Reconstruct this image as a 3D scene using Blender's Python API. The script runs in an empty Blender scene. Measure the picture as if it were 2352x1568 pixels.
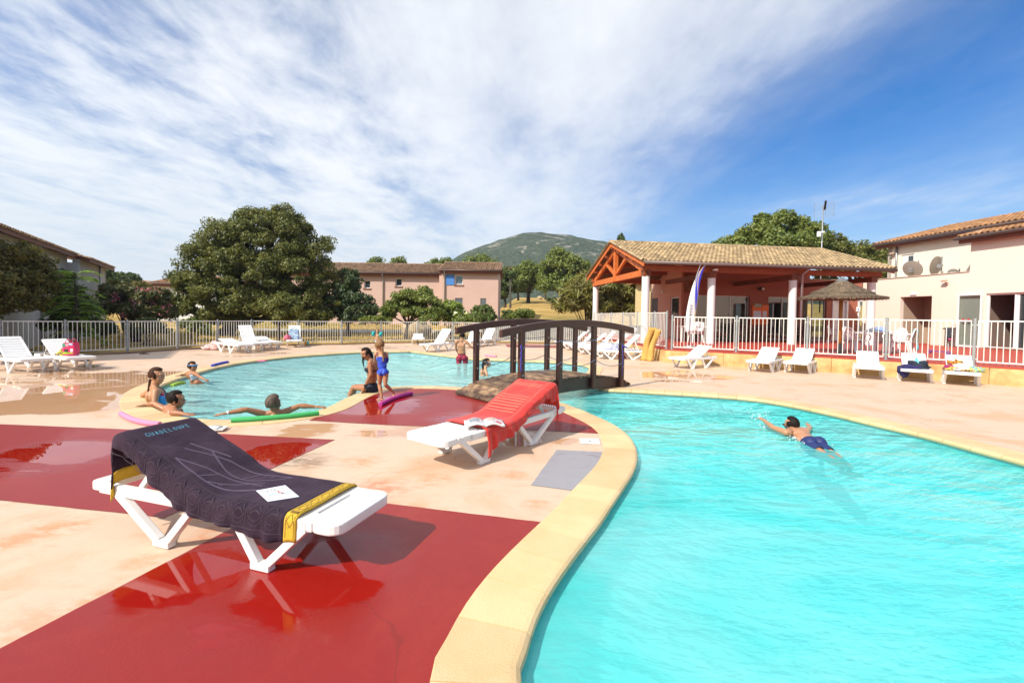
import bpy, bmesh, math, random
import numpy as np
from mathutils import Vector, Matrix, Euler, noise as mnoise
from mathutils.geometry import tessellate_polygon

PI = math.pi
scene = bpy.context.scene
COL = scene.collection
# ------------------------------------------------------------------ camera
FPX, CX, CY, CAMH = 1045.0, 1176.0, 753.0, 1.5
PITCH, ROLL = math.atan(27 / 1045), 0.0155
_F = Vector((0, math.cos(PITCH), -math.sin(PITCH)))
_R0 = Vector((1, 0, 0)); _U0 = Vector((0, math.sin(PITCH), math.cos(PITCH)))
_R = _R0 * math.cos(ROLL) + _U0 * math.sin(ROLL)
_U = _U0 * math.cos(ROLL) - _R0 * math.sin(ROLL)
CAM = Vector((0, 0, CAMH))
cd = bpy.data.cameras.new('camera'); cam = bpy.data.objects.new('camera', cd); COL.objects.link(cam)
M = Matrix((( _R.x, _U.x, -_F.x, 0), (_R.y, _U.y, -_F.y, 0), (_R.z, _U.z, -_F.z, CAMH), (0, 0, 0, 1)))
cam.matrix_world = M
cd.sensor_width = 36; cd.lens = FPX / 2352 * 36; cd.shift_y = -31 / 2352
cd.clip_start = 0.05; cd.clip_end = 4000
scene.camera = cam
# ------------------------------------------------------------------ sun, sky, exposure
SUN_EL, SUN_AZ = math.radians(41), math.radians(227)    # azimuth clockwise from +Y, where the sun stands
sl = bpy.data.lights.new('sun', 'SUN'); sun = bpy.data.objects.new('sun', sl); COL.objects.link(sun)
sd = Vector((math.sin(SUN_AZ) * math.cos(SUN_EL), math.cos(SUN_AZ) * math.cos(SUN_EL), math.sin(SUN_EL)))
sun.rotation_euler = sd.to_track_quat('Z', 'Y').to_euler()
sun.location = sd * 60
sl.energy = 5.0; sl.angle = math.radians(0.5); sl.color = (1.0, 0.93, 0.82)
scene.view_settings.view_transform = 'Standard'
scene.view_settings.look = 'None'
scene.view_settings.exposure = 0.36
scene.view_settings.gamma = 1.0
scene.cycles.use_denoising = True
scene.cycles.max_bounces = 8
scene.cycles.transparent_max_bounces = 12
scene.cycles.caustics_reflective = False
scene.cycles.caustics_refractive = False
scene.cycles.sample_clamp_indirect = 6

def N(nt, t, **kw):
    n = nt.nodes.new(t)
    for k, v in kw.items():
        if k.startswith('i_'):
            k = k[2:]
            k = int(k) if k.isdigit() else k.replace('_', ' ')
            n.inputs[k].default_value = v
        else:
            setattr(n, k, v)
    return n
def lk(nt, a, b):
    nt.links.new(a, b)
def ramp(nt, fac, stops, interp='LINEAR'):
    r = nt.nodes.new('ShaderNodeValToRGB'); cr = r.color_ramp; cr.interpolation = interp
    while len(cr.elements) < len(stops): cr.elements.new(0.5)
    for e, (p, c) in zip(cr.elements, stops):
        e.position = p
        e.color = (c, c, c, 1) if not isinstance(c, (tuple, list)) else (*c[:3], 1)
    lk(nt, fac, r.inputs[0]); return r.outputs[0]
def math_(nt, op, a, b=None, c=None, clamp=False):
    n = nt.nodes.new('ShaderNodeMath'); n.operation = op; n.use_clamp = clamp
    for i, v in enumerate((a, b, c)):
        if v is None: continue
        if isinstance(v, (int, float)): n.inputs[i].default_value = v
        else: lk(nt, v, n.inputs[i])
    return n.outputs[0]
def mixc(nt, f, a, b, blend='MIX'):
    n = nt.nodes.new('ShaderNodeMix'); n.data_type = 'RGBA'; n.blend_type = blend
    if isinstance(f, (int, float)): n.inputs[0].default_value = f
    else: lk(nt, f, n.inputs[0])
    for i, v in ((6, a), (7, b)):
        if isinstance(v, (tuple, list)): n.inputs[i].default_value = (*v[:3], 1)
        else: lk(nt, v, n.inputs[i])
    return n.outputs[2]
def sstep(nt, v, a, b):
    n = nt.nodes.new('ShaderNodeMapRange'); n.interpolation_type = 'SMOOTHSTEP'
    lk(nt, v, n.inputs[0]); n.inputs[1].default_value = a; n.inputs[2].default_value = b
    return n.outputs[0]
def noise_(nt, vec, scale, detail=4, rough=0.55, dist=0.0):
    n = N(nt, 'ShaderNodeTexNoise'); n.inputs['Scale'].default_value = scale
    n.inputs['Detail'].default_value = detail; n.inputs['Roughness'].default_value = rough
    n.inputs['Distortion'].default_value = dist
    if vec is not None: lk(nt, vec, n.inputs['Vector'])
    return n.outputs[0]
def mapping(nt, vec, scale=(1, 1, 1), rot=(0, 0, 0), loc=(0, 0, 0)):
    n = N(nt, 'ShaderNodeMapping'); lk(nt, vec, n.inputs[0])
    n.inputs['Scale'].default_value = scale; n.inputs['Rotation'].default_value = rot; n.inputs['Location'].default_value = loc
    return n.outputs[0]

world = bpy.data.worlds.new('World'); scene.world = world; world.use_nodes = True
nt = world.node_tree; nt.nodes.clear()
out = N(nt, 'ShaderNodeOutputWorld'); bg = N(nt, 'ShaderNodeBackground')
lk(nt, bg.outputs[0], out.inputs[0])
sky = N(nt, 'ShaderNodeTexSky', sky_type='NISHITA'); sky.sun_disc = False
sky.sun_elevation = SUN_EL; sky.sun_rotation = SUN_AZ
sky.air_density = 1.0; sky.dust_density = 1.2; sky.ozone_density = 2.5; sky.altitude = 100
tc = N(nt, 'ShaderNodeTexCoord')
sx = N(nt, 'ShaderNodeSeparateXYZ'); lk(nt, tc.outputs['Generated'], sx.inputs[0])
zz = math_(nt, 'MAXIMUM', sx.outputs[2], 0.0)
zc = math_(nt, 'ADD', zz, 0.06)
pxx = math_(nt, 'DIVIDE', sx.outputs[0], zc)
pyy = math_(nt, 'DIVIDE', sx.outputs[1], zc)
cb = N(nt, 'ShaderNodeCombineXYZ'); lk(nt, pxx, cb.inputs[0]); lk(nt, pyy, cb.inputs[1])
cv = cb.outputs[0]
wisp = noise_(nt, mapping(nt, cv, (1.35, 0.48, 1), (0, 0, 0.10), (3.1, 0.7, 0)), 1.0, 8, 0.62, 0.5)
broad = noise_(nt, mapping(nt, cv, (0.70, 0.30, 1), (0, 0, 0.06), (5.3, 2.0, 0)), 1.0, 4, 0.5, 0.2)
puff = noise_(nt, mapping(nt, cv, (3.6, 2.2, 1), (0, 0, 0.3), (1.0, 4.0, 0)), 1.0, 7, 0.62, 0.25)
fine = noise_(nt, mapping(nt, cv, (8, 4.0, 1), (0, 0, 0.05), (1.0, 4.0, 0)), 1.0, 6, 0.65, 0.2)
edge = sstep(nt, math_(nt, 'ADD', pxx, math_(nt, 'MULTIPLY', wisp, 1.3)), 2.15, 0.9)      # 1 on the left, 0 on the right
gap = math_(nt, 'SUBTRACT', pxx, -0.66)
gap = math_(nt, 'MULTIPLY', gap, gap)
gap = math_(nt, 'POWER', 2.718, math_(nt, 'MULTIPLY', gap, -26.0))
cov = math_(nt, 'MULTIPLY', edge, math_(nt, 'SUBTRACT', 1.0, math_(nt, 'MULTIPLY', gap, 0.42)))
dens = math_(nt, 'ADD', math_(nt, 'MULTIPLY', wisp, 0.62), math_(nt, 'MULTIPLY', broad, 0.70))
dens = math_(nt, 'ADD', dens, math_(nt, 'MULTIPLY', fine, 0.20))
leftpuff = sstep(nt, pxx, -0.1, -1.0)
dens = math_(nt, 'ADD', dens, math_(nt, 'MULTIPLY', math_(nt, 'SUBTRACT', puff, 0.5), math_(nt, 'ADD', 0.30, math_(nt, 'MULTIPLY', leftpuff, 0.9))))
dens = math_(nt, 'ADD', dens, math_(nt, 'MULTIPLY', cov, 0.52))
lowr = math_(nt, 'MULTIPLY', sstep(nt, zz, 0.34, 0.10), sstep(nt, pxx, 0.6, 2.0))
dens = math_(nt, 'ADD', dens, math_(nt, 'MULTIPLY', lowr, 0.34))
cm = sstep(nt, dens, 0.98, 1.52)
thin = sstep(nt, dens, 0.62, 1.3)
# clear sky, a shade deeper and more saturated as a polarised photograph shows it
hs = N(nt, 'ShaderNodeHueSaturation'); lk(nt, sky.outputs[0], hs.inputs['Color']); hs.inputs['Saturation'].default_value = 1.55; hs.inputs['Value'].default_value = 1.0
skyc = mixc(nt, 1.0, hs.outputs[0], (0.70, 0.97, 1.13), 'MULTIPLY')
cloudc = (7.8, 8.05, 8.3)
c1 = mixc(nt, math_(nt, 'MULTIPLY', thin, math_(nt, 'ADD', 0.20, math_(nt, 'MULTIPLY', edge, 0.38))), skyc, cloudc)
c2 = mixc(nt, math_(nt, 'MULTIPLY', cm, 0.88), c1, cloudc)
hz = sstep(nt, zz, 0.36, 0.0)
hzl = math_(nt, 'MULTIPLY', hz, math_(nt, 'ADD', 0.22, math_(nt, 'MULTIPLY', sstep(nt, sx.outputs[0], 0.5, -0.6), 0.65)))
c3 = mixc(nt, hzl, c2, (6.0, 6.6, 7.1))
lk(nt, c3, bg.inputs[0]); bg.inputs[1].default_value = 0.104

# ------------------------------------------------------------------ pixel <-> place (used once to measure where things stand)
def pdir(x, y): return _F + _R * ((x - CX) / FPX) + _U * ((CY - y) / FPX)
def G(x, y, z=0.0):
    v = pdir(x, y); return CAM + v * ((z - CAMH) / v.z)
def P(x, y, Y):
    v = pdir(x, y); return CAM + v * (Y / v.y)
rnd = random.Random(7)

# ------------------------------------------------------------------ mesh collecting
class MB:
    def __init__(s): s.v = []; s.f = []; s.mi = []; s.cur = 0
    def add(s, vs, fs):
        b = len(s.v); s.v += [Vector(p) for p in vs]; s.f += [tuple(b + i for i in f) for f in fs]; s.mi += [s.cur] * len(fs)
    def quad(s, a, b, c, d): s.add([a, b, c, d], [(0, 1, 2, 3)])
    def box(s, x0, x1, y0, y1, z0, z1):
        s.add([(x0, y0, z0), (x1, y0, z0), (x1, y1, z0), (x0, y1, z0), (x0, y0, z1), (x1, y0, z1), (x1, y1, z1), (x0, y1, z1)],
              [(3, 2, 1, 0), (4, 5, 6, 7), (0, 1, 5, 4), (1, 2, 6, 5), (2, 3, 7, 6), (3, 0, 4, 7)])
    def obox(s, o, ax, ay, az):       # box from corner o with three edge vectors
        o, ax, ay, az = map(Vector, (o, ax, ay, az))
        p = [o, o + ax, o + ax + ay, o + ay]; q = [k + az for k in p]
        s.add(p + q, [(3, 2, 1, 0), (4, 5, 6, 7), (0, 1, 5, 4), (1, 2, 6, 5), (2, 3, 7, 6), (3, 0, 4, 7)])
    def bar(s, p, q, w, h, up=(0, 0, 1)):   # rectangular bar p->q, width w sideways, height h along up
        p, q, up = Vector(p), Vector(q), Vector(up)
        d = (q - p).normalized(); sd_ = d.cross(up)
        if sd_.length < 1e-5: sd_ = d.cross(Vector((1, 0, 0)))
        sd_.normalize(); u = sd_.cross(d).normalized()
        s.obox(p - sd_ * w / 2 - u * h / 2, q - p, sd_ * w, u * h)
    def tube(s, pts, r, n=8, cap=True):
        pts = [Vector(p) for p in pts]
        rs = r if isinstance(r, (list, tuple)) else [r] * len(pts)
        prev = None; rings = []
        for i, p in enumerate(pts):
            d = (pts[min(i + 1, len(pts) - 1)] - pts[max(i - 1, 0)])
            if d.length < 1e-9: d = Vector((0, 0, 1))
            d.normalize()
            if prev is None:
                a = d.cross(Vector((0, 0, 1)))
                if a.length < 0.1: a = d.cross(Vector((1, 0, 0)))
            else:
                a = prev - d * prev.dot(d)
            a.normalize(); prev = a; b = d.cross(a)
            rings.append([p + (a * math.cos(2 * PI * k / n) + b * math.sin(2 * PI * k / n)) * rs[i] for k in range(n)])
        vs = [v for rg in rings for v in rg]; fs = []
        for i in range(len(pts) - 1):
            for k in range(n):
                fs.append((i * n + k, i * n + (k + 1) % n, (i + 1) * n + (k + 1) % n, (i + 1) * n + k))
        if cap:
            fs.append(tuple(reversed(range(n)))); fs.append(tuple((len(pts) - 1) * n + k for k in range(n)))
        s.add(vs, fs)
    def sphere(s, c, r, nu=14, nv=9, rot=None):
        c = Vector(c); r = r if isinstance(r, (tuple, list)) else (r, r, r)
        vs = []; fs = []
        for j in range(nv + 1):
            t = PI * j / nv
            for k in range(nu):
                a = 2 * PI * k / nu
                p = Vector((r[0] * math.sin(t) * math.cos(a), r[1] * math.sin(t) * math.sin(a), r[2] * math.cos(t)))
                if rot is not None: p = rot @ p
                vs.append(c + p)
        for j in range(nv):
            for k in range(nu):
                fs.append((j * nu + k, (j + 1) * nu + k, (j + 1) * nu + (k + 1) % nu, j * nu + (k + 1) % nu))
        s.add(vs, fs)
    def lathe(s, c, prof, n=24):     # prof [(r, z)]
        c = Vector(c); vs = [c + Vector((r * math.cos(2 * PI * k / n), r * math.sin(2 * PI * k / n), z)) for r, z in prof for k in range(n)]
        fs = [(j * n + k, j * n + (k + 1) % n, (j + 1) * n + (k + 1) % n, (j + 1) * n + k) for j in range(len(prof) - 1) for k in range(n)]
        s.add(vs, fs)
    def prism(s, poly, z0, z1):      # 2-D polygon extruded
        n = len(poly); vs = [(p[0], p[1], z0) for p in poly] + [(p[0], p[1], z1) for p in poly]
        a = sum(poly[i][0] * poly[(i + 1) % n][1] - poly[(i + 1) % n][0] * poly[i][1] for i in range(n))
        o = list(range(n)) if a > 0 else list(reversed(range(n)))
        fs = [tuple(reversed(o)), tuple(n + i for i in o)]
        for i in range(n):
            i0, i1 = o[i], o[(i + 1) % n]; fs.append((i0, i1, n + i1, n + i0))
        s.add(vs, fs)
    def poly3(s, pts, th):           # planar polygon with thickness vector
        th = Vector(th); n = len(pts); p = [Vector(q) for q in pts]
        s.add(p + [q + th for q in p], [tuple(reversed(range(n))), tuple(n + i for i in range(n))] + [(i, (i + 1) % n, n + (i + 1) % n, n + i) for i in range(n)])
    def grid(s, fn, nu, nv):
        vs = [fn(i / nu, j / nv) for j in range(nv + 1) for i in range(nu + 1)]
        s.add(vs, [(j * (nu + 1) + i, j * (nu + 1) + i + 1, (j + 1) * (nu + 1) + i + 1, (j + 1) * (nu + 1) + i) for j in range(nv) for i in range(nu)])
    def xf(s, m):
        s.v = [m @ p for p in s.v]; return s
    def build(s, name, mats, parent=None, smooth=False, world=True, bevel=0.0, loc=None, auto=None, solid=0.0, sub=0):
        me = bpy.data.meshes.new(name)
        off = Vector((0, 0, 0))
        if parent is not None and world:
            off = parent_loc(parent)
        elif parent is None:
            off = Vector(loc) if loc is not None else base_of(s.v)
        me.from_pydata([tuple(p - off) for p in s.v], [], s.f)
        if not isinstance(mats, (list, tuple)): mats = [mats]
        for m in mats: me.materials.append(m)
        if len(mats) > 1: me.polygons.foreach_set('material_index', s.mi)
        if smooth or auto:
            me.polygons.foreach_set('use_smooth', [True] * len(me.polygons))
            if auto: me.set_sharp_from_angle(angle=math.radians(auto))
        me.update()
        o = bpy.data.objects.new(name, me); COL.objects.link(o)
        if parent is not None: o.parent = parent
        else: o.location = off
        if solid:
            md = o.modifiers.new('s', 'SOLIDIFY'); md.thickness = solid; md.offset = 0
        if bevel:
            md = o.modifiers.new('b', 'BEVEL'); md.width = bevel; md.segments = 2; md.limit_method = 'ANGLE'; md.angle_limit = math.radians(40)
        if sub:
            md = o.modifiers.new('u', 'SUBSURF'); md.levels = sub; md.render_levels = sub
        return o
def parent_loc(p):
    l = Vector((0, 0, 0))
    while p is not None:
        l += Vector(p.location); p = p.parent
    return l
def base_of(vs):
    n = len(vs); return Vector((sum(p.x for p in vs) / n, sum(p.y for p in vs) / n, min(p.z for p in vs)))
def tag(o, label=None, cat=None, group=None, kind=None):
    if label: o['label'] = label
    if cat: o['category'] = cat
    if group: o['group'] = group
    if kind: o['kind'] = kind
    return o
def empty(name, loc, rz=0.0):
    o = bpy.data.objects.new(name, None); COL.objects.link(o); o.location = loc; o.rotation_euler = (0, 0, rz); o.empty_display_size = 0.2
    return o
def thing(name, loc, label, cat, group=None, rz=0.0): return tag(empty(name, loc, rz), label, cat, group)
def dup(o, parent=None):
    c = o.copy(); COL.objects.link(c)
    if parent is not None: c.parent = parent
    for ch in list(o.children): dup(ch, c)
    return c

# ------------------------------------------------------------------ materials
def mat(name, col, rough=0.6, col2=None, scale=6.0, mix=0.5, bump=0.0, bscale=None, spec=0.5, metal=0.0, island=0.0, coat=0.0, stretch=None, emit=None):
    m = bpy.data.materials.new(name); m.use_nodes = True; t = m.node_tree
    b = t.nodes['Principled BSDF']
    b.inputs['Roughness'].default_value = rough; b.inputs['Metallic'].default_value = metal
    b.inputs['Specular IOR Level'].default_value = spec; b.inputs['Coat Weight'].default_value = coat
    tcn = N(t, 'ShaderNodeTexCoord'); vec = tcn.outputs['Object']
    if stretch: vec = mapping(t, vec, stretch)
    if col2 is None: col2 = tuple(c * 0.82 for c in col)
    nz = noise_(t, vec, scale, 5, 0.6)
    c = mixc(t, math_(t, 'MULTIPLY', sstep(t, nz, 0.3, 0.7), mix), col, col2)
    if island:
        gi = N(t, 'ShaderNodeNewGeometry')
        hs_ = N(t, 'ShaderNodeHueSaturation'); lk(t, c, hs_.inputs['Color'])
        mr = N(t, 'ShaderNodeMapRange'); lk(t, gi.outputs['Random Per Island'], mr.inputs[0]); mr.inputs[3].default_value = 1 - island; mr.inputs[4].default_value = 1 + island
        lk(t, mr.outputs[0], hs_.inputs['Value']); c = hs_.outputs[0]
    lk(t, c, b.inputs['Base Color'])
    if bump:
        bn = N(t, 'ShaderNodeBump'); bn.inputs['Strength'].default_value = bump; bn.inputs['Distance'].default_value = 0.01
        lk(t, noise_(t, vec, bscale or scale * 6, 4, 0.6), bn.inputs['Height']); lk(t, bn.outputs[0], b.inputs['Normal'])
    if emit: b.inputs['Emission Color'].default_value = (*emit, 1); b.inputs['Emission Strength'].default_value = 1
    return m
def flat(name, col, rough=0.5, **k): return mat(name, col, rough, mix=0.12, **k)
# ================================================================== SETTING: pool, deck, ground, hills
def wetmask(t, pos, blobs, base=0.0, ns=0.55):
    """puddles: where wet film lies on the paving, with ragged edges"""
    n1 = noise_(t, mapping(t, pos, (0.55, 1.25, 1), (0, 0, 0.25)), 0.9, 6, 0.62, 0.4)
    acc = None
    for (x, y, r, k) in blobs:
        vm = N(t, 'ShaderNodeVectorMath', operation='DISTANCE'); lk(t, pos, vm.inputs[0]); vm.inputs[1].default_value = (x, y, 0)
        g = math_(t, 'MULTIPLY', sstep(t, vm.outputs['Value'], r, r * 0.25), k)
        acc = g if acc is None else math_(t, 'MAXIMUM', acc, g)
    v = math_(t, 'ADD', math_(t, 'ADD', math_(t, 'MULTIPLY', n1, ns * 2), acc), base)
    return sstep(t, v, 0.98, 1.04), v, n1
def paving(name, dry, stain, wetc, blobs, base, dryrough=0.55, stains=0.62, coat=0.0, stainblobs=()):
    m = bpy.data.materials.new(name); m.use_nodes = True; t = m.node_tree; b = t.nodes['Principled BSDF']
    g = N(t, 'ShaderNodeNewGeometry'); pos = g.outputs['Position']
    w, v, n1 = wetmask(t, pos, blobs, base)
    n2 = noise_(t, pos, 0.9, 6, 0.65, 0.6); n3 = noise_(t, pos, 14, 4, 0.6); n4 = noise_(t, mapping(t, pos, (1, 2.2, 1), (0, 0, .5)), 3.0, 6, 0.68, 0.5)
    c = mixc(t, math_(t, 'MULTIPLY', sstep(t, n2, 0.47, 0.66), stains), dry, stain)
    c = mixc(t, math_(t, 'MULTIPLY', sstep(t, n4, 0.52, 0.70), stains * 0.55), c, stain)
    c = mixc(t, math_(t, 'MULTIPLY', sstep(t, n3, 0.35, 0.7), 0.10), c, tuple(k * 0.55 for k in dry))
    for (x, y, r, k, colr) in stainblobs:
        vm = N(t, 'ShaderNodeVectorMath', operation='DISTANCE'); lk(t, pos, vm.inputs[0]); vm.inputs[1].default_value = (x, y, 0)
        f = math_(t, 'MULTIPLY', sstep(t, math_(t, 'ADD', vm.outputs['Value'], math_(t, 'MULTIPLY', n4, r * 1.2)), r * 1.45, r * 0.75), k)
        f = math_(t, 'MULTIPLY', f, sstep(t, noise_(t, mapping(t, pos, (2.5, 5, 1)), 2.2, 8, 0.8), 0.38, 0.58))
        c = mixc(t, f, c, colr)
    # hairline cracks
    vo = N(t, 'ShaderNodeTexVoronoi', feature='DISTANCE_TO_EDGE'); vo.inputs['Scale'].default_value = 0.33
    vd = N(t, 'ShaderNodeVectorMath', operation='ADD'); lk(t, pos, vd.inputs[0])
    nc = N(t, 'ShaderNodeTexNoise'); nc.inputs['Scale'].default_value = 1.6; lk(t, pos, nc.inputs['Vector'])
    lk(t, nc.outputs['Color'], vd.inputs[1]); lk(t, vd.outputs[0], vo.inputs['Vector'])
    crack = sstep(t, vo.outputs['Distance'], 0.004, 0.0)
    c = mixc(t, math_(t, 'MULTIPLY', crack, 0.35), c, tuple(k * 0.35 for k in stain))
    c = mixc(t, math_(t, 'MULTIPLY', w, 0.75), c, wetc)
    sp_n = noise_(t, pos, 38, 6, 0.8); c = mixc(t, math_(t, 'MULTIPLY', sstep(t, sp_n, 0.60, 0.72), 0.30), c, tuple(min(.75, k * 1.25 + .06) for k in dry)); c = mixc(t, math_(t, 'MULTIPLY', sstep(t, noise_(t, mapping(t, pos, (3, 11, 1), (0, 0, .7)), 2.6, 7, .8, .3), 0.60, 0.70), 0.30), c, tuple(min(.75, k * 1.1 + .05) for k in dry))
    lk(t, c, b.inputs['Base Color'])
    damp = sstep(t, v, 0.80, 1.0)
    rg = math_(t, 'SUBTRACT', dryrough, math_(t, 'MULTIPLY', damp, dryrough * 0.35))
    rg = math_(t, 'MULTIPLY', rg, math_(t, 'SUBTRACT', 1.0, math_(t, 'MULTIPLY', w, 0.97)))
    lk(t, rg, b.inputs['Roughness'])
    b.inputs['IOR'].default_value = 1.38
    b.inputs['Coat Weight'].default_value = coat; b.inputs['Coat Roughness'].default_value = 0.04; b.inputs['Coat IOR'].default_value = 1.33
    bn = N(t, 'ShaderNodeBump'); bn.inputs['Distance'].default_value = 0.004
    lk(t, math_(t, 'MULTIPLY', math_(t, 'SUBTRACT', 1.0, w), 0.35), bn.inputs['Strength'])
    lk(t, noise_(t, pos, 60, 5, 0.7), bn.inputs['Height'])
    bn2 = N(t, 'ShaderNodeBump'); bn2.inputs['Distance'].default_value = 0.05; bn2.inputs['Strength'].default_value = 0.012
    lk(t, noise_(t, pos, 2.0, 2, 0.5), bn2.inputs['Height']); lk(t, bn.outputs[0], bn2.inputs['Normal'])
    lk(t, bn2.outputs[0], b.inputs['Normal'])
    return m
DRY = (0.60, 0.445, 0.325)
blobs = []
for x, y, r, k in ((120, 905, 3.2, 0.58), (300, 865, 2.4, 0.52), (180, 845, 2.2, 0.42), (60, 870, 2.0, .5), (70, 930, 1.5, .55), (190, 930, 1.3, .5), (560, 812, 3.0, 0.34), (880, 797, 3.4, 0.36), (1560, 862, 2.5, 0.46), (1640, 845, 2.2, .3), (1130, 812, 2.4, .26),
                   (860, 1000, 0.8, 0.36), (60, 830, 2.0, 0.3), (700, 990, .8, .42), (1190, 1005, .7, .5), (950, 992, .9, .40), (1060, 1010, .6, .3), (470, 1225, 0.35, 0.25), (1290, 1010, 0.45, 0.4)):
    p = G(x, y); blobs.append((p.x, p.y, r, k))
p1 = G(700, 1060); p2 = G(880, 1120)
m_deck = paving('paving', DRY, (0.58, 0.31, 0.165), (0.52, 0.27, 0.13), blobs, 0.05,
                stainblobs=((p1.x, p1.y, 0.42, 0.75, (0.13, 0.095, 0.06)), (p2.x, p2.y, 0.4, 0.75, (0.58, 0.17, 0.08)), (G(70, 1440).x, G(70, 1440).y, .35, .5, (.62, .24, .12)), (G(330, 1290).x, G(330, 1290).y, .22, .5, (.62, .22, .08)), *[(G(x, y).x, G(x, y).y, r, .65, (.60, .23, .09)) for x, y, r in ((480, 1225, .18), (1000, 1100, .3), (830, 1060, .35), (1180, 1090, .22), (240, 1370, .2), (150, 1210, .3), (960, 1170, .2), (500, 985, .5), (1230, 1160, .2), (30, 1240, .3))]))
rb = []
for x, y, r, k in ((650, 1045, 0.9, 0.6), (90, 1050, 1.2, 0.55), (400, 1330, 0.7, 0.5), (560, 1450, 0.6, 0.45), (860, 930, 1.5, 0.6), (1080, 960, 1.0, 0.45), (760, 1300, .8, .5), (1320, 985, .6, .35)):
    p = G(x, y); rb.append((p.x, p.y, r, k))
m_red = paving('red_paving', (0.26, 0.016, 0.012), (0.34, 0.036, 0.020), (0.28, 0.007, 0.004), rb, 0.04, dryrough=0.42, stains=0.35, coat=0.15)

# ---- outline of the water (inner edge of the coping)
WL = [(1190, 1568), (1195, 1520), (1210, 1460), (1232, 1400), (1262, 1345), (1300, 1290), (1340, 1238), (1375, 1194), (1401, 1155), (1430, 1113), (1453, 1077), (1461, 1048), (1458, 1025), (1443, 999), (1409, 973), (1357, 949),
      (1300, 927), (1245, 912), (1180, 900), (1120, 893), (1065, 888.5), (1005, 885.5), (940, 885.5), (888, 888), (850, 895), (820, 903), (793, 914), (765, 928), (735, 940), (690, 950), (640, 957), (580, 961.5), (520, 962.5), (462, 961), (415, 955), (375, 945), (348, 931), (339, 912), (348, 896), (371, 883), (414, 866), (456, 853.5), (503, 841.5), (573, 829), (667, 818.5), (740, 813), (796, 809.5), (852, 807), (934, 806.2), (948, 806.6), (1016, 815), (1060, 820), (1100, 823.8), (1199, 827), (1290, 831.5), (1335, 836), (1354, 843), (1350, 852), (1345, 862), (1350, 873), (1362, 884), (1390, 892.5), (1451, 896), (1531, 900.5), (1640, 907), (1725, 914), (1800, 925), (1900, 945), (2000, 968), (2100, 991), (2200, 1017), (2290, 1041), (2352, 1058)]
wp = [G(x, y, 0.012).to_2d() for x, y in WL] + [Vector(q) for q in ((5.6, 4.1), (5.3, 2.6), (4.6, 0.8), (3.3, -0.9), (1.6, -1.2), (0.5, -0.2), (0.12, 0.8))]
def smooth_closed(pts, step):
    n = len(pts); dense = []
    for i in range(n):
        p0, p1_, p2_, p3 = pts[i - 1], pts[i], pts[(i + 1) % n], pts[(i + 2) % n]
        for k in range(10):
            t = k / 10
            dense.append(0.5 * ((2 * p1_) + (p2_ - p0) * t + (2 * p0 - 5 * p1_ + 4 * p2_ - p3) * t * t + (3 * p1_ - p0 - 3 * p2_ + p3) * t ** 3))
    for _ in range(3):
        dense = [(dense[i - 1] + dense[i] * 2 + dense[(i + 1) % len(dense)]) / 4 for i in range(len(dense))]
    L = [0]
    for i in range(len(dense)): L.append(L[-1] + (dense[(i + 1) % len(dense)] - dense[i]).length)
    m = int(L[-1] / step); res = []; j = 0
    for k in range(m):
        d = L[-1] * k / m
        while L[j + 1] < d: j += 1
        f = (d - L[j]) / max(1e-9, L[j + 1] - L[j]); res.append(dense[j].lerp(dense[(j + 1) % len(dense)], f))
    return res
WP = smooth_closed(wp, 0.11)
area = sum(WP[i].x * WP[(i + 1) % len(WP)].y - WP[(i + 1) % len(WP)].x * WP[i].y for i in range(len(WP)))
if area < 0: WP.reverse()          # counter-clockwise: outside is to the right of travel
NW = len(WP)
nor = []
for i in range(NW):
    t_ = (WP[(i + 2) % NW] - WP[i - 2]).normalized(); nor.append(Vector((t_.y, -t_.x)))
def tri(polys, z):
    tr = tessellate_polygon([[Vector((p[0], p[1], 0)) for p in pl] for pl in polys])
    vs = [Vector((p[0], p[1], z)) for pl in polys for p in pl]
    fs = []
    for a, b, c in tr:
        if (vs[b] - vs[a]).cross(vs[c] - vs[a]).z < 0: b, c = c, b
        fs.append((a, b, c))
    return vs, fs
# coping stones: each a rounded block, 3 samples of 0.11 m long
m_cop = mat('coping_stone', (0.65, 0.485, 0.265), 0.5, (0.59, 0.385, 0.17), 2.5, 0.55, bump=0.35, bscale=90, island=0.11)
mb = MB(); CW = 0.36
prof = [(0.0, -0.055), (-0.012, -0.04), (-0.018, -0.02), (-0.012, -0.002), (0.006, 0.009), (0.03, 0.012), (CW - 0.006, 0.012), (CW, 0.008), (CW, -0.03)]
k = 0
while k < NW:
    L = min(3, NW - k); vs = []; fs = []
    for j in range(L + 1):
        i = (k + j) % NW; sh = 0.0
        p, n = WP[i], nor[i]
        if j == 0: p = p.lerp(WP[(i + 1) % NW], 0.03)
        if j == L: p = p.lerp(WP[i - 1], 0.03)
        for d, z in prof: vs.append(Vector((p.x + n.x * d, p.y + n.y * d, z + rnd.uniform(-.0004, .0004))))
    m_ = len(prof)
    for j in range(L):
        for q in range(m_ - 1): fs.append((j * m_ + q, (j + 1) * m_ + q, (j + 1) * m_ + q + 1, j * m_ + q + 1))
    fs.append(tuple(range(m_))); fs.append(tuple(L * m_ + q for q in reversed(range(m_))))
    mb.add(vs, fs); k += L
coping = tag(mb.build('pool_coping', m_cop, smooth=False, loc=(0, 0, 0)), kind='structure')
for pgn in coping.data.polygons: pgn.use_smooth = False
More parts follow.
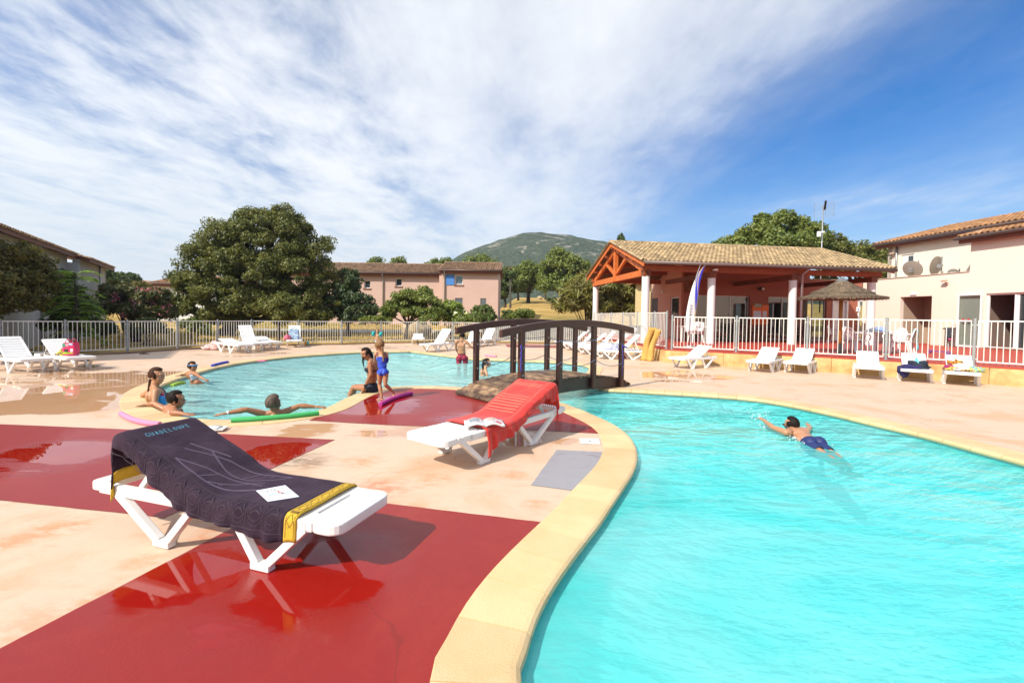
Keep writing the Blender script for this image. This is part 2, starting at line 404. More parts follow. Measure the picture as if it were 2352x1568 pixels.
# grout bed under the stones
m_grout = flat('grout', (0.50, 0.27, 0.10), 0.8)
mb = MB()
for i in range(NW):
    j = (i + 1) % NW; a, b = WP[i], WP[j]; na, nb = nor[i], nor[j]
    mb.quad((a.x + na.x * .012, a.y + na.y * .012, .0075), (b.x + nb.x * .012, b.y + nb.y * .012, .0075), (b.x + nb.x * (CW - .01), b.y + nb.y * (CW - .01), .0075), (a.x + na.x * (CW - .01), a.y + na.y * (CW - .01), .0075))
tag(mb.build('coping_bed', m_grout, loc=(0, 0, 0)), kind='structure')

# ---- pool basin and water
m_basin = bpy.data.materials.new('pool_liner'); m_basin.use_nodes = True; t = m_basin.node_tree; b = t.nodes['Principled BSDF']
g = N(t, 'ShaderNodeNewGeometry')
c = mixc(t, sstep(t, noise_(t, g.outputs['Position'], 0.6, 3), 0.35, 0.65), (0.76, 0.95, 0.96), (0.62, 0.92, 0.94))
lk(t, c, b.inputs['Base Color']); b.inputs['Roughness'].default_value = 0.6
WZ = -0.075
def pool_depth(x, y):      # shallow in the far round pool, deeper in front
    if y > 8.6 and x < 3.2: return 0.55 + 0.5 * max(0, min(1, (13.0 - y) / 5))
    return 1.02
mb = MB()
for i in range(NW):
    j = (i + 1) % NW; a, b2 = WP[i], WP[j]; na, nb = nor[i], nor[j]
    cove = [(.03, -.03), (.03, -.14), (-.05, -.27), (-.18, -.42), (-.38, -.60), (-.62, -.76), (-.90, -.90), (-1.15, -1.0), (-1.35, -1.06)]
    for (d0, z0), (d1, z1) in zip(cove, cove[1:]):
        mb.quad((a.x + na.x * d1, a.y + na.y * d1, z1), (b2.x + nb.x * d1, b2.y + nb.y * d1, z1), (b2.x + nb.x * d0, b2.y + nb.y * d0, z0), (a.x + na.x * d0, a.y + na.y * d0, z0))
xs = np.arange(-9, 8.1, 0.5); ys = np.arange(-3, 19, 0.5)
nx = len(xs); vs = [(x, y, -pool_depth(x, y)) for y in ys for x in xs]
mb.add(vs, [(j * nx + i, j * nx + i + 1, (j + 1) * nx + i + 1, (j + 1) * nx + i) for j in range(len(ys) - 1) for i in range(nx - 1)])
tag(mb.build('pool_basin', m_basin, smooth=True, loc=(0, 0, 0)), kind='structure')
m_water = bpy.data.materials.new('pool_water'); m_water.use_nodes = True; t = m_water.node_tree; t.nodes.clear()
o_ = N(t, 'ShaderNodeOutputMaterial'); g = N(t, 'ShaderNodeNewGeometry'); pos = g.outputs['Position']
w1 = noise_(t, mapping(t, pos, (0.50, 1.3, 1), (0, 0, 0.12)), 1.7, 2, 0.4, 0.9)
w2 = noise_(t, mapping(t, pos, (0.8, 1.9, 1), (0, 0, -0.2)), 6.0, 3, 0.55, 0.7)
w3 = noise_(t, mapping(t, pos, (1, 1.6, 1), (0, 0, 0.5)), 17.0, 2, 0.5, 0.4)
sxy = N(t, 'ShaderNodeSeparateXYZ'); lk(t, pos, sxy.inputs[0])
near = sstep(t, sxy.outputs[1], 9.5, 5.0)                     # the front pool lies calmer than the far one
hgt = math_(t, 'ADD', math_(t, 'MULTIPLY', w1, 1.0), math_(t, 'ADD', math_(t, 'MULTIPLY', w2, 0.38), math_(t, 'MULTIPLY', w3, 0.05)))
bn = N(t, 'ShaderNodeBump'); bn.inputs['Distance'].default_value = 0.40; lk(t, hgt, bn.inputs['Height'])
lk(t, math_(t, 'SUBTRACT', 0.85, math_(t, 'MULTIPLY', near, 0.73)), bn.inputs['Strength'])
fr = N(t, 'ShaderNodeFresnel'); fr.inputs['IOR'].default_value = 1.33; lk(t, bn.outputs[0], fr.inputs['Normal'])
gl = N(t, 'ShaderNodeBsdfGlossy'); gl.inputs['Roughness'].default_value = 0.03; lk(t, bn.outputs[0], gl.inputs['Normal'])
rf = N(t, 'ShaderNodeBsdfRefraction'); rf.inputs['IOR'].default_value = 1.33; rf.inputs['Roughness'].default_value = 0.0; lk(t, bn.outputs[0], rf.inputs['Normal'])
tint = (0.50, 0.95, 0.97, 1)
rf.inputs['Color'].default_value = (0.40, 0.95, 0.97, 1)
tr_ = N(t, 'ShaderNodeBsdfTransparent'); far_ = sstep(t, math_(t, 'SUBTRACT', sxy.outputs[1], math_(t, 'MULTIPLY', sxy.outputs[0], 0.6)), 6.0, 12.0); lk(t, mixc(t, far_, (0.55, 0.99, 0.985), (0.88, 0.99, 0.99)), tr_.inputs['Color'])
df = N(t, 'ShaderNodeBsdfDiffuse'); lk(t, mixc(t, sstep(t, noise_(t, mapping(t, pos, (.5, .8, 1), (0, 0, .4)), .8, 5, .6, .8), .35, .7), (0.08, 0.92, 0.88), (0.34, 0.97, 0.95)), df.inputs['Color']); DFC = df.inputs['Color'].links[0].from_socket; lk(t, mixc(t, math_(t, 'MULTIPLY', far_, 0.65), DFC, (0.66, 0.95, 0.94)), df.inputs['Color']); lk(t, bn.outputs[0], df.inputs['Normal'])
mx0 = N(t, 'ShaderNodeMixShader'); mx0.inputs[0].default_value = 0.07; lk(t, tr_.outputs[0], mx0.inputs[1]); lk(t, rf.outputs[0], mx0.inputs[2])
mx1 = N(t, 'ShaderNodeMixShader'); mx1.inputs[0].default_value = 0.40; lk(t, mx0.outputs[0], mx1.inputs[1]); lk(t, df.outputs[0], mx1.inputs[2])
mx = N(t, 'ShaderNodeMixShader'); lk(t, fr.outputs[0], mx.inputs[0]); lk(t, mx1.outputs[0], mx.inputs[1]); lk(t, gl.outputs[0], mx.inputs[2])
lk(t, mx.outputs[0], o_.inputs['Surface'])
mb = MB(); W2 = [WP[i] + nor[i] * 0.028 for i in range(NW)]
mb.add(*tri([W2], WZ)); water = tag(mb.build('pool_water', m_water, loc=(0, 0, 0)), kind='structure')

# ---- deck
DECK = [(-16, -8), (-17, 12.6), (-15.5, 13.72), (-14.3, 14.62), (-13.38, 15.8), (-12.95, 17.6), (-12.2, 18.8), (-11.6, 20.25), (-9.9, 21.15), (-8.2, 22.05), (-6.7, 23.4), (-5.0, 24.3), (-3.2, 24.95), (0.5, 25.0), (4.6, 24.9), (5.6, 15.6), (6.9, 14.9), (9.5, 13.6), (12.6, 11.2), (15.2, 7.4), (17, -8)]
hole = [WP[i] + nor[i] * 0.2 for i in range(NW)]
mb = MB(); mb.add(*tri([DECK, hole], 0.0))
deck = tag(mb.build('pool_deck', m_deck, loc=(0, 0, 0)), kind='structure')
def patch(name, pts, m, z=0.004):
    q = []
    for i in range(len(pts)):       # slightly uneven painted edge
        a, b3 = Vector(pts[i]), Vector(pts[(i + 1) % len(pts)]); n = max(1, int((b3 - a).length / 0.07))
        d = (b3 - a); pn = Vector((-d.y, d.x)).normalized() if d.length > 1e-6 else Vector((0, 0))
        for k in range(n): q.append(a + d * k / n + pn * (0.006 * (mnoise.noise(Vector((a.x + d.x * k / n, a.y + d.y * k / n, 3)) * 6)) if 0 < k else 0))
    mb = MB(); mb.add(*tri([q], z)); return tag(mb.build(name, m, loc=(0, 0, 0)), kind='structure')
def g2(x, y, z=0.004): return tuple(G(x, y, z).to_2d())
def cop_in(i0, i1, off=0.2):     # run of points inside the coping band between two places
    def near_i(q): return min(range(NW), key=lambda i: (WP[i] - Vector(q)).length)
    a, b_ = near_i(i0), near_i(i1); res = []; st = 1 if (b_ - a) % NW < (a - b_) % NW else -1; i = a
    while i != b_:
        res.append(tuple(WP[i] + nor[i] * off)); i = (i + st) % NW
    return res
A = [g2(-700, 1851), g2(0, 1488), g2(457.7, 1251), g2(689, 1131), g2(884, 1154.6), g2(1249, 1199)]
A += cop_in(g2(1375, 1194), g2(1192, 1545)) + [(0.1, 1.0), (-0.2, 0.3), (-2.6, 0.3)]
patch('red_paving', A, m_red)
patch('red_paving', [g2(-900, 955), g2(0, 973.5), g2(400, 990), g2(768.8, 1009.2), g2(375, 1189), g2(315, 1181), g2(0, 1148), g2(-700, 1085)], m_red)
Cc = [g2(1372.4, 994.9), g2(1273.5, 989.6), g2(1080, 982), g2(888, 975.3), g2(796, 970.2), g2(709, 965)]
Cc += cop_in(g2(735, 940), g2(1120, 893)) + cop_in(g2(1120, 893), g2(1443, 999))
patch('red_paving', Cc, m_red)
m_grey = paving('grey_patch', (0.30, 0.29, 0.31), (0.24, 0.20, 0.21), (0.22, 0.21, 0.24), [(G(1310, 1070).x, G(1310, 1070).y, .4, .35)], -0.05, dryrough=0.5)
D8 = lambda x, y: (888.1 + .2604 * x, 826.9 + .2604 * y)
patch('grey_patch', [g2(*D8(1500, 790)), g2(*D8(1925, 808)), g2(*D8(1915, 870)), g2(*D8(1880, 945)), g2(*D8(1810, 1050)), g2(*D8(1700, 1155)), g2(*D8(1270, 1100))], m_grey, 0.0045)
# red patches far back by the fence and behind the bridge
p = [G(1160, 790, .004).to_2d(), G(1165, 797, .004).to_2d(), G(1352, 800, .004).to_2d(), G(1352, 795, .004).to_2d()]
patch('red_paving', [tuple(q) for q in p], m_red)

# ---- ground beyond the fences: dry meadow rising towards the hill
_dk = [Vector(q) for q in DECK]
def in_deck(x, y):
    if x > 4.2 and y > 7 + 0.5 * (15 - x): return x > 6.5
    c = False; n = len(_dk); dm = 1e9; p = Vector((x, y))
    for i in range(n):
        a, b_ = _dk[i], _dk[(i + 1) % n]
        if (a.y > y) != (b_.y > y) and x < (b_.x - a.x) * (y - a.y) / (b_.y - a.y) + a.x: c = not c
        ab = b_ - a; k = max(0, min(1, (p - a).dot(ab) / ab.length_squared)); dm = min(dm, (p - a - ab * k).length)
    return c and dm > 1.3
def ground_z(x, y):
    s = lambda v, a, b: max(0.0, min(1.0, (v - a) / (b - a)))
    ss = lambda q: q * q * (3 - 2 * q)
    h = -0.16 + 0.034 * max(0, min(y, 80) - 26)
    k = ss(s(x, -6, 2)) * (1 - 0.6 * ss(s(x, 60, 140)))
    h += k * (0.052 * max(0, min(y, 140) - 33))
    h += 0.25 * mnoise.noise(Vector((x * .08, y * .08, 0))) * s(y, 27, 45)
    h += 0.08 * mnoise.noise(Vector((x * .35, y * .35, 1))) * s(y, 27, 34)
    if y < 26: h = -0.16
    if -18 < x < 24 and y < 26 and in_deck(x, y): h = -2.2
    return h
m_ground = bpy.data.materials.new('dry_grass'); m_ground.use_nodes = True; t = m_ground.node_tree; b = t.nodes['Principled BSDF']
g = N(t, 'ShaderNodeNewGeometry'); pos = g.outputs['Position']
n1 = noise_(t, mapping(t, pos, (1, 1.6, 1)), 0.28, 7, 0.7, 0.5); n2 = noise_(t, pos, 3.5, 6, 0.75); n3 = noise_(t, pos, 0.06, 3, 0.5)
c = mixc(t, sstep(t, n1, 0.40, 0.62), (0.33, 0.215, 0.065), (0.50, 0.34, 0.12))
c = mixc(t, math_(t, 'MULTIPLY', sstep(t, n2, 0.5, 0.68), 0.55), c, (0.14, 0.12, 0.035))
c = mixc(t, math_(t, 'MULTIPLY', sstep(t, n3, 0.52, 0.62), 0.5), c, (0.12, 0.13, 0.04))
lk(t, c, b.inputs['Base Color']); b.inputs['Roughness'].default_value = 0.95; b.inputs['Specular IOR Level'].default_value = 0.1
bn = N(t, 'ShaderNodeBump'); bn.inputs['Distance'].default_value = 0.15; bn.inputs['Strength'].default_value = 0.6
lk(t, noise_(t, pos, 5, 6, 0.75), bn.inputs['Height']); lk(t, bn.outputs[0], b.inputs['Normal'])
def axis(lo, hi, fine0, fine1, f, c_):
    v = [lo]
    while v[-1] < hi:
        v.append(v[-1] + (f if fine0 <= v[-1] < fine1 else c_))
    return v
gx = axis(-1500, -60, 0, 0, 1, 60)[:-1] + axis(-60, 80, -28, 26, 1.2, 3.2)[:-1] + axis(80, 1500, 0, 0, 1, 60)
gy = axis(-60, -12, 0, 0, 1, 12)[:-1] + axis(-12, 140, -12, 50, 1.2, 3.2)[:-1] + axis(140, 2200, 0, 0, 1, 60)
def gz(x, y):
    z = ground_z(x, y)
    if y > 320: z -= (y - 320) * 0.0
    return z
mb = MB(); n = len(gx)
mb.add([(x, y, gz(x, y)) for y in gy for x in gx], [(j * n + i, j * n + i + 1, (j + 1) * n + i + 1, (j + 1) * n + i) for j in range(len(gy) - 1) for i in range(n - 1)])
tag(mb.build('ground', m_ground, smooth=True, loc=(0, 0, 0)), kind='structure')
mb = MB()                       # edge of the deck slab
for i in range(len(DECK)):
    a, b_ = DECK[i], DECK[(i + 1) % len(DECK)]
    mb.quad((a[0], a[1], -.6), (b_[0], b_[1], -.6), (b_[0], b_[1], -.002), (a[0], a[1], -.002))
tag(mb.build('deck_edge', mat('kerb_concrete', (0.26, 0.15, 0.10), 0.8), loc=(0, 0, 0)), kind='structure')
# kerb of brown concrete that carries the fence
m_kerb = mat('kerb_brown', (0.22, 0.125, 0.075), 0.8, (0.30, 0.20, 0.13), 3, 0.6)
FENCE = [(-17.6, 12.1), (-16.5, 12.9), (-15.43, 13.69), (-14.25, 14.5), (-13.28, 15.7), (-12.88, 17.51), (-12.07, 18.64), (-11.53, 20.13), (-9.86, 20.99), (-8.2, 21.88), (-6.71, 23.32), (-5.01, 24.15), (-3.22, 24.82), (-1.2, 24.86), (0.8, 24.86), (2.8, 24.8), (4.25, 24.75)]
mb = MB()
for a, b_ in zip(FENCE, FENCE[1:]):
    mb.bar((a[0], a[1], 0.015), (b_[0], b_[1], 0.015), 0.16, 0.09)
tag(mb.build('fence_kerb', m_kerb, loc=(0, 0, 0)), kind='structure')
# lane and low concrete wall beyond the fence
m_conc = mat('old_concrete', (0.34, 0.33, 0.31), 0.85, (0.24, 0.22, 0.19), 2.0, 0.6)
mb = MB(); pts = [(-22, 33.0), (-12, 33.6), (-4, 34.4), (2.5, 34.8)]
for (x0, y0), (x1, y1) in zip(pts, pts[1:]):
    mb.quad((x0, y0, ground_z(x0, y0) + .06), (x1, y1, ground_z(x1, y1) + .06), (x1, y1 + 2.6, ground_z(x1, y1 + 2.6) + .06), (x0, y0 + 2.6, ground_z(x0, y0 + 2.6) + .06))
tag(mb.build('lane', m_conc, loc=(0, 0, 0)), kind='structure')
mb = MB()
for k in range(22):
    x0 = -1.9 + k * .62; mb.box(x0, x0 + .60, 28.9, 29.1, -.3, 1.02 + .02 * math.sin(k * 2.1))
tag(mb.build('concrete_wall', mat('weathered_wall', (0.30, 0.30, 0.29), 0.85, (0.16, 0.15, 0.14), 3, .7), bevel=.01), 'low grey weathered concrete wall beyond the far fence', 'wall')

# ---- the hill
m_hill = bpy.data.materials.new('scrub_hill'); m_hill.use_nodes = True; t = m_hill.node_tree; b = t.nodes['Principled BSDF']
g = N(t, 'ShaderNodeNewGeometry'); pos = g.outputs['Position']
nb = noise_(t, pos, 0.16, 5, 0.7); nc_ = noise_(t, pos, 0.02, 5, 0.6)
c = mixc(t, sstep(t, nb, 0.35, 0.65), (0.034, 0.052, 0.034), (0.078, 0.098, 0.060))
rock = noise_(t, mapping(t, pos, (1, 1, 2.0)), 0.035, 7, 0.72, 0.6)
szp = N(t, 'ShaderNodeSeparateXYZ'); lk(t, pos, szp.inputs[0])
hi = sstep(t, szp.outputs[2], 40, 105)
c = mixc(t, math_(t, 'MULTIPLY', sstep(t, math_(t, 'ADD', rock, math_(t, 'MULTIPLY', hi, 0.085)), 0.635, 0.70), 0.8), c, (0.36, 0.32, 0.27))
lk(t, c, b.inputs['Base Color']); b.inputs['Roughness'].default_value = 1.0; b.inputs['Specular IOR Level'].default_value = 0.0
bn = N(t, 'ShaderNodeBump'); bn.inputs['Distance'].default_value = 5.0; bn.inputs['Strength'].default_value = 1.0
lk(t, noise_(t, pos, 0.14, 4, 0.7), bn.inputs['Height']); lk(t, bn.outputs[0], b.inputs['Normal'])
prof_h = [(700, 726), (880, 680), (960, 640), (1040, 603), (1100, 573), (1150, 554), (1200, 542), (1245, 540), (1300, 546), (1350, 555), (1403, 565), (1500, 592), (1650, 625), (1850, 655), (2200, 700), (2700, 745)]
hp = [P(x, y, 700) for x, y in prof_h]
def hill_top(X):
    for a, b_ in zip(hp, hp[1:]):
        if a.x <= X <= b_.x:
            k = (X - a.x) / (b_.x - a.x); k = k * k * (3 - 2 * k) * 0.35 + k * 0.65
            return a.z + (b_.z - a.z) * k
    return 0
mb = MB(); HX = np.linspace(hp[0].x, hp[-1].x, 150); HY = np.linspace(330, 1000, 60)
def hz_(X, Y):
    u_ = (Y - 700) / 370 if Y < 700 else (Y - 700) / 300
    s_ = max(0, 1 - abs(u_)) ; s_ = s_ * s_ * (3 - 2 * s_)
    return hill_top(X) * (s_ if Y < 700 else s_) * 1.0 + 3.0 * mnoise.fractal(Vector((X * .02, Y * .02, 0)), 1.0, 2.0, 4) * min(1, s_ * 2) + 1.3 * mnoise.noise(Vector((X * .16, Y * .16, 4))) * min(1, s_ * 3) - 2 + 2 * min(1, s_ * 4)
n = len(HX)
mb.add([(x, y, hz_(x, y)) for y in HY for x in HX], [(j * n + i, j * n + i + 1, (j + 1) * n + i + 1, (j + 1) * n + i) for j in range(len(HY) - 1) for i in range(n - 1)])
tag(mb.build('hill', m_hill, smooth=True, loc=(0, 0, 0)), kind='structure')
# ================================================================== BUILDINGS
m_wood_or = mat('orange_timber', (0.60, 0.155, 0.025), 0.55, (0.40, 0.085, 0.015), 4, 0.7, stretch=(1, 1, 1), bump=.3)
m_wood_dk = mat('dark_timber', (0.20, 0.055, 0.02), 0.6, (0.11, 0.03, 0.015), 4, 0.7)
m_tile = mat('clay_tiles', (0.44, 0.32, 0.175), 0.8, (0.20, 0.135, 0.07), 3.5, 0.75, island=0.30, bump=.4, bscale=40)
m_tile_dk = mat('weathered_clay_tiles', (0.34, 0.215, 0.125), 0.85, (0.17, 0.10, 0.06), 3.0, 0.75, island=0.35)
m_tile_rd = mat('red_clay_tiles', (0.42, 0.22, 0.10), 0.8, (0.25, 0.13, 0.06), 3.0, 0.7, island=0.35)
m_under = mat('roof_boards', (0.22, 0.11, 0.06), 0.8)
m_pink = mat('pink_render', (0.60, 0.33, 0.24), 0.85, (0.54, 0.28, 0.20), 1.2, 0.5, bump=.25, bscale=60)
m_pinkshade = mat('shaded_salmon_render', (0.36, 0.125, 0.078), 0.85, (0.32, 0.105, 0.065), 1.2, 0.5, bump=.25, bscale=60)  # salmon render with the porch shade darkened into its colour
m_pink2 = mat('pale_pink_render', (0.56, 0.39, 0.325), 0.9, (0.50, 0.34, 0.28), 0.6, 0.6, bump=.2, bscale=30)
m_cream = mat('cream_render', (0.76, 0.68, 0.575), 0.85, (0.73, 0.645, 0.54), 0.8, 0.5, bump=.2, bscale=60)
m_greyw = mat('grey_render', (0.52, 0.50, 0.46), 0.9, (0.44, 0.42, 0.38), 0.7, 0.6)
m_whitew = mat('white_render', (0.62, 0.64, 0.62), 0.9, (0.55, 0.57, 0.55), 0.7, 0.5)
m_yelw = mat('yellow_render', (0.70, 0.56, 0.28), 0.9)
m_white = mat('white_paint', (0.78, 0.78, 0.77), 0.4, (0.70, 0.70, 0.69), 3, .4)
m_colw = mat('white_column_paint', (0.70, 0.69, 0.68), 0.6, (0.62, 0.61, 0.60), 3, .5)
m_zinc = mat('zinc', (0.36, 0.37, 0.38), 0.45, (0.28, 0.29, 0.30), 6, .5, metal=0.5)
m_gutter = mat('brown_gutter', (0.13, 0.085, 0.075), 0.45)
m_alu = mat('aluminium', (0.55, 0.55, 0.54), 0.4, metal=.4)
m_dark = mat('dark_interior', (0.045, 0.035, 0.03), 0.8)
m_beige = mat('beige_interior', (0.40, 0.33, 0.22), 0.8)
m_blue = mat('blue_shutter', (0.06, 0.22, 0.58), 0.5)
m_green = mat('green_shutter', (0.06, 0.28, 0.14), 0.5)
m_stone = mat('brown_sill', (0.22, 0.10, 0.06), 0.8)
def glass_mat(name, tintc=(0.75, 0.8, 0.8), f=0.25):
    m = bpy.data.materials.new(name); m.use_nodes = True; t = m.node_tree; t.nodes.clear()
    o = N(t, 'ShaderNodeOutputMaterial'); g_ = N(t, 'ShaderNodeBsdfGlossy'); g_.inputs['Roughness'].default_value = 0.02
    tr = N(t, 'ShaderNodeBsdfTransparent'); tr.inputs['Color'].default_value = (*tintc, 1)
    fr_ = N(t, 'ShaderNodeFresnel'); fr_.inputs['IOR'].default_value = 1.5
    mm = N(t, 'ShaderNodeMixShader'); gg_ = N(t, 'ShaderNodeNewGeometry'); lk(t, math_(t, 'MULTIPLY', math_(t, 'ADD', fr_.outputs[0], f * 0.3, clamp=True), math_(t, 'SUBTRACT', 1.0, gg_.outputs['Backfacing'])), mm.inputs[0]); lk(t, tr.outputs[0], mm.inputs[1]); lk(t, g_.outputs[0], mm.inputs[2])
    lk(t, mm.outputs[0], o.inputs[0]); return m
m_glass = glass_mat('window_glass')
m_glassd = mat('dark_window_glass', (0.04, 0.05, 0.055), 0.05, spec=0.9)
m_tglass = mat('sky_window_glass', (0.10, 0.16, 0.20), 0.05, spec=0.9)

def wall(mb, p0, p1, z0, z1, th, ops=()):
    """upright wall from p0 to p1 (x, y), thickness th to the left of the run, openings (s0, s1, za, zb)"""
    p0, p1 = Vector((*p0, 0)), Vector((*p1, 0)); L = (p1 - p0).length; d = (p1 - p0) / L; n = Vector((-d.y, d.x, 0)) * th
    ed = sorted({0, L, *[max(0, min(L, o[0])) for o in ops], *[max(0, min(L, o[1])) for o in ops]})
    for a, b_ in zip(ed, ed[1:]):
        if b_ - a < 1e-4: continue
        mid = (a + b_) / 2; zz_ = [(o[2], o[3]) for o in ops if o[0] < mid < o[1]]; z = z0
        for za, zb in sorted(zz_):
            if za > z + 1e-4: mb.obox(p0 + d * a + Vector((0, 0, z)), d * (b_ - a), n, (0, 0, za - z))
            z = max(z, zb)
        if z < z1 - 1e-4: mb.obox(p0 + d * a + Vector((0, 0, z)), d * (b_ - a), n, (0, 0, z1 - z))
def tiles(mb, o, du, Lu, dw, Lw, w=0.21, row=0.36, seg=5, r0=0.45, rg=0.05):
    """barrel tiles: covers as overlapping half cones, each an island of its own"""
    o, du, dw = Vector(o), Vector(du).normalized(), Vector(dw).normalized(); nn = du.cross(dw).normalized()
    if nn.z < 0: nn = -nn
    nc = int(round(Lu / w)); w = Lu / nc; nr = int(round(Lw / row)); row = Lw / nr
    R_ = random.Random(3)
    for i in range(nc):
        for j in range(nr):
            c = o + du * (w * (i + .5)) + dw * (row * j); jit = R_.uniform(-.008, .008); up = R_.uniform(0, .008)
            vs = []
            for q, (ln, ra, hh) in enumerate(((-.03, w * .37, .035 + up), (row * 1.02, w * .30, .012))):
                for k in range(seg + 1):
                    a = PI * k / seg; vs.append(c + du * (ra * math.cos(a) + jit) + nn * (ra * 1.1 * math.sin(a) + hh) + dw * ln)
            fs = [(k, k + 1, seg + 2 + k, seg + 1 + k) for k in range(seg)]
            # front lip
            vs += [c + du * (w * .29 * math.cos(PI * k / seg) + jit) + nn * (w * .29 * 1.0 * math.sin(PI * k / seg) + .015 + up) - dw * .028 for k in range(seg + 1)]
            fs += [(k + 1, k, 2 * (seg + 1) + k, 2 * (seg + 1) + k + 1) for k in range(seg)]
            mb.add(vs, fs)
    # under tiles (channels)
    for i in range(nc + 1):
        c0 = o + du * (w * i); b0 = w * .3
        mb.add([c0 - du * b0 + nn * .03, c0 + nn * .004, c0 + du * b0 + nn * .03, c0 - du * b0 + nn * .03 + dw * Lw, c0 + nn * .004 + dw * Lw, c0 + du * b0 + nn * .03 + dw * Lw], [(0, 1, 4, 3), (1, 2, 5, 4)])
def ridge(mb, p, q, r=0.12, step=0.4):
    p, q = Vector(p), Vector(q); L = (q - p).length; d = (q - p) / L; n = int(L / step); s_ = d.cross(Vector((0, 0, 1))).normalized()
    for i in range(n):
        vs = []
        for ln, ra in ((i * L / n - .02, r), ((i + 1) * L / n + .02, r * .85)):
            for k in range(7):
                a = PI * k / 6; vs.append(p + d * ln + s_ * (ra * math.cos(a)) + Vector((0, 0, ra * .8 * math.sin(a))))
        mb.add(vs, [(k, k + 1, 8 + k, 7 + k) for k in range(6)])
BO = Vector((5.6, 19.2, 0)); UD = Vector((.9925, .122, 0)); VD = Vector((-.122, .9925, 0))
BM = Matrix(((UD.x, VD.x, 0, BO.x), (UD.y, VD.y, 0, BO.y), (0, 0, 1, 0), (0, 0, 0, 1)))
def UV(u, v, z=0): return BM @ Vector((u, v, z))
TZ = 0.45
def part(mb, name, m, parent, local=True, **k):
    if local: mb.xf(BM)
    return mb.build(name, m, parent, **k)

# ---- pavilion
pav = thing('pavilion', UV(5, 4, TZ), 'salmon pink open-sided pavilion with tiled roof, orange roof truss and white round columns', 'pavilion')
for u_, v_ in ((0, 0), (2.95, 0), (6.75, 0), (10.6, 0), (.05, 7.05)):
    mb = MB(); mb.lathe((u_, v_, 0), [(.168, TZ + .002), (.165, TZ + .05), (.160, 3.26)], 24); part(mb, 'column', m_colw, pav, smooth=True)
    mb = MB(); mb.box(u_ - .15, u_ + .15, v_ - .15, v_ + .15, 3.255, 3.52); part(mb, 'beam_seat', m_wood_dk, pav)
m_eave = mat('eave_timber', (0.36, 0.085, 0.025), 0.6, (0.2, 0.05, .02), 4, .6)
for v_ in (0, 7.05): mb = MB(); mb.box(-.2, 11.0, v_ - .11, v_ + .11, 3.50, 3.72); part(mb, 'eaves_beam', m_eave, pav)
EZ, RZ, EV, RV = 3.80, 5.20, -0.55, 3.5
sl_ = (RZ - EZ) / (RV - EV)
def roof_z(v): return EZ + sl_ * (min(v, 2 * RV - v) - EV)
# truss at the gable: chord, principals, king post, struts, purlin ends
tr_m = MB()
for uu in (-.05,):
    tr_m.bar((uu, -.15, 3.42), (uu, 7.15, 3.42), .16, .26)
    tr_m.bar((uu - .01, .1, 3.55), (uu - .01, 3.5, 4.90), .14, .22); tr_m.bar((uu - .01, 6.9, 3.55), (uu - .01, 3.5, 4.90), .14, .22)
    tr_m.box(uu - .11, uu + .07, 3.38, 3.62, 3.30, 4.97); tr_m.bar((uu - .005, 3.5, 3.6), (uu - .005, 2.0, 4.35), .12, .14); tr_m.bar((uu - .005, 3.5, 3.6), (uu - .005, 5.0, 4.35), .12, .14)
part(tr_m, 'roof_truss', m_wood_or, pav, bevel=.008)
mb = MB()
for v_ in (.8, 1.7, 2.6, 3.5, 4.4, 5.3, 6.2):
    z_ = roof_z(v_) - .16; mb.box(-.32, 10.9, v_ - .05, v_ + .05, z_ - .16, z_)
part(mb, 'purlin', mat('roof_timber', (0.30, .07, .02), .6), pav)
mb = MB()                                   # verge boards
for a, b_ in (((-.33, EV - .02, EZ - .10), (-.33, RV, RZ - .10)), ((-.33, 2 * RV - EV + .02, EZ - .10), (-.33, RV, RZ - .10)), ((11.13, EV - .02, EZ - .10), (11.13, RV, RZ - .10)), ((11.13, 2 * RV - EV + .02, EZ - .10), (11.13, RV, RZ - .10))):
    mb = MB(); mb.bar(a, b_, .03, .17); part(mb, 'verge_board', m_wood_or, pav)
mb = MB()
for s_ in (0, 1):
    y0, y1 = (EV, RV) if s_ == 0 else (2 * RV - EV, RV)
    mb.add([(-.33, y0, EZ - .04), (11.13, y0, EZ - .04), (11.13, y1, RZ - .04), (-.33, y1, RZ - .04), (-.33, y0, EZ), (11.13, y0, EZ), (11.13, y1, RZ), (-.33, y1, RZ)], [(3, 2, 1, 0), (4, 5, 6, 7), (0, 1, 5, 4), (1, 2, 6, 5), (3, 0, 4, 7)])
rf = part(mb, 'roof', m_under, pav)
mb = MB(); SLN = math.hypot(RV - EV, RZ - EZ)
tiles(mb, (-.38, EV - .03, EZ + .005), (1, 0, 0), 11.56, (0, RV - EV, RZ - EZ), SLN + .03, w=.20, row=.34)
tiles(mb, (-.38, 2 * RV - EV + .03, EZ + .005), (1, 0, 0), 11.56, (0, EV - RV, RZ - EZ), SLN + .03, w=.20, row=.5, seg=4)
ridge(mb, (-.38, RV, RZ + .05), (11.2, RV, RZ + .05), .13)
for u_ in (-.36, 11.16):
    ridge(mb, (u_, EV - .03, EZ + .06), (u_, RV, RZ + .06), .10, .34); ridge(mb, (u_, 2 * RV - EV + .03, EZ + .06), (u_, RV, RZ + .06), .10, .34)
part(mb, 'roof_tiles', m_tile, rf)
mb = MB(); mb.tube([(-.34, EV - .08, EZ - .02), (11.16, EV - .08, EZ - .04)], .075, 10); part(mb, 'gutter', m_gutter, pav, smooth=True)
mb = MB(); mb.tube([(7.02, EV - .08, EZ - .08), (7.02, -.22, 3.50), (7.02, -.22, TZ + .02)], .045, 10); part(mb, 'downpipe', m_zinc, pav, smooth=True)
for u_ in (2.95, 6.75, 10.6): mb = MB(); mb.box(u_ - .09, u_ + .09, .12, 4.19, 3.28, 3.49); part(mb, 'tie_beam', m_wood_dk, pav)
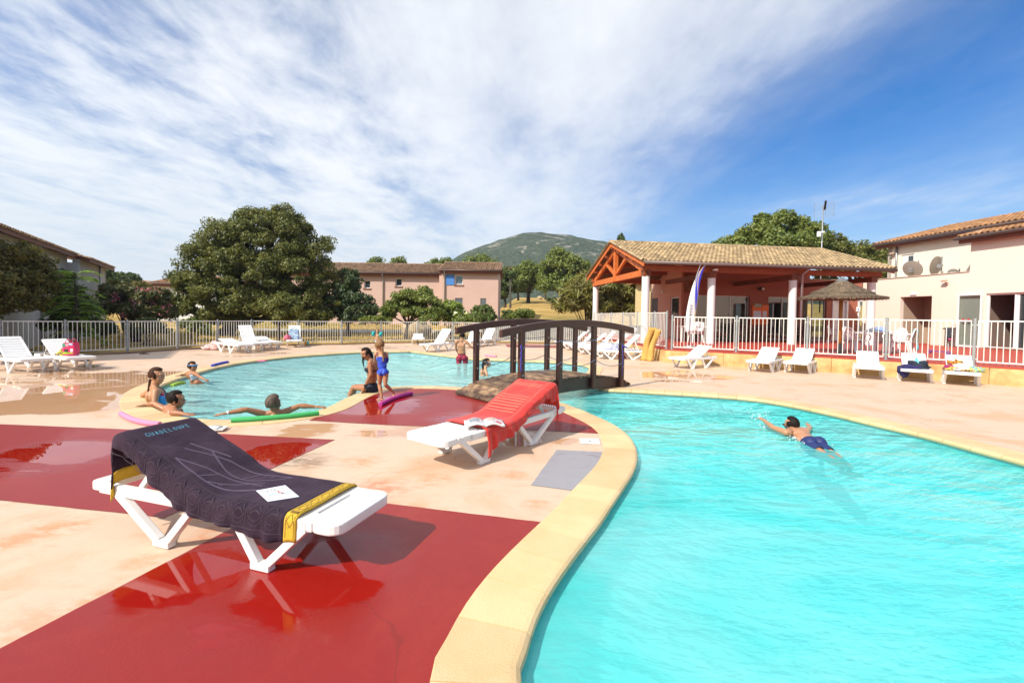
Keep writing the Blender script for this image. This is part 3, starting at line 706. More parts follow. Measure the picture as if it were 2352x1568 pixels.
mb = MB(); mb.box(3.93, 4.20, 3.60, 4.19, 2.9, 3.45); mb.box(3.93, 4.15, 3.0, 4.19, 3.47, 3.75); part(mb, 'wall_bracket', m_wood_dk, pav)
# enclosed block
mb = MB()
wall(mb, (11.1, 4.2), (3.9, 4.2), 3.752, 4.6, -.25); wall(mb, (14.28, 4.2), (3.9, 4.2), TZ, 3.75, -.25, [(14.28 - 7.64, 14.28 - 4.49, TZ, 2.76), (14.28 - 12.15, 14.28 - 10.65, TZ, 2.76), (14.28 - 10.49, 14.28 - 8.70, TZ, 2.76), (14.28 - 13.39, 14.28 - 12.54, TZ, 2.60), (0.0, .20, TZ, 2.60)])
part(mb, 'front_wall', m_pinkshade, pav)
mb = MB()
mb.poly3([(3.9, 4.451, 3.741), (3.9, 7.35, 3.741), (3.9, 4.451, 4.78)], (.25, 0, 0)); wall(mb, (3.9, 8.3), (3.9, 4.451), TZ, 3.74, .25, [(8.3 - 8.2, 8.3 - 7.25, TZ, 2.70), (8.3 - 5.7, 8.3 - 4.70, 1.55, 2.70)])
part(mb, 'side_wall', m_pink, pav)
mb = MB(); wall(mb, (3.9, 8.3), (14.28, 8.3), TZ, 3.74, -.2); mb.box(3.88, 14.28, 7.3, 8.35, 3.745, 3.80); mb.box(11.2, 14.28, 4.46, 7.29, 3.745, 3.80); mb.box(4.15, 14.28, 4.45, 8.1, TZ - .1, TZ + .004); part(mb, 'back_wall', m_beige, pav)
mb = MB(); mb.box(4.15, 14.28, 4.46, 8.08, 3.0, 3.1); mb.box(8.0, 8.1, 4.46, 8.0, TZ, 3.0); mb.box(10.5, 10.6, 4.46, 8.0, TZ, 3.0); part(mb, 'ceiling', m_beige, pav)
def glazed(u0, u1, zb, zt, v, panes, m=m_alu, gm=m_glass, open_=None):
    f = MB(); t_ = .05
    f.box(u0, u1, v, v + .07, zt - t_, zt); f.box(u0, u1, v, v + .07, zb, zb + t_)
    n = panes; W_ = (u1 - u0) / n
    for i in range(n + 1): x = u0 + W_ * i; f.box(x - (t_ / 2 if 0 < i < n else (0 if i == 0 else t_)), x + (t_ / 2 if 0 < i < n else (t_ if i == 0 else 0)), v + .001, v + .069, zb + t_, zt - t_)
    fo = part(f, 'glazed_door', m, pav)
    gb = MB()
    for i in range(n):
        if open_ is not None and i in open_: continue
        gb.box(u0 + W_ * i + t_ / 2, u0 + W_ * (i + 1) - t_ / 2, v + .03, v + .04, zb + t_, zt - t_)
    if gb.v: part(gb, 'pane', gm, fo)
glazed(4.49, 7.64, TZ + .005, 2.76, 4.32, 3); glazed(8.70, 10.49, TZ + .005, 2.76, 4.32, 2); glazed(10.65, 12.15, TZ + .005, 2.76, 4.32, 2, open_=(0,))
mb = MB()
for u0, u1 in ((12.54, 13.39), (14.08, 14.28)):
    mb.box(u0, u1, 4.28, 4.33, TZ, 2.60)
    mb.box(u0 - .05, u0 + .03, 4.17, 4.27, TZ, 2.66); mb.box(u0 - .05, u1 + .05, 4.17, 4.27, 2.60, 2.68)
    if u1 < 14: mb.box(u1 - .03, u1 + .05, 4.17, 4.27, TZ, 2.66)
part(mb, 'door', m_white, pav)
mb = MB(); mb.box(13.90, 14.12, 4.13, 4.16, 2.05, 2.30); sg = part(mb, 'wash_room_sign', m_white, pav)
mb = MB(); mb.sphere((14.01, 4.125, 2.22), (.02, .004, .02), 8, 5); mb.box(13.985, 14.035, 4.122, 4.129, 2.09, 2.195); part(mb, 'figure', m_blue, sg)
mb = MB(); mb.box(3.93, 3.98, 7.27, 8.18, TZ, 2.68); part(mb, 'door', mat('grey_door', (.12, .11, .11), .5), pav)
mb = MB(); v0, v1, z0, z1 = 4.72, 5.68, 1.57, 2.68
mb.box(3.95, 4.0, v0, v1, z0, z0 + .06); mb.box(3.95, 4.0, v0, v1, z1 - .06, z1); mb.box(3.95, 4.0, v0, v0 + .06, z0 + .06, z1 - .06); mb.box(3.95, 4.0, v1 - .06, v1, z0 + .06, z1 - .06)
wf = part(mb, 'window', m_white, pav); mb = MB(); mb.box(3.97, 3.98, v0 + .06, v1 - .06, z0 + .06, z1 - .06); part(mb, 'pane', m_glassd, wf)
mb = MB(); mb.box(3.82, 3.95, 4.65, 5.75, 1.50, 1.56); part(mb, 'window_sill', m_tile_rd, pav)
mb = MB()
for u_, z_ in ((8.17, 3.15),):
    mb.sphere((u_, 4.08, z_), (.17, .10, .10), 12, 8)
lp = part(mb, 'wall_lamp', mat('lamp_shell', (.05, .05, .05), .4), pav, smooth=True); mb = MB(); mb.sphere((8.22, 3.98, z_), (.09, .03, .065), 10, 6); part(mb, 'lamp_glass', m_white, lp, smooth=True)
mb = MB(); mb.box(2.88, 3.05, -.32, -.16, 3.55, 3.63); mb.tube([(2.93, -.22, 3.58), (2.93, -.1, 3.6)], .03, 8); part(mb, 'security_camera', m_white, pav, bevel=.01)
mb = MB(); mb.box(3.78, 3.90, 6.5, 6.62, 3.0, 3.1); part(mb, 'wall_lamp', m_white, pav)
# retaining wall, terrace floor
m_ochre = mat('ochre_render', (0.66, 0.47, 0.21), 0.85, (0.44, 0.25, 0.09), 3.2, 0.85, bump=.5, bscale=14)
m_red_t = mat('red_terrace_paint', (0.44, 0.055, 0.03), 0.55, (0.34, 0.04, 0.025), 1.5, .5)
TW = [(4.28, 24.7), (4.45, 22.6), (5.0, 18.0), (5.27, 15.46), (6.82, 14.62), (8.1, 14.0), (9.36, 13.29), (10.6, 12.35), (11.79, 11.2), (13.0, 9.9), (14.6, 7.9), (16.2, 5.4)]
mb = MB()
for i, (a, b_) in enumerate(zip(TW, TW[1:])):
    n_ = max(1, int((Vector(b_) - Vector(a)).length / .9))
    for k in range(n_):
        p_ = Vector(a).lerp(Vector(b_), k / n_); q_ = Vector(a).lerp(Vector(b_), (k + 1) / n_); d = (q_ - p_).normalized(); nn = Vector((-d.y, d.x)) * .22
        p_ += d * 0.004
        mb.obox((p_.x, p_.y, -.05), (q_.x - p_.x, q_.y - p_.y, 0), (nn.x, nn.y, 0), (0, 0, .46 + .004 * math.sin(i * 3 + k * 7)))
tag(mb.build('retaining_wall', m_ochre, bevel=.012), 'low ochre rendered retaining wall that carries the red terrace', 'wall')
mb = MB()                    # darker joints and cracks of the wall are gaps filled with a backing
mb.prism([(p_[0] + .05, p_[1] + .08) for p_ in TW] + [(27, 5.4), (27, 40), (4.4, 40)], -.3, .38)
tag(mb.build('terrace_base', mat('brown_joint', (.28, .14, .05), .9), loc=(0, 0, 0)), kind='structure')
mb = MB(); inset = []
for i in range(len(TW)):
    a = Vector(TW[max(0, i - 1)]); b_ = Vector(TW[min(len(TW) - 1, i + 1)]); d = (b_ - a).normalized(); inset.append(tuple(Vector(TW[i]) + Vector((-d.y, d.x)) * .02))
mb.prism(inset + [(27, 5.4), (27, 27.6), (4.3, 27.6)], .415, TZ)
tag(mb.build('terrace_floor', m_red_t, loc=(0, 0, 0)), kind='structure')

# ---- cream building on the right
cb_ = thing('cream_building', UV(18, -2, TZ), 'cream rendered two-storey building with tiled roofs at the right edge of the terrace', 'building')
mb = MB(); S0 = 4.19
wall(mb, (14.3, S0), (14.3, -1.05), TZ, 3.74, .22, [(S0 - 2.04, S0 - .50, TZ, 2.76), (S0 + .0, S0 + .0, 0, 0)])
wall(mb, (14.3, -1.051), (14.3, -14), TZ, 5.12, .22, [(.65, 6.2, TZ, 2.76)])
mb.box(14.521, 15.8, -1.27, -1.05, TZ, 5.5)
mb.box(14.521, 15.79, -1.04, S0 + .05, 3.50, 3.60)
part(mb, 'wall', m_cream, cb_, bevel=.006)
mb = MB(); wall(mb, (15.8, 4.22), (15.8, -14), 3.45, 5.72, .25, [(4.22 - 3.45, 4.22 - 2.76, 4.15, 5.10)]); wall(mb, (24, 4.22), (15.8, 4.22), TZ, 5.72, .25); part(mb, 'upper_wall', m_cream, cb_)
mb = MB(); mb.box(14.26, 14.55, -1.05, S0, 3.745, 3.775); part(mb, 'coping', mat('parapet_cap', (.66, .50, .40), .7), cb_)
mb = MB(); mb.box(14.53, 14.6, .50, 2.04, TZ, 2.76)
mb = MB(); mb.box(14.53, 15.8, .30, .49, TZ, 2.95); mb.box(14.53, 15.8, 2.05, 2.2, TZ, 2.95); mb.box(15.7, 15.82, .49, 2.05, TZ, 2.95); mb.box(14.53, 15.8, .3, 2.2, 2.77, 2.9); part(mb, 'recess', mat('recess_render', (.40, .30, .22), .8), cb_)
mb = MB(); mb.box(15.62, 15.68, .52, 1.28, TZ, 2.45); part(mb, 'door', m_white, cb_, bevel=.01)
mb = MB(); mb.box(14.245, 14.29, 1.21, 1.51, 2.84, 2.95); part(mb, 'door_sign', m_white, cb_)
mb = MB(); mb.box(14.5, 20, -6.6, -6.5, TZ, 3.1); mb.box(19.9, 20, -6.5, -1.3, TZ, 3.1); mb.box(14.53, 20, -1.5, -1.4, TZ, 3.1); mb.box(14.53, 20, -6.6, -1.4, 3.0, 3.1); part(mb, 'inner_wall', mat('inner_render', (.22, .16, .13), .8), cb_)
def upright_frame(v0, v1, z0, z1, u_, t_=.07, d=.06, name='door_frame', m=m_white, panes=None, gm=m_glass):
    f = MB(); f.box(u_, u_ + d, v0, v1, z1 - t_, z1); f.box(u_, u_ + d, v0, v1, z0, z0 + t_); f.box(u_, u_ + d, v0, v0 + t_, z0 + t_, z1 - t_); f.box(u_, u_ + d, v1 - t_, v1, z0 + t_, z1 - t_)
    fo = part(f, name, m, cb_)
    if gm: g_ = MB(); g_.box(u_ + d * .4, u_ + d * .55, v0 + t_, v1 - t_, z0 + t_, z1 - t_); part(g_, 'pane', gm, fo)
    return fo
fo = upright_frame(-1.66, -.70, TZ + .02, 2.78, 14.17, name='open_door')
for k_ in range(3):
    mb = MB(); mb.lathe((0, 0, 0), [(0, 0), (.055, 0), (.055, .006), (0, .006)], 14); mb.xf(Matrix.Translation((14.165, -.97 - .22 * k_, 1.65)) @ Matrix.Rotation(-PI / 2, 4, 'Y')); part(mb, 'red_dot', mat('red_dot', (.6, .02, .03), .5), fo)
upright_frame(-2.72, -1.70, TZ + .02, 2.76, 14.38, name='door_frame', gm=None)
upright_frame(-4.1, -2.73, TZ + .02, 2.76, 14.40, name='glazed_door', gm=m_glassd); upright_frame(-5.5, -4.11, TZ + .02, 2.76, 14.40, name='glazed_door', gm=m_glassd)
mb = MB(); mb.box(14.22, 14.52, -6.9, -1.7, TZ + .001, TZ + .05); part(mb, 'threshold', m_stone, cb_)
mb = MB(); mb.box(15.86, 15.91, 2.78, 3.43, 4.17, 5.08); wf = part(mb, 'window', m_white, cb_); mb = MB(); mb.box(15.85, 15.855, 2.84, 3.1, 4.25, 5.0); part(mb, 'pane', m_glassd, wf)
# roofs: (eave u, eave z, v range) sloping up away from the court
def croof(u0, z0, u1, z1, va, vb, name):
    mb = MB(); mb.add([(u0, va, z0 - .10), (u0, vb, z0 - .10), (u1, vb, z1 - .10), (u1, va, z1 - .10), (u0, va, z0), (u0, vb, z0), (u1, vb, z1), (u1, va, z1)], [(0, 1, 2, 3), (7, 6, 5, 4), (0, 4, 5, 1), (1, 5, 6, 2), (2, 6, 7, 3), (3, 7, 4, 0)])
    r_ = part(mb, name, m_wood_dk, cb_); mb = MB()
    tiles(mb, (u0 - .04, vb, z0 + .01), (0, -1, 0), vb - va, (u1 - u0, 0, z1 - z0), math.hypot(u1 - u0, z1 - z0), w=.215, row=.36)
    ridge(mb, (u0 - .04, vb, z0 + .06), (u1, vb, z1 + .06), .10, .36)
    if u1 > 18: ridge(mb, (u1, vb, z1 + .04), (u1, va, z1 + .04), .13)
    part(mb, 'roof_tiles', m_tile_rd, r_)
    mb = MB(); mb.tube([(u0 - .09, vb + .06, z0 - .04), (u0 - .09, va, z0 - .04)], .07, 10); part(mb, 'gutter', m_gutter, r_, smooth=True)
    mb = MB(); mb.box(u0 + .02, u0 + .06, va, vb - .02, z0 - .26, z0 - .10); part(mb, 'fascia', m_wood_dk, r_)
croof(15.40, 5.80, 20.2, 7.02, -14, 4.65, 'roof'); croof(13.95, 5.22, 15.75, 5.68, -14, -.80, 'lower_roof')
mb = MB(); mb.tube([(15.74, 3.67, 5.75), (15.74, 3.67, 3.62)], .05, 10); part(mb, 'downpipe', m_zinc, cb_, smooth=True)
for v_, z_, u_ in ((-.16, 3.34, 14.3), (3.83, 5.16, 15.8)):
    mb = MB(); mb.box(u_ - .10, u_ - .001, v_ - .05, v_ + .05, z_ - .09, z_ + .01); mb.obox((u_ - .22, v_ - .12, z_ + .02), (.10, 0, .05), (0, .24, 0), (-.02, 0, .06)); part(mb, 'wall_lamp', mat('beige_plastic', (.55, .38, .27), .5), cb_, bevel=.01)
# satellite dishes on the flat roof
m_dish = mat('grey_dish', (.30, .25, .21), .55, metal=.1)
def dish(u_, v_, z_, r_, yaw, tilt, label, post=True):
    t_ = thing('satellite_dish', UV(u_, v_, 3.60), label, 'dish', 'satellite dishes on the flat roof')
    Mx = Matrix.Translation(UV(u_, v_, z_)) @ Matrix.Rotation(yaw, 4, 'Z') @ Matrix.Rotation(tilt, 4, 'Y')
    mb = MB(); prof_ = [(r_ * k / 6, -.16 * r_ * (1 - (k / 6) ** 2)) for k in range(7)]
    mb.lathe((0, 0, 0), prof_, 28); mb.lathe((0, 0, -.01), [(a, b_ - .006) for a, b_ in reversed(prof_)], 28); mb.xf(Mx); mb.build('reflector', m_dish, t_, smooth=True)
    mb = MB()
    for k in range(6):
        a = PI * k / 3; mb.bar((.02 * math.cos(a), .02 * math.sin(a), -.19 * r_), (r_ * .97 * math.cos(a), r_ * .97 * math.sin(a), -.02), .02, .02)
    mb.box(-.09, .09, -.09, .09, -.30 * r_ - .1, -.19 * r_); mb.xf(Mx); mb.build('back_ribs', m_zinc, t_)
    mb = MB(); mb.tube([UV(u_ + .18, v_ - .12, 3.60), UV(u_ + .18, v_ - .12, z_ + r_ * .95)], .03, 8)
    mb.bar(UV(u_ + .18, v_ - .12, z_), Mx @ Vector((0, 0, -.25 * r_ - .05)), .05, .05); mb.build('mast', m_zinc, t_)
    return t_
dish(15.0, 2.09, 4.20, .44, math.radians(200), math.radians(-66), 'round mesh satellite dish nearer the window, on the flat roof')
dish(15.0, .98, 4.24, .46, math.radians(290), math.radians(-80), 'large satellite dish seen nearly edge-on above the parapet')
dish(15.2, .35, 3.86, .20, math.radians(215), math.radians(-60), 'small low satellite dish just above the parapet')

# ---- pink building behind the far fence
m_gut2 = m_gutter
pk = thing('pink_building', (-9, 46, ground_z(-9, 46)), 'long pale pink two-storey building with tiled roof behind the far fence', 'building')
D2 = lambda x, y: (551.25 + .2735 * x, 459.4 + .2735 * y)
def pbox(y_, xa, xb): return P(D2(xa, 600)[0], 640, y_).x, P(D2(xb, 600)[0], 640, y_).x
YA, YB = 44.6, 43.8
xa0, xa1 = pbox(YA, 300, 1690); xb0, xb1 = pbox(YB, 1695, 2170)
ZE1 = P(1000, 631, YA).z; ZE2 = P(1100, 624, YB).z; gzb = ground_z(-9, 45) - .6
def wz(x, y, Y): q = P(*D2(x, y), Y); return q.x, q.z
mb = MB()
def pop(x0, x1, y0, y1, Y, base):
    a = wz(x0, y1, Y); c = wz(x1, y0, Y); return (a[0] - base, c[0] - base, a[1], c[1])
opsA = [pop(1042, 1095, 675, 740, YA, xa0), pop(1305, 1360, 657, 722, YA, xa0)]
opsB = [pop(1805, 1872, 630, 710, YB, xb0), pop(1805, 1870, 822, 895, YB, xb0), pop(2018, 2068, 825, 890, YB, xb0)]
wall(mb, (xa0, YA), (xa1 + .3, YA), gzb, ZE1 + .2, .3, opsA); wall(mb, (xb0, YB), (xb1, YB), gzb, ZE2 + .2, .3, opsB)
wall(mb, (xb1, YB + .31), (xb1, YB + 9), gzb, ZE2 + .2, .3); wall(mb, (xb0, YB + 1.5), (xb0, YB + .31), gzb, ZE2 + .1, -.3)
mb.build('wall', m_pink2, pk)
for (s0, s1, z0, z1), base, Y, kind in [(o, xa0, YA, 0) for o in opsA] + [(o, xb0, YB, 1) for o in opsB]:
    x0, x1 = base + s0, base + s1
    mb = MB(); t_ = .07; y0 = Y + .16
    mb.box(x0, x1, y0, y0 + .06, z0, z0 + t_); mb.box(x0, x1, y0, y0 + .06, z1 - t_, z1); mb.box(x0, x0 + t_, y0, y0 + .06, z0 + t_, z1 - t_); mb.box(x1 - t_, x1, y0, y0 + .06, z0 + t_, z1 - t_)
    w_ = mb.build('window', m_white if z1 > 4 else m_zinc, pk); mb = MB(); mb.box(x0 + t_, x1 - t_, y0 + .02, y0 + .03, z0 + t_, z1 - t_); mb.build('pane', m_tglass if kind else m_glassd, w_)
    mb = MB(); mb.box(x0 - .08, x1 + .08, Y - .06, Y + .159, z0 - .14, z0 - .002); mb.build('window_sill', m_stone, pk)
    if z1 < 4:
        mb = MB()
        for k_ in range(7): xx = x0 + (x1 - x0) * (k_ + .5) / 7; mb.box(xx - .015, xx + .015, Y + .05, Y + .08, z0, z1)
        mb.build('window_bars', m_zinc, pk)
a = wz(1730, 712, YB); c = wz(1800, 627, YB); mb = MB(); mb.box(a[0], c[0], YB - .06, YB - .002, a[1], c[1]); mb.build('shutter', m_blue, pk)
def proof(x0, x1, Y, ze, zr, dep, mt, prt, w=.24, nm='roof', both=True):
    mb = MB(); ye, yr = Y - .45, Y - .45 + dep
    mb.add([(x0, ye, ze - .12), (x1, ye, ze - .12), (x1, yr, zr - .12), (x0, yr, zr - .12), (x0, ye, ze), (x1, ye, ze), (x1, yr, zr), (x0, yr, zr)], [(3, 2, 1, 0), (4, 5, 6, 7), (0, 1, 5, 4), (1, 2, 6, 5), (2, 3, 7, 6), (3, 0, 4, 7)])
    mb.add([(x0, yr + .01, zr - .12), (x1, yr + .01, zr - .12), (x1, yr + dep, ze - .12), (x0, yr + dep, ze - .12), (x0, yr + .01, zr), (x1, yr + .01, zr), (x1, yr + dep, ze), (x0, yr + dep, ze)], [(3, 2, 1, 0), (4, 5, 6, 7), (0, 1, 5, 4), (1, 2, 6, 5), (2, 3, 7, 6), (3, 0, 4, 7)])
    r_ = mb.build(nm, m_under, prt); mb = MB()
    tiles(mb, (x0, ye - .02, ze + .01), (1, 0, 0), x1 - x0, (0, dep, zr - ze), math.hypot(dep, zr - ze), w=w, row=.42, seg=4); ridge(mb, (x0, yr, zr + .03), (x1, yr, zr + .03), .13)
    mb.build('roof_tiles', mt, r_); mb = MB(); mb.tube([(x0, ye - .1, ze - .05), (x1, ye - .1, ze - .05)], .08, 8); mb.build('gutter', m_gutter, r_, smooth=True)
    mb = MB(); mb.box(x0 + .05, x1 - .05, ye + .05, ye + .1, ze - .36, ze - .12); mb.build('fascia', m_wood_dk, r_)
    return r_
ZR1 = P(900, 607, YA + 4.2).z; ZR2 = P(1080, 604.5, YB + 4.2).z
proof(xa0, xa1 + .1, YA, ZE1 + .12, ZR1, 4.6, m_tile_dk, pk); proof(xb0 - .25, xb1 + .25, YB, ZE2 + .12, ZR2, 4.6, m_tile_dk, pk)
for x_, Y_, z_ in ((wz(1205, 600, YA)[0], YA - .1, ZE1), (xb0 + .3, YB - .1, ZE2)):
    mb = MB(); mb.tube([(x_, Y_ - .4, z_), (x_, Y_, z_ - .5), (x_, Y_, gzb)], .06, 8); mb.build('downpipe', m_zinc, pk, smooth=True)

# ---- grey building on the left, its long side in shade
lb = thing('grey_building', (-23, 24, -.16), 'long grey-white building in shade at the left edge with stepped tiled roofs', 'building')
LD = Vector((-.53, .848)); LN = Vector((.848, .53)); L0 = Vector((-19.7, 18.4))
def LP(t_, off=0): q = L0 + LD * t_ + LN * off; return (q.x, q.y)
segs = [(-9, 1.0, 4.10, 0.0), (1.0, 7.4, 4.26, -.35), (7.4, 13.6, 4.10, 0.15)]
mb = MB()
for a, b_, z_, off in segs:
    ops = [(b_ - a - 2.2, b_ - a - 1.6, 2.6, 3.7)] if off < 0 else []
    wall(mb, LP(a, off), LP(b_, off), -.4, z_ + .12, .3, ops)
q0, q1 = LP(13.6, .15), LP(13.6, -9); wall(mb, q0, q1, -.4, 4.12, .3); wall(mb, LP(-9, 0), LP(-9, -9), -.4, 4.6, -.3)
mb.obox((*LP(7.1, -1), -.4), Vector((*LP(7.1, .14), 0)) - Vector((*LP(7.1, -1), 0)), Vector((LD.x, LD.y, 0)) * .29, (0, 0, 4.4)); mb.obox((*LP(.8, -1), -.4), Vector((*LP(.8, -.02), 0)) - Vector((*LP(.8, -1), 0)), Vector((LD.x, LD.y, 0)) * .19, (0, 0, 4.4)); mb.build('wall', m_greyw, lb)
for i, (a, b_, z_, off) in enumerate(segs):
    mb = MB(); e0, e1 = LP(a - .1, off + .42), LP(b_ + .15, off + .42); r0, r1 = LP(a - .1, off - 4.6), LP(b_ + .15, off - 4.6); zr = z_ + 1.35
    P3 = lambda q, z: (q[0], q[1], z)
    mb.add([P3(e0, z_), P3(e1, z_), P3(r1, zr), P3(r0, zr), P3(e0, z_ + .14), P3(e1, z_ + .14), P3(r1, zr + .14), P3(r0, zr + .14)], [(3, 2, 1, 0), (4, 5, 6, 7), (0, 1, 5, 4), (1, 2, 6, 5), (2, 3, 7, 6), (3, 0, 4, 7)])
    r_ = mb.build('roof', m_wood_dk, lb); mb = MB()
    dw = Vector(P3(r0, zr)) - Vector(P3(e0, z_)); tiles(mb, P3(e0, z_ + .15), Vector(P3(e1, 0)) - Vector(P3(e0, 0)), (Vector(e1) - Vector(e0)).length, dw, dw.length, w=.24, row=.42, seg=4); mb.build('roof_tiles', m_tile_dk, r_)
for t_ in (3.2, 11.4):
    q = LP(t_, .25 if t_ > 7 else -.28); mb = MB(); mb.tube([(q[0], q[1], 4.2), (q[0], q[1], -.3)], .05, 8); mb.build('downpipe', m_zinc, lb, smooth=True)
mb = MB(); q = LP(4.9, -.45); q2 = LP(5.5, -.45); mb.obox((q[0], q[1], 2.6), (q2[0] - q[0], q2[1] - q[1], 0), (-.03, -.02, 0), (0, 0, 1.1)); mb.build('window', m_glassd, lb)

# ---- two buildings far behind on the left
wb = thing('white_house', (-34, 48, .3), 'plain white house end with tiled roof behind the big oak', 'building')
x0, x1 = P(360, 700, 46).x, P(430, 700, 46).x; zt = P(362, 651, 46).z
mb = MB(); wall(mb, (x0, 46), (x1 + 4, 46), -.5, zt, .3); wall(mb, (x0, 54), (x0, 46.31), -.5, zt, .3); mb.build('wall', m_whitew, wb)
proof(x0 - .3, x1 + 4, 46, zt + .05, P(400, 635, 50).z, 4.5, m_tile_rd, wb)
wb = thing('distant_pink_house', (-46, 62, .3), 'far pink gabled house with a green shutter behind the pink oleander', 'building')
D1 = lambda x, y: (.2735 * x, 459.4 + .2735 * y)
q = [P(*D1(*c_), 60) for c_ in ((915, 800), (915, 702), (1030, 672), (1200, 728), (1330, 752), (1330, 800))]
mb = MB(); pts = [(k_.x, 60, k_.z) for k_ in q]; pts[0] = (pts[0][0], 60, -1); pts[-1] = (pts[-1][0], 60, -1); mb.poly3(pts, (0, .3, 0)); mb.build('wall', mat('far_pink_render', (.55, .32, .26), .9), wb)
for a, b_ in ((1, 2), (2, 3), (3, 4)):
    A_, B_ = Vector(pts[a]), Vector(pts[b_]); mb = MB(); mb.add([A_ + Vector((0, -.4, .02)), B_ + Vector((0, -.4, .02)), B_ + Vector((0, 9, .02)), A_ + Vector((0, 9, .02)), A_ + Vector((0, -.4, .24)), B_ + Vector((0, -.4, .24)), B_ + Vector((0, 9, .24)), A_ + Vector((0, 9, .24))], [(3, 2, 1, 0), (4, 5, 6, 7), (0, 1, 5, 4), (1, 2, 6, 5), (2, 3, 7, 6), (3, 0, 4, 7)]); mb.build('roof', m_tile_rd, wb)
mb = MB(); a = P(*D1(935, 775), 60); c = P(*D1(985, 742), 60); mb.box(a.x, c.x, 59.9, 59.99, a.z, c.z); mb.build('shutter', m_green, wb)
# yellow annex behind the pavilion
ya = thing('yellow_annex', (10, 40, .4), 'plain yellow annex wall seen between the pavilion columns', 'building')
mb = MB(); a = P(*D4_(462, 805), 33) if False else P(1461, 711, 33); c = P(1500, 653, 33); wall(mb, (a.x, 33), (a.x + 9, 33), .1, c.z, .3, [(4, 5, 1, 2.5)]); mb.build('wall', m_yelw, ya)
mb = MB(); mb.box(a.x - .3, a.x + 9.3, 32.6, 36, c.z + .01, c.z + .15); mb.build('roof', m_tile_rd, ya)
mb = MB(); mb.box(a.x + 4.0, a.x + 5.0, 33.1, 33.15, 1, 2.5); mb.build('window', m_glassd, ya)
# ================================================================== TREES AND SHRUBS
def leafmat(name, c1, c2, c3=None, trans=0.28):
    c1, c2, c3 = (tuple(k * w for k, w in zip(c_, (1.60, 1.62, 1.25))) if c_ else None for c_ in (c1, c2, c3))
    m = bpy.data.materials.new(name); m.use_nodes = True; t = m.node_tree; t.nodes.clear()
    o = N(t, 'ShaderNodeOutputMaterial'); g = N(t, 'ShaderNodeNewGeometry')
    c = ramp(t, g.outputs['Random Per Island'], [(0, c1), (0.55, c2), (1, c3 or c2)])
    nz = noise_(t, g.outputs['Position'], 0.9, 3, 0.6)
    c = mixc(t, math_(t, 'MULTIPLY', sstep(t, nz, 0.40, 0.62), 0.5), c, c3 or c2)
    d = N(t, 'ShaderNodeBsdfPrincipled'); lk(t, c, d.inputs['Base Color']); d.inputs['Roughness'].default_value = 0.5; d.inputs['Specular IOR Level'].default_value = 0.35
    tr = N(t, 'ShaderNodeBsdfTranslucent'); lk(t, mixc(t, 1.0, c, (1.3, 1.35, 0.6), 'MULTIPLY'), tr.inputs['Color'])
    mx = N(t, 'ShaderNodeMixShader'); mx.inputs[0].default_value = trans; lk(t, d.outputs[0], mx.inputs[1]); lk(t, tr.outputs[0], mx.inputs[2]); lk(t, mx.outputs[0], o.inputs[0])
    return m
lm_oak = leafmat('oak_leaves', (0.030, 0.042, 0.014), (0.070, 0.082, 0.024), (0.135, 0.128, 0.040))
lm_oak2 = leafmat('bright_oak_leaves', (0.035, 0.055, 0.015), (0.085, 0.115, 0.030), (0.150, 0.165, 0.050))
lm_dark = leafmat('dark_leaves', (0.015, 0.028, 0.010), (0.035, 0.055, 0.018), (0.070, 0.090, 0.028))
lm_blue = leafmat('bluish_needles', (0.018, 0.032, 0.020), (0.040, 0.062, 0.036), (0.070, 0.092, 0.045))
lm_fresh = leafmat('fresh_leaves', (0.050, 0.080, 0.018), (0.105, 0.150, 0.030), (0.200, 0.230, 0.050), .35)
lm_brown = leafmat('brownish_leaves', (0.030, 0.034, 0.012), (0.070, 0.066, 0.022), (0.125, 0.105, 0.035))
lm_broom = leafmat('broom_twigs', (0.060, 0.050, 0.020), (0.115, 0.095, 0.032), (0.150, 0.150, 0.045))
lm_pinkf = leafmat('pink_flowers', (0.32, 0.06, 0.14), (0.42, 0.13, 0.25), (0.50, 0.26, 0.38), .3)
lm_whitef = leafmat('white_flowers', (0.75, 0.72, 0.62), (0.85, 0.84, 0.78), (0.88, 0.86, 0.80), .2)
m_bark = mat('bark', (0.075, 0.055, 0.040), 0.95, (0.035, 0.026, 0.02), 6, .8, bump=.6)
def leaf_mesh(name, cen, size, rng, m, parent, elong=1.0, up_bias=0.0, outd=None):
    n = len(cen); a = rng.normal(size=(n, 3)); b = rng.normal(size=(n, 3))
    if outd is not None: a = a + outd * 0.0
    a /= np.linalg.norm(a, axis=1)[:, None]
    b -= a * (a * b).sum(1)[:, None]; b /= np.linalg.norm(b, axis=1)[:, None]
    if outd is not None:       # lay most leaves with their face outwards
        nn = outd + rng.normal(size=(n, 3)) * 0.8; nn[:, 2] += up_bias; nn /= np.linalg.norm(nn, axis=1)[:, None]
        a -= nn * (a * nn).sum(1)[:, None]; a /= np.linalg.norm(a, axis=1)[:, None]; b = np.cross(nn, a)
    s = size * rng.uniform(0.6, 1.35, n)[:, None]
    a = a * s * elong * .5; b = b * s * .5
    v = np.empty((n, 4, 3)); v[:, 0] = cen - a; v[:, 1] = cen - b * .75; v[:, 2] = cen + a; v[:, 3] = cen + b * .75
    me = bpy.data.meshes.new(name); me.vertices.add(n * 4); me.vertices.foreach_set('co', v.reshape(-1).astype(np.float32))
    me.loops.add(n * 4); me.loops.foreach_set('vertex_index', np.arange(n * 4, dtype=np.int32))
    me.polygons.add(n); me.polygons.foreach_set('loop_start', np.arange(0, n * 4, 4, dtype=np.int32)); me.polygons.foreach_set('loop_total', np.full(n, 4, dtype=np.int32))
    me.materials.append(m); me.update(calc_edges=True)
    o = bpy.data.objects.new(name, me); COL.objects.link(o); o.parent = parent; return o
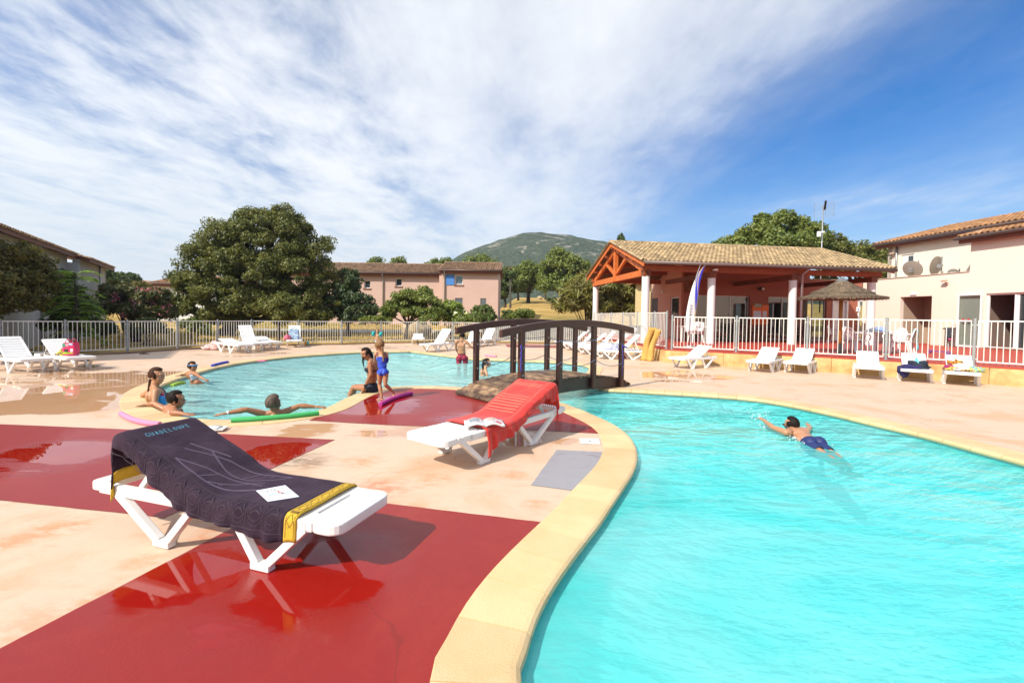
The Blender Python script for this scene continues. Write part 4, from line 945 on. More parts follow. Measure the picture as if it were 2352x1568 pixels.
def crown_points(blobs, n, rng, clump=0.3, tight=0.42, inner=0.25, drop=0.0):
    """leaf centres: gathered in clumps that sit on and inside the blobs"""
    A = np.array([max(b[1]) ** 2 for b in blobs]); A = A / A.sum(); P_ = []; O_ = []
    for (c, r), w in zip(blobs, A):
        c = np.array(c); r = np.array(r); k = max(5, int(4.2 * (r.mean() / clump) ** 2)); m_ = max(8, int(n * w))
        d = rng.normal(size=(k, 3)); d /= np.linalg.norm(d, axis=1)[:, None]; d[:, 2] = np.where(d[:, 2] < -.55, -d[:, 2], d[:, 2])
        rad = np.where(rng.random(k) < inner, rng.uniform(.3, .8, k), rng.uniform(.80, 1.04, k))
        cc = c + d * r * rad[:, None]; cs = clump * rng.uniform(.55, 1.3, k)
        wts = cs ** 2; idx = rng.choice(k, m_, p=wts / wts.sum())
        g = rng.normal(size=(m_, 3)); g /= np.linalg.norm(g, axis=1)[:, None]; g *= (rng.random(m_) ** tight)[:, None]; g[:, 2] *= .75
        p = cc[idx] + g * cs[idx][:, None]; P_.append(p); o = g * .8 + d[idx] * .6; O_.append(o / (np.linalg.norm(o, axis=1)[:, None] + 1e-9))
    return np.concatenate(P_), np.concatenate(O_)
def sblob(x, y, rx, ry, Y, dz=1.0, dy=0.0):
    q = P(x, y, Y + dy); s = (Y + dy) / FPX; return ((q.x, q.y, q.z), (rx * s, (rx + ry) / 2 * s * dz, ry * s))
def tree(name, label, cat, base, blobs, lm, n, leaf, seed, group=None, trunk=0.2, clump=None, forks=True, flowers=None, elong=1.25, stems=None, kind='crown', inner=.25, sinkc=0.0):
    rng = np.random.default_rng(seed); R_ = random.Random(seed)
    bx_, by_ = base; bz = ground_z(bx_, by_) - .05
    t_ = thing(name, (bx_, by_, bz), label, cat, group); O = np.array([bx_, by_, bz])
    clump = clump or np.mean([b[1][0] for b in blobs]) * .34
    P_, D_ = crown_points(blobs, n, rng, clump, inner=inner)
    ok = P_[:, 2] > bz + .1; P_ = P_[ok]; D_ = D_[ok]
    leaf_mesh(kind, P_ - O, leaf, rng, lm, t_, elong, 0.25, D_)
    mb = MB(); cz = min(b[0][2] for b in blobs)
    cx_ = sum(b[0][0] for b in blobs) / len(blobs); cy_ = sum(b[0][1] for b in blobs) / len(blobs)
    if stems:
        for k in range(stems):
            b = blobs[k % len(blobs)]; q = Vector(b[0]) + Vector((R_.uniform(-.5, .5) * b[1][0], R_.uniform(-.5, .5) * b[1][1], R_.uniform(0, .6) * b[1][2]))
            p0 = Vector((bx_ + R_.uniform(-.2, .2), by_ + R_.uniform(-.2, .2), bz)); mid = p0.lerp(q, .5) + Vector((0, 0, .1))
            mb.tube([p0, mid, q], [trunk, trunk * .7, trunk * .2], 5)
        mb.build('stem', m_bark, t_, smooth=True)
    else:
        fork = Vector((bx_ + (cx_ - bx_) * .25, by_ + (cy_ - by_) * .25, bz + max(.6, (cz - bz) * .62)))
        mb.tube([(bx_, by_, bz - .2), (bx_ + .03, by_, bz + .3), (bx_ * .7 + fork.x * .3, by_ * .7 + fork.y * .3, (bz + fork.z) / 2), fork], [trunk * 1.5, trunk * 1.1, trunk, trunk * .85], 9)
        for b in blobs:
            q = Vector(b[0]); q2 = q + Vector((R_.uniform(-.4, .4) * b[1][0], 0, b[1][2] * .55)); mid = fork.lerp(q, .5) + Vector((R_.uniform(-.2, .2), R_.uniform(-.2, .2), R_.uniform(.05, .3)))
            mb.tube([fork, mid, q, q2], [trunk * .6, trunk * .42, trunk * .25, trunk * .06], 6)
            for k in range(3):
                e = q + Vector((R_.uniform(-.8, .8) * b[1][0], R_.uniform(-.8, .8) * b[1][1], R_.uniform(-.2, .8) * b[1][2])); mb.tube([q, q.lerp(e, .5) + Vector((0, 0, .1)), e], [trunk * .22, trunk * .12, trunk * .03], 5)
        mb.build('trunk', m_bark, t_, smooth=True)
    if flowers:
        fm, fn, fs = flowers; top = [b for b in blobs]
        P2, D2_ = crown_points([(b[0], tuple(k * 1.06 for k in b[1])) for b in top], fn, rng, clump * .6, tight=.5, inner=.05)
        k_ = P2[:, 2] > bz + .5; leaf_mesh('flowers', P2[k_] - O, fs, rng, fm, t_, 1.0, 0.2, D2_[k_])
    return t_
B = sblob
Y0 = 29
tree('oak_tree', 'huge round olive-green holm oak towering behind the fence left of centre', 'tree', (P(520, 700, 30).x, 30),
     [B(620, 560, 100, 74, 30, .8), B(530, 585, 84, 72, 29.5, .9), B(470, 625, 66, 66, 29, .9), B(550, 650, 90, 66, 28.5, .9), B(655, 640, 90, 66, 29.5, .8), B(700, 590, 66, 62, 30.5, .9), B(690, 690, 70, 50, 30, .9), B(480, 690, 74, 46, 29, .9), B(575, 512, 36, 24, 30), B(650, 510, 48, 30, 30), B(738, 650, 34, 40, 30.5), B(430, 670, 38, 46, 29), B(600, 705, 90, 38, 29.4), B(540, 545, 40, 36, 29.6), B(560, 700, 60, 40, 28.6), B(430, 715, 36, 24, 29), B(405, 700, 20, 20, 29), B(510, 735, 60, 22, 28.8), B(690, 728, 70, 20, 29.6), B(760, 700, 26, 30, 30), B(500, 525, 20, 16, 29.4), B(700, 540, 24, 20, 30.2)], lm_oak, 150000, .125, 11, trunk=.42, clump=.50)
tree('small_oak', 'low olive-brown round tree with bare stem in front of the big oak', 'tree', (P(634, 740, 26).x, 26.3),
     [B(640, 698, 42, 26, 26.3), B(615, 712, 30, 22, 26), B(665, 712, 32, 22, 26.5), B(645, 725, 36, 14, 26.2)], lm_oak, 7000, .13, 12, trunk=.09, clump=.35)
tree('juniper_tree', 'dark bluish conical conifer between the big oak and the pink building', 'tree', (P(800, 740, 31).x, 31),
     [B(800, 650, 24, 30, 31), B(790, 690, 42, 30, 31), B(820, 700, 38, 26, 30.6), B(845, 712, 20, 18, 30.4), B(770, 720, 34, 26, 31), B(820, 730, 40, 18, 30.6), B(740, 715, 30, 40, 31.5)], lm_blue, 17000, .13, 13, trunk=.12, clump=.32, elong=2.0)
tree('spreading_tree', 'broad green tree with dark twisted stem before the pink building', 'tree', (P(932, 745, 28.5).x, 28.5),
     [B(940, 690, 42, 22, 28.5), B(965, 680, 28, 20, 28.8), B(985, 700, 28, 20, 28.2), B(905, 705, 24, 18, 28.2), B(925, 715, 38, 18, 28.5), B(980, 722, 34, 14, 28.2), B(1005, 700, 14, 14, 28.4), B(890, 722, 18, 12, 28)], lm_oak2, 12000, .13, 14, trunk=.11, clump=.30, elong=1.5)
tree('white_oleander', 'oleander bush covered in white flowers under the pink building windows', 'bush', (P(1034, 745, 30).x, 30),
     [B(1036, 716, 26, 22, 30), B(1020, 728, 22, 16, 30), B(1056, 728, 20, 16, 30)], lm_fresh, 5000, .12, 15, trunk=.03, stems=9, flowers=(lm_whitef, 800, .11), elong=2.4, kind='foliage', clump=.25)
tree('green_oleander', 'plain green oleander bush at the right corner of the pink building', 'bush', (P(1105, 745, 31).x, 31),
     [B(1108, 722, 26, 20, 31), B(1085, 730, 22, 14, 31), B(1125, 732, 14, 12, 31)], leafmat('oleander_leaves', (.04, .06, .025), (.085, .11, .04), (.13, .16, .06)), 5200, .13, 16, trunk=.03, stems=9, elong=2.6, kind='foliage', clump=.25)
tree('low_hedge_bush', 'low leafy bush behind the fence left of the white oleander', 'bush', (P(990, 745, 27.5).x, 27.5), [B(985, 735, 26, 12, 27.5), B(860, 737, 36, 10, 27.5), B(1070, 738, 30, 10, 28.5)], lm_oak2, 4000, .11, 17, trunk=.02, stems=6, kind='foliage', clump=.22)
tree('round_shrub', 'small round dark green shrub on the golden meadow', 'bush', (P(1197, 736, 33).x, 33), [B(1198, 722, 22, 12, 33), B(1185, 727, 18, 9, 33), B(1213, 727, 14, 9, 33)], lm_oak2, 3600, .12, 18, trunk=.03, stems=6, kind='foliage', clump=.28)
tree('wispy_shrub', 'small dark wispy shrub left of the round one on the meadow', 'bush', (P(1165, 736, 34).x, 34), [B(1166, 724, 13, 11, 34)], lm_dark, 900, .12, 19, trunk=.02, stems=5, kind='foliage', clump=.22)
# meadow trees
tree('meadow_oak', 'rounded meadow oak on a forked dark trunk, left of the tall one', 'tree', (P(1213, 690, 78).x, 78), [B(1215, 630, 32, 26, 78), B(1200, 645, 24, 22, 78), B(1238, 642, 22, 22, 78), B(1215, 655, 32, 14, 78)], lm_oak2, 9000, .34, 20, trunk=.32, clump=.9)
tree('tall_meadow_oak', 'tallest full-crowned oak on the meadow beneath the hill', 'tree', (P(1288, 690, 72).x, 72), [B(1290, 608, 42, 32, 72), B(1275, 640, 38, 34, 72), B(1318, 625, 34, 32, 72), B(1300, 655, 42, 26, 72), B(1340, 650, 22, 22, 74), B(1262, 660, 22, 20, 71), B(1288, 590, 20, 20, 72)], lm_oak2, 17000, .32, 21, trunk=.32, clump=.85)
tree('slim_meadow_oak', 'slender dark oak at the left side of the meadow', 'tree', (P(1160, 690, 74).x, 74), [B(1160, 640, 20, 20, 74), B(1150, 655, 18, 18, 74), B(1172, 660, 16, 16, 74), B(1156, 675, 18, 14, 74)], lm_dark, 5500, .32, 22, trunk=.22, clump=.8)
tree('meadow_oak', 'low wide oak at the foot of the hill between the slim and the forked one', 'tree', (P(1190, 690, 95).x, 95), [B(1188, 648, 20, 18, 95), B(1178, 658, 18, 14, 95), B(1202, 662, 18, 12, 95)], lm_dark, 5000, .36, 51, trunk=.22, clump=.9)
tree('meadow_oak', 'oak half hidden behind the tall meadow oak on its right', 'tree', (P(1345, 690, 100).x, 100), [B(1345, 632, 26, 24, 100), B(1370, 645, 26, 22, 100), B(1325, 645, 20, 22, 100)], lm_oak2, 6000, .38, 52, trunk=.25, clump=1.0)
tree('meadow_oak', 'distant oak just left of the tall meadow oak below the hill', 'tree', (P(1252, 690, 105).x, 105), [B(1254, 640, 18, 18, 105), B(1245, 655, 16, 12, 105), B(1264, 652, 16, 14, 105)], lm_oak2, 4500, .38, 53, trunk=.22, clump=1.0)
tree('crooked_tree', 'small crooked tree with reddish-brown crown top by the pink building', 'tree', (P(1172, 697, 66).x, 66), [B(1178, 625, 14, 10, 80), B(1165, 628, 10, 10, 80)], lm_brown, 1500, .32, 23, trunk=.14, clump=.7)
tree('broom_bush', 'wide feathery brown-green broom bush left of the pavilion', 'bush', (P(1350, 738, 33).x, 33.5), [B(1335, 680, 40, 38, 33), B(1375, 665, 46, 36, 34.5), B(1310, 700, 26, 30, 32.5), B(1360, 705, 46, 30, 33.5), B(1415, 690, 40, 42, 35), B(1345, 650, 26, 22, 34)], lm_broom, 17000, .16, 24, trunk=.035, stems=22, elong=4.5, kind='foliage', clump=.5)
tree('lone_bush', 'tiny solitary dark bush under the tall meadow oak', 'bush', (P(1268, 694, 60).x, 60), [B(1268, 690, 10, 7, 60)], lm_dark, 500, .22, 25, trunk=.03, stems=4, kind='foliage', clump=.4)
for i, (x, y, rx, ry, Y, lab) in enumerate(((1020, 604, 14, 8, 95, 'small tree top peeping over the pink roof, third from the oak'), (862, 603, 20, 8, 92, 'tree top just above the left part of the pink roof'), (918, 604, 16, 7, 92, 'tiny tree top above the middle of the pink roof'), (1100, 599, 38, 11, 90, 'wide tree top above the right end of the pink roof'), (1000, 606, 20, 7, 96, 'low tree top left of the roof step of the pink building'))):
    tree('roofline_tree', lab, 'tree', (P(x, 700, Y).x, Y), [B(x, y + 8, rx, ry + 10, Y), B(x + rx * .5, y + 14, rx * .7, ry + 6, Y), B(x - rx * .5, y + 14, rx * .7, ry + 6, Y)], lm_oak2, 2200, .36, 30 + i, 'tree tops over the pink roof', trunk=.25, clump=.9)
# behind the pavilion
tree('big_oak', 'large bright oak rising behind the pavilion roof', 'tree', (P(1790, 700, 36).x, 36), [B(1790, 520, 52, 30, 36), B(1740, 545, 50, 28, 36), B(1840, 548, 48, 32, 36), B(1785, 570, 90, 40, 36), B(1690, 568, 38, 22, 36), B(1655, 578, 22, 16, 36), B(1885, 585, 36, 26, 36), B(1760, 508, 26, 14, 36)], lm_oak2, 30000, .20, 41, trunk=.35, clump=.62)
tree('right_oak', 'darker oak filling the gap between pavilion and cream building', 'tree', (P(1960, 700, 38).x, 38), [B(1990, 590, 44, 32, 38), B(1930, 590, 40, 30, 37), B(2030, 600, 36, 30, 40), B(1960, 625, 70, 34, 38), B(2070, 620, 36, 40, 41), B(1920, 562, 18, 20, 37)], lm_oak, 17000, .20, 42, trunk=.3, clump=.6)
tree('cypress_tree', 'thin pointed cypress above the pavilion gable', 'tree', (P(1426, 700, 60).x, 60), [B(1426, 575, 8, 24, 60), B(1426, 556, 6, 16, 60), B(1426, 545, 4, 9, 60)], lm_dark, 2500, .22, 43, trunk=.12, clump=.35)
tree('dark_laurel', 'dark leafy tree seen between the two left pavilion columns', 'tree', (P(1450, 720, 36).x, 36), [B(1440, 690, 18, 40, 36), B(1452, 650, 16, 30, 36), B(1425, 640, 18, 30, 38)], lm_dark, 5500, .15, 44, trunk=.1, clump=.4)
tree('left_far_oak', 'dark oak behind the grey building end', 'tree', (P(285, 700, 58).x, 58), [B(285, 640, 30, 12, 58), B(262, 650, 24, 16, 56), B(245, 640, 18, 22, 52), B(310, 650, 14, 8, 58)], lm_dark, 5500, .26, 45, trunk=.2, clump=.7)
# near left, behind the fence
tree('overhanging_oak', 'near olive-brown tree with drooping twigs at the left edge', 'tree', (-20.2, 14.6), [B(20, 600, 62, 42, 15.5), B(60, 640, 54, 40, 15.8), B(10, 660, 70, 46, 15), B(85, 610, 30, 22, 16), B(50, 690, 44, 28, 15.4), B(-50, 630, 80, 70, 15), B(20, 715, 34, 18, 15.2), B(85, 660, 34, 30, 16), B(-20, 700, 60, 35, 15)], lm_brown, 24000, .085, 46, trunk=.2, clump=.30)
tree('dark_understory_tree', 'dense dark tree in the shade before the grey building', 'tree', (P(130, 760, 18).x, 18), [B(130, 655, 30, 28, 18), B(150, 690, 42, 36, 18), B(120, 715, 34, 28, 17.8), B(175, 720, 34, 30, 18.2), B(155, 745, 50, 22, 18)], lm_dark, 13000, .10, 47, trunk=.1, clump=.3)
tree('pink_oleander', 'wide oleander with clusters of pink flowers right of the grey building', 'bush', (P(310, 755, 24).x, 24), [B(345, 685, 36, 24, 24), B(300, 690, 38, 30, 24), B(270, 710, 34, 32, 24), B(330, 715, 52, 26, 24), B(370, 715, 26, 24, 24), B(260, 680, 20, 22, 24.5)], leafmat('dark_oleander', (.028, .040, .018), (.055, .062, .026), (.09, .085, .035)), 13000, .13, 48, trunk=.04, stems=16, flowers=(lm_pinkf, 2600, .085), elong=2.2, kind='foliage', clump=.32)
tree('brownish_bush', 'brown-green bush rising behind the pink oleander', 'bush', (P(290, 755, 28).x, 28), [B(275, 665, 22, 18, 28), B(320, 668, 26, 16, 28), B(290, 685, 36, 20, 28)], lm_brown, 4500, .14, 49, trunk=.05, stems=7, kind='foliage', clump=.35)
for i, (x, Y, rx, lab) in enumerate(((440, 21.5, 30, 'low green bush behind the fence under the left side of the oak'), (235, 20.5, 22, 'dark low bush at the foot of the grey building end'), (335, 22, 40, 'dark low hedge under the pink oleander'))):
    tree('low_bush', lab, 'bush', (P(x, 755, Y).x, Y), [B(x, 752 - i, rx, 15, Y), B(x + rx * .6, 758, rx * .7, 11, Y)], (lm_oak2, lm_dark, lm_dark)[i], 2600, .10, 60 + i, 'low bushes along the left fence', trunk=.02, stems=5, kind='foliage', clump=.22)
# tree of heaven with long feathered fronds
tr = thing('feather_leaved_tree', (P(175, 760, 16.6).x, 16.6, -.2), 'bright green tree with long feathered fronds before the grey building', 'tree')
ox = tr.location.x; mb = MB(); mb.tube([(ox, 16.6, -.2), (ox + .05, 16.6, 1.2), (ox - .05, 16.6, 2.9)], [.07, .05, .02], 7); mb.build('trunk', m_bark, tr, smooth=True)
R_ = random.Random(5); cents = []; fr_pts = MB()
lv = MB()
for k in range(46):
    z0 = R_.uniform(.5, 2.85); a = R_.uniform(0, 2 * PI); L_ = R_.uniform(.8, 1.25) * (1.05 - .12 * z0); d = Vector((math.cos(a), math.sin(a), 0)); p0 = Vector((ox, 16.6, z0)); el = .75 if z0 > 2.3 else .45
    pts_ = [p0 + d * (L_ * s) + Vector((0, 0, el * L_ * s - .75 * L_ * s * s)) for s in (0, .25, .5, .75, 1)]
    fr_pts.tube(pts_, .008, 4)
    sd_ = d.cross(Vector((0, 0, 1)))
    for q in range(15):
        s = .15 + .85 * q / 14; i0 = min(3, int(s * 4)); c = pts_[i0].lerp(pts_[i0 + 1], s * 4 - i0)
        for sg in (-1, 1):
            tip = c + sd_ * sg * .20 * (1.05 - .5 * s) + d * .07 + Vector((0, 0, -.05 - R_.uniform(0, .03))); w_ = d * .030
            lv.add([c, c.lerp(tip, .45) + w_, tip, c.lerp(tip, .45) - w_], [(0, 1, 2, 3)])
lv.build('crown', leafmat('feather_leaves', (.035, .075, .014), (.075, .14, .02), (.20, .30, .04), .4), tr); fr_pts.build('frond_stalks', m_bark, tr)
# scattered rocks on the meadow and by the lane
m_rock = mat('pale_rock', (.46, .36, .22), .9, (.30, .22, .13), 2, .7, bump=.6)
for i, (x, y, Y, w_, h_, lab) in enumerate(((957, 755, 31, .95, .65, 'big pale boulder behind the fence under the spreading tree'), (1010, 761, 29.5, .55, .3, 'flat pale rock right of the big boulder'), (1240, 668, 110, .6, .5, 'tiny pale rock high on the meadow'))):
    q = P(x, y, Y); mb = MB(); gz0 = ground_z(q.x, Y); mb.sphere((q.x, Y, gz0 + h_ * .7), (w_, w_ * .7, h_), 14, 9)
    mb.v = [p_ + (p_ - Vector((q.x, Y, gz0 + h_ * .7))) * .35 * mnoise.noise(p_ * 1.7 + Vector((i, 0, 0))) for p_ in mb.v]; tag(mb.build('boulder', m_rock, auto=35), lab, 'rock', 'pale rocks beyond the fence')
# dry grass tufts and far scrub on the meadow as one mass
rng = np.random.default_rng(3); tx = rng.uniform(-24, 14, 9000); ty = rng.uniform(25.2, 44, 9000)
kk = (tx < 3.4) | (ty > 38); tx, ty = tx[kk], ty[kk]; k2 = (ty > 28.6) | (tx < -3.0); tx, ty = tx[k2], ty[k2]
tz = np.array([ground_z(a, b_) for a, b_ in zip(tx, ty)]); gb = MB()
vs = []; fs = []
for a, b_, c in zip(tx, ty, tz):
    an = R_.uniform(0, PI); h_ = R_.uniform(.08, .26); dx, dy = math.cos(an) * .03, math.sin(an) * .03; lx, ly = R_.uniform(-.08, .08), R_.uniform(-.08, .08); i0 = len(vs)
    vs += [(a - dx, b_ - dy, c), (a + dx, b_ + dy, c), (a + lx, b_ + ly, c + h_)]; fs.append((i0, i0 + 1, i0 + 2))
gb.add(vs, fs); tag(gb.build('dry_grass', leafmat('straw', (.30, .21, .07), (.42, .31, .12), (.20, .19, .06)), loc=(0, 0, 0)), kind='stuff')
# ================================================================== FENCES, BRIDGE
m_bar = mat('white_fence_paint', (0.80, 0.76, 0.70), 0.4, (0.70, 0.66, 0.60), 4, .4)
m_post = mat('galvanised_post', (0.34, 0.36, 0.36), 0.5, (0.24, 0.26, 0.26), 5, .6, metal=.3)
def fence(label, pts, z0, zt, gapb=.10, spacing=.112, cat='fence', ph=.05, pw=.06, group=None):
    t_ = thing('pool_fence', (pts[0][0], pts[0][1], z0), label, cat, group)
    for (x, y) in pts:
        mb = MB(); mb.tube([(x, y, z0), (x, y, zt + ph)], pw / 2 + .004, 12); mb.tube([(x, y, zt + ph), (x, y, zt + ph + .02)], [pw / 2 + .008, .01], 12); mb.box(x - .06, x + .06, y - .06, y + .06, z0, z0 + .008); mb.build('post', m_post, t_, auto=40)
    for a, b_ in zip(pts, pts[1:]):
        A_, B_ = Vector((*a, 0)), Vector((*b_, 0)); L = (B_ - A_).length; d = (B_ - A_) / L; g_ = .055
        A_ += d * g_; B_ -= d * g_; L -= 2 * g_; mb = MB(); up = Vector((0, 0, 1))
        mb.bar(A_ + up * zt, B_ + up * zt, .028, .03); mb.bar(A_ + up * (z0 + gapb), B_ + up * (z0 + gapb), .028, .03)
        n = max(2, int(round(L / spacing)))
        for k in range(n + 1):
            p_ = A_ + d * (.01 + (L - .02) * k / n); mb.tube([p_ + up * (z0 + gapb + .015), p_ + up * (zt - .015)], .0095, 5, cap=False)
        for q in (z0 + gapb + .06, zt - .1):
            for e in (A_, B_): s_ = -1 if e is A_ else 1; mb.bar(e + up * q, e + d * (s_ * .03) + up * q, .015, .02)
        mb.build('panel', m_bar, t_)
    return t_
fence('long white bar fence along the left and far side of the deck', FENCE, .06, 1.11)
def on_wall(px, off, lo=3, hi=11):        # where the sight line over pixel column px meets the wall line
    r_ = px; best = None
    for a, b_ in zip(TW[lo:], TW[lo + 1:hi + 1]):
        a, b_ = Vector(a), Vector(b_); d = (b_ - a).normalized(); nn = Vector((-d.y, d.x)) * off; a = a + nn; b_ = b_ + nn
        k_ = (px - CX) / FPX
        den = (b_.x - a.x) - k_ * (b_.y - a.y)
        if abs(den) < 1e-9: continue
        t_ = (k_ * a.y - a.x) / den
        if -.02 <= t_ <= 1.02: best = tuple(a.lerp(b_, t_)); break
    return best
tp = [on_wall(x, .10) for x in (1544, 1692, 1855, 2037, 2239)]
tp = [q for q in tp if q] + [(12.75, 10.35), (14.1, 8.75)]
fence('white bar railing on top of the ochre retaining wall along the red terrace', tp, TZ, 1.56, gapb=.09, cat='railing')
sp_ = [on_wall(x, .10, 0, 3) for x in (1364, 1381, 1404, 1431, 1464, 1503)]; sp_ = [q for q in sp_ if q] + [(5.36, 15.75)]
fence('white bar screen fence running back beside the pavilion from the terrace corner', sp_, TZ, 1.70, gapb=.09, cat='railing')

A0 = Vector((-.24, 7.59, 0)); ba = Vector((.757, .654, 0)).normalized(); bc = Vector((-ba.y, ba.x, 0)); BL, BW = 3.82, 1.22
def bz(s):
    e = max(0, min(s, BL - s)); return .05 + .165 * e / .44 if e < .44 else .215 + .115 * (1 - ((1.91 - e) / 1.47) ** 2)
BMX = Matrix(((ba.x, bc.x, 0, A0.x), (ba.y, bc.y, 0, A0.y), (0, 0, 1, 0), (0, 0, 0, 1)))
br = thing('footbridge', A0 + ba * 1.9 + bc * .6, 'small arched dark wooden footbridge over the channel between the two pools', 'bridge')
m_plank = mat('worn_planks', (0.27, 0.17, 0.095), 0.7, (0.055, 0.026, 0.018), 6, 1.0, island=.6, bump=.7, bscale=30, stretch=(1, 1, 1))
m_brd = mat('dark_stained_timber', (0.055, 0.022, 0.016), 0.42, (0.085, 0.034, 0.024), 3, .6, bump=.25)
mb = MB(); s = 0.0; k = 0
while s < BL - .05:
    w_ = .137; z0 = bz(s + .004); z1 = bz(s + w_ - .012)
    jj = rnd.uniform(-.012, .012); mb.obox((s + .004, -.03 + jj, z0 - .032 + rnd.uniform(0, .010)), (w_ - (.038 if .45 < s < BL - .45 else .052), 0, z1 - z0), (0, BW + .06, 0), (0, 0, .032)); s += w_
mb.xf(BMX); mb.build('plank_deck', m_plank, br, bevel=.004)
for y0 in (0.0, BW - .07):
    mb = MB(); n = 24; top = [(BL * i / n, bz(BL * i / n) - .036) for i in range(n + 1)]; bot = [(BL * i / n, max(.018, bz(BL * i / n) - .27)) for i in range(n + 1)]
    vs = []; fs = []
    for (x, zt), (_, zb) in zip(top, bot): vs += [(x, y0, zt), (x, y0 + .07, zt), (x, y0 + .07, zb), (x, y0, zb)]
    for i in range(n):
        for q in range(4): fs.append((i * 4 + q, i * 4 + (q + 1) % 4, (i + 1) * 4 + (q + 1) % 4, (i + 1) * 4 + q))
    fs += [(3, 2, 1, 0), tuple(n * 4 + q for q in range(4))]; mb.add(vs, [tuple(reversed(f)) for f in fs]); mb.xf(BMX); mb.build('girder', m_brd, br)
POSTS = (.50, 1.46, 2.46, 3.40)
def rz(s): return 1.385 - .175 * abs((s - 1.95) / 1.9) ** 2
for side, y_ in ((0, -.05), (1, BW + .05)):
    for s in POSTS:
        mb = MB(); mb.box(s - .048, s + .048, y_ - .045, y_ + .045, max(.02, bz(s) - .24), rz(s) + .045); mb.xf(BMX); po = mb.build('post', m_brd, br, bevel=.006)
        mb = MB()
        for z_ in (.25, .72): mb.sphere((s, y_ - .05, bz(s) + z_), .012, 8, 6)
        mb.xf(BMX); mb.build('bolt', m_zinc, po)
    mb = MB(); n = 20; vs = []; fs = []
    s0, s1 = .02, 3.80; yy = y_ + (.092 if side == 0 else -.092) * 0
    for i in range(n + 1):
        s = s0 + (s1 - s0) * i / n; z_ = rz(s); h_ = .065
        vs += [(s, yy - .04, z_ + h_), (s, yy + .04, z_ + h_), (s, yy + .04, z_ - h_), (s, yy - .04, z_ - h_)]
    for i in range(n):
        for q in range(4): fs.append((i * 4 + (q + 1) % 4, i * 4 + q, (i + 1) * 4 + q, (i + 1) * 4 + (q + 1) % 4))
    fs += [(0, 1, 2, 3), tuple(n * 4 + q for q in (3, 2, 1, 0))]; mb.add(vs, fs); mb.xf(BMX)
    mb.build('handrail', m_brd, br, bevel=.012)
m_rope = mat('blue_grey_rope', (0.13, 0.15, 0.24), .8); m_rope2 = mat('blue_rope', (0.06, 0.05, 0.35), .8)
for side, y_ in ((0, -.10), (1, BW + .10)):
    for lv_, sag in ((.74, .03), (.34, .10)):
        mb = MB(); pts = []
        for a, b_ in zip(POSTS, POSTS[1:]):
            for k in range(9): t_ = k / 8; pts.append((a + (b_ - a) * t_, y_, bz(a) * (1 - t_) + bz(b_) * t_ + lv_ - sag * 4 * t_ * (1 - t_)))
        mb.tube(pts, .0065, 6); mb.xf(BMX); mb.build('rope', m_rope, br, smooth=True)
mb = MB(); pts = [(.44, -.11, .55 + .035 * k) for k in range(14)]
mb.tube([(p_[0] + .012 * math.sin(k * 2), p_[1] + .01 * math.cos(k * 2), p_[2]) for k, p_ in enumerate(pts)], .012, 6); mb.xf(BMX); mb.build('knotted_rope', m_rope2, br, smooth=True)
mb = MB(); mb.tube([(3.33, -.11, .93), (3.36, -.12, .6), (3.35, -.11, .28)], .006, 6); mb.tube([(3.36, -.11, .9), (3.5, -.12, .86)], .016, 6); mb.xf(BMX); mb.build('knotted_rope', m_rope2, br, smooth=True)

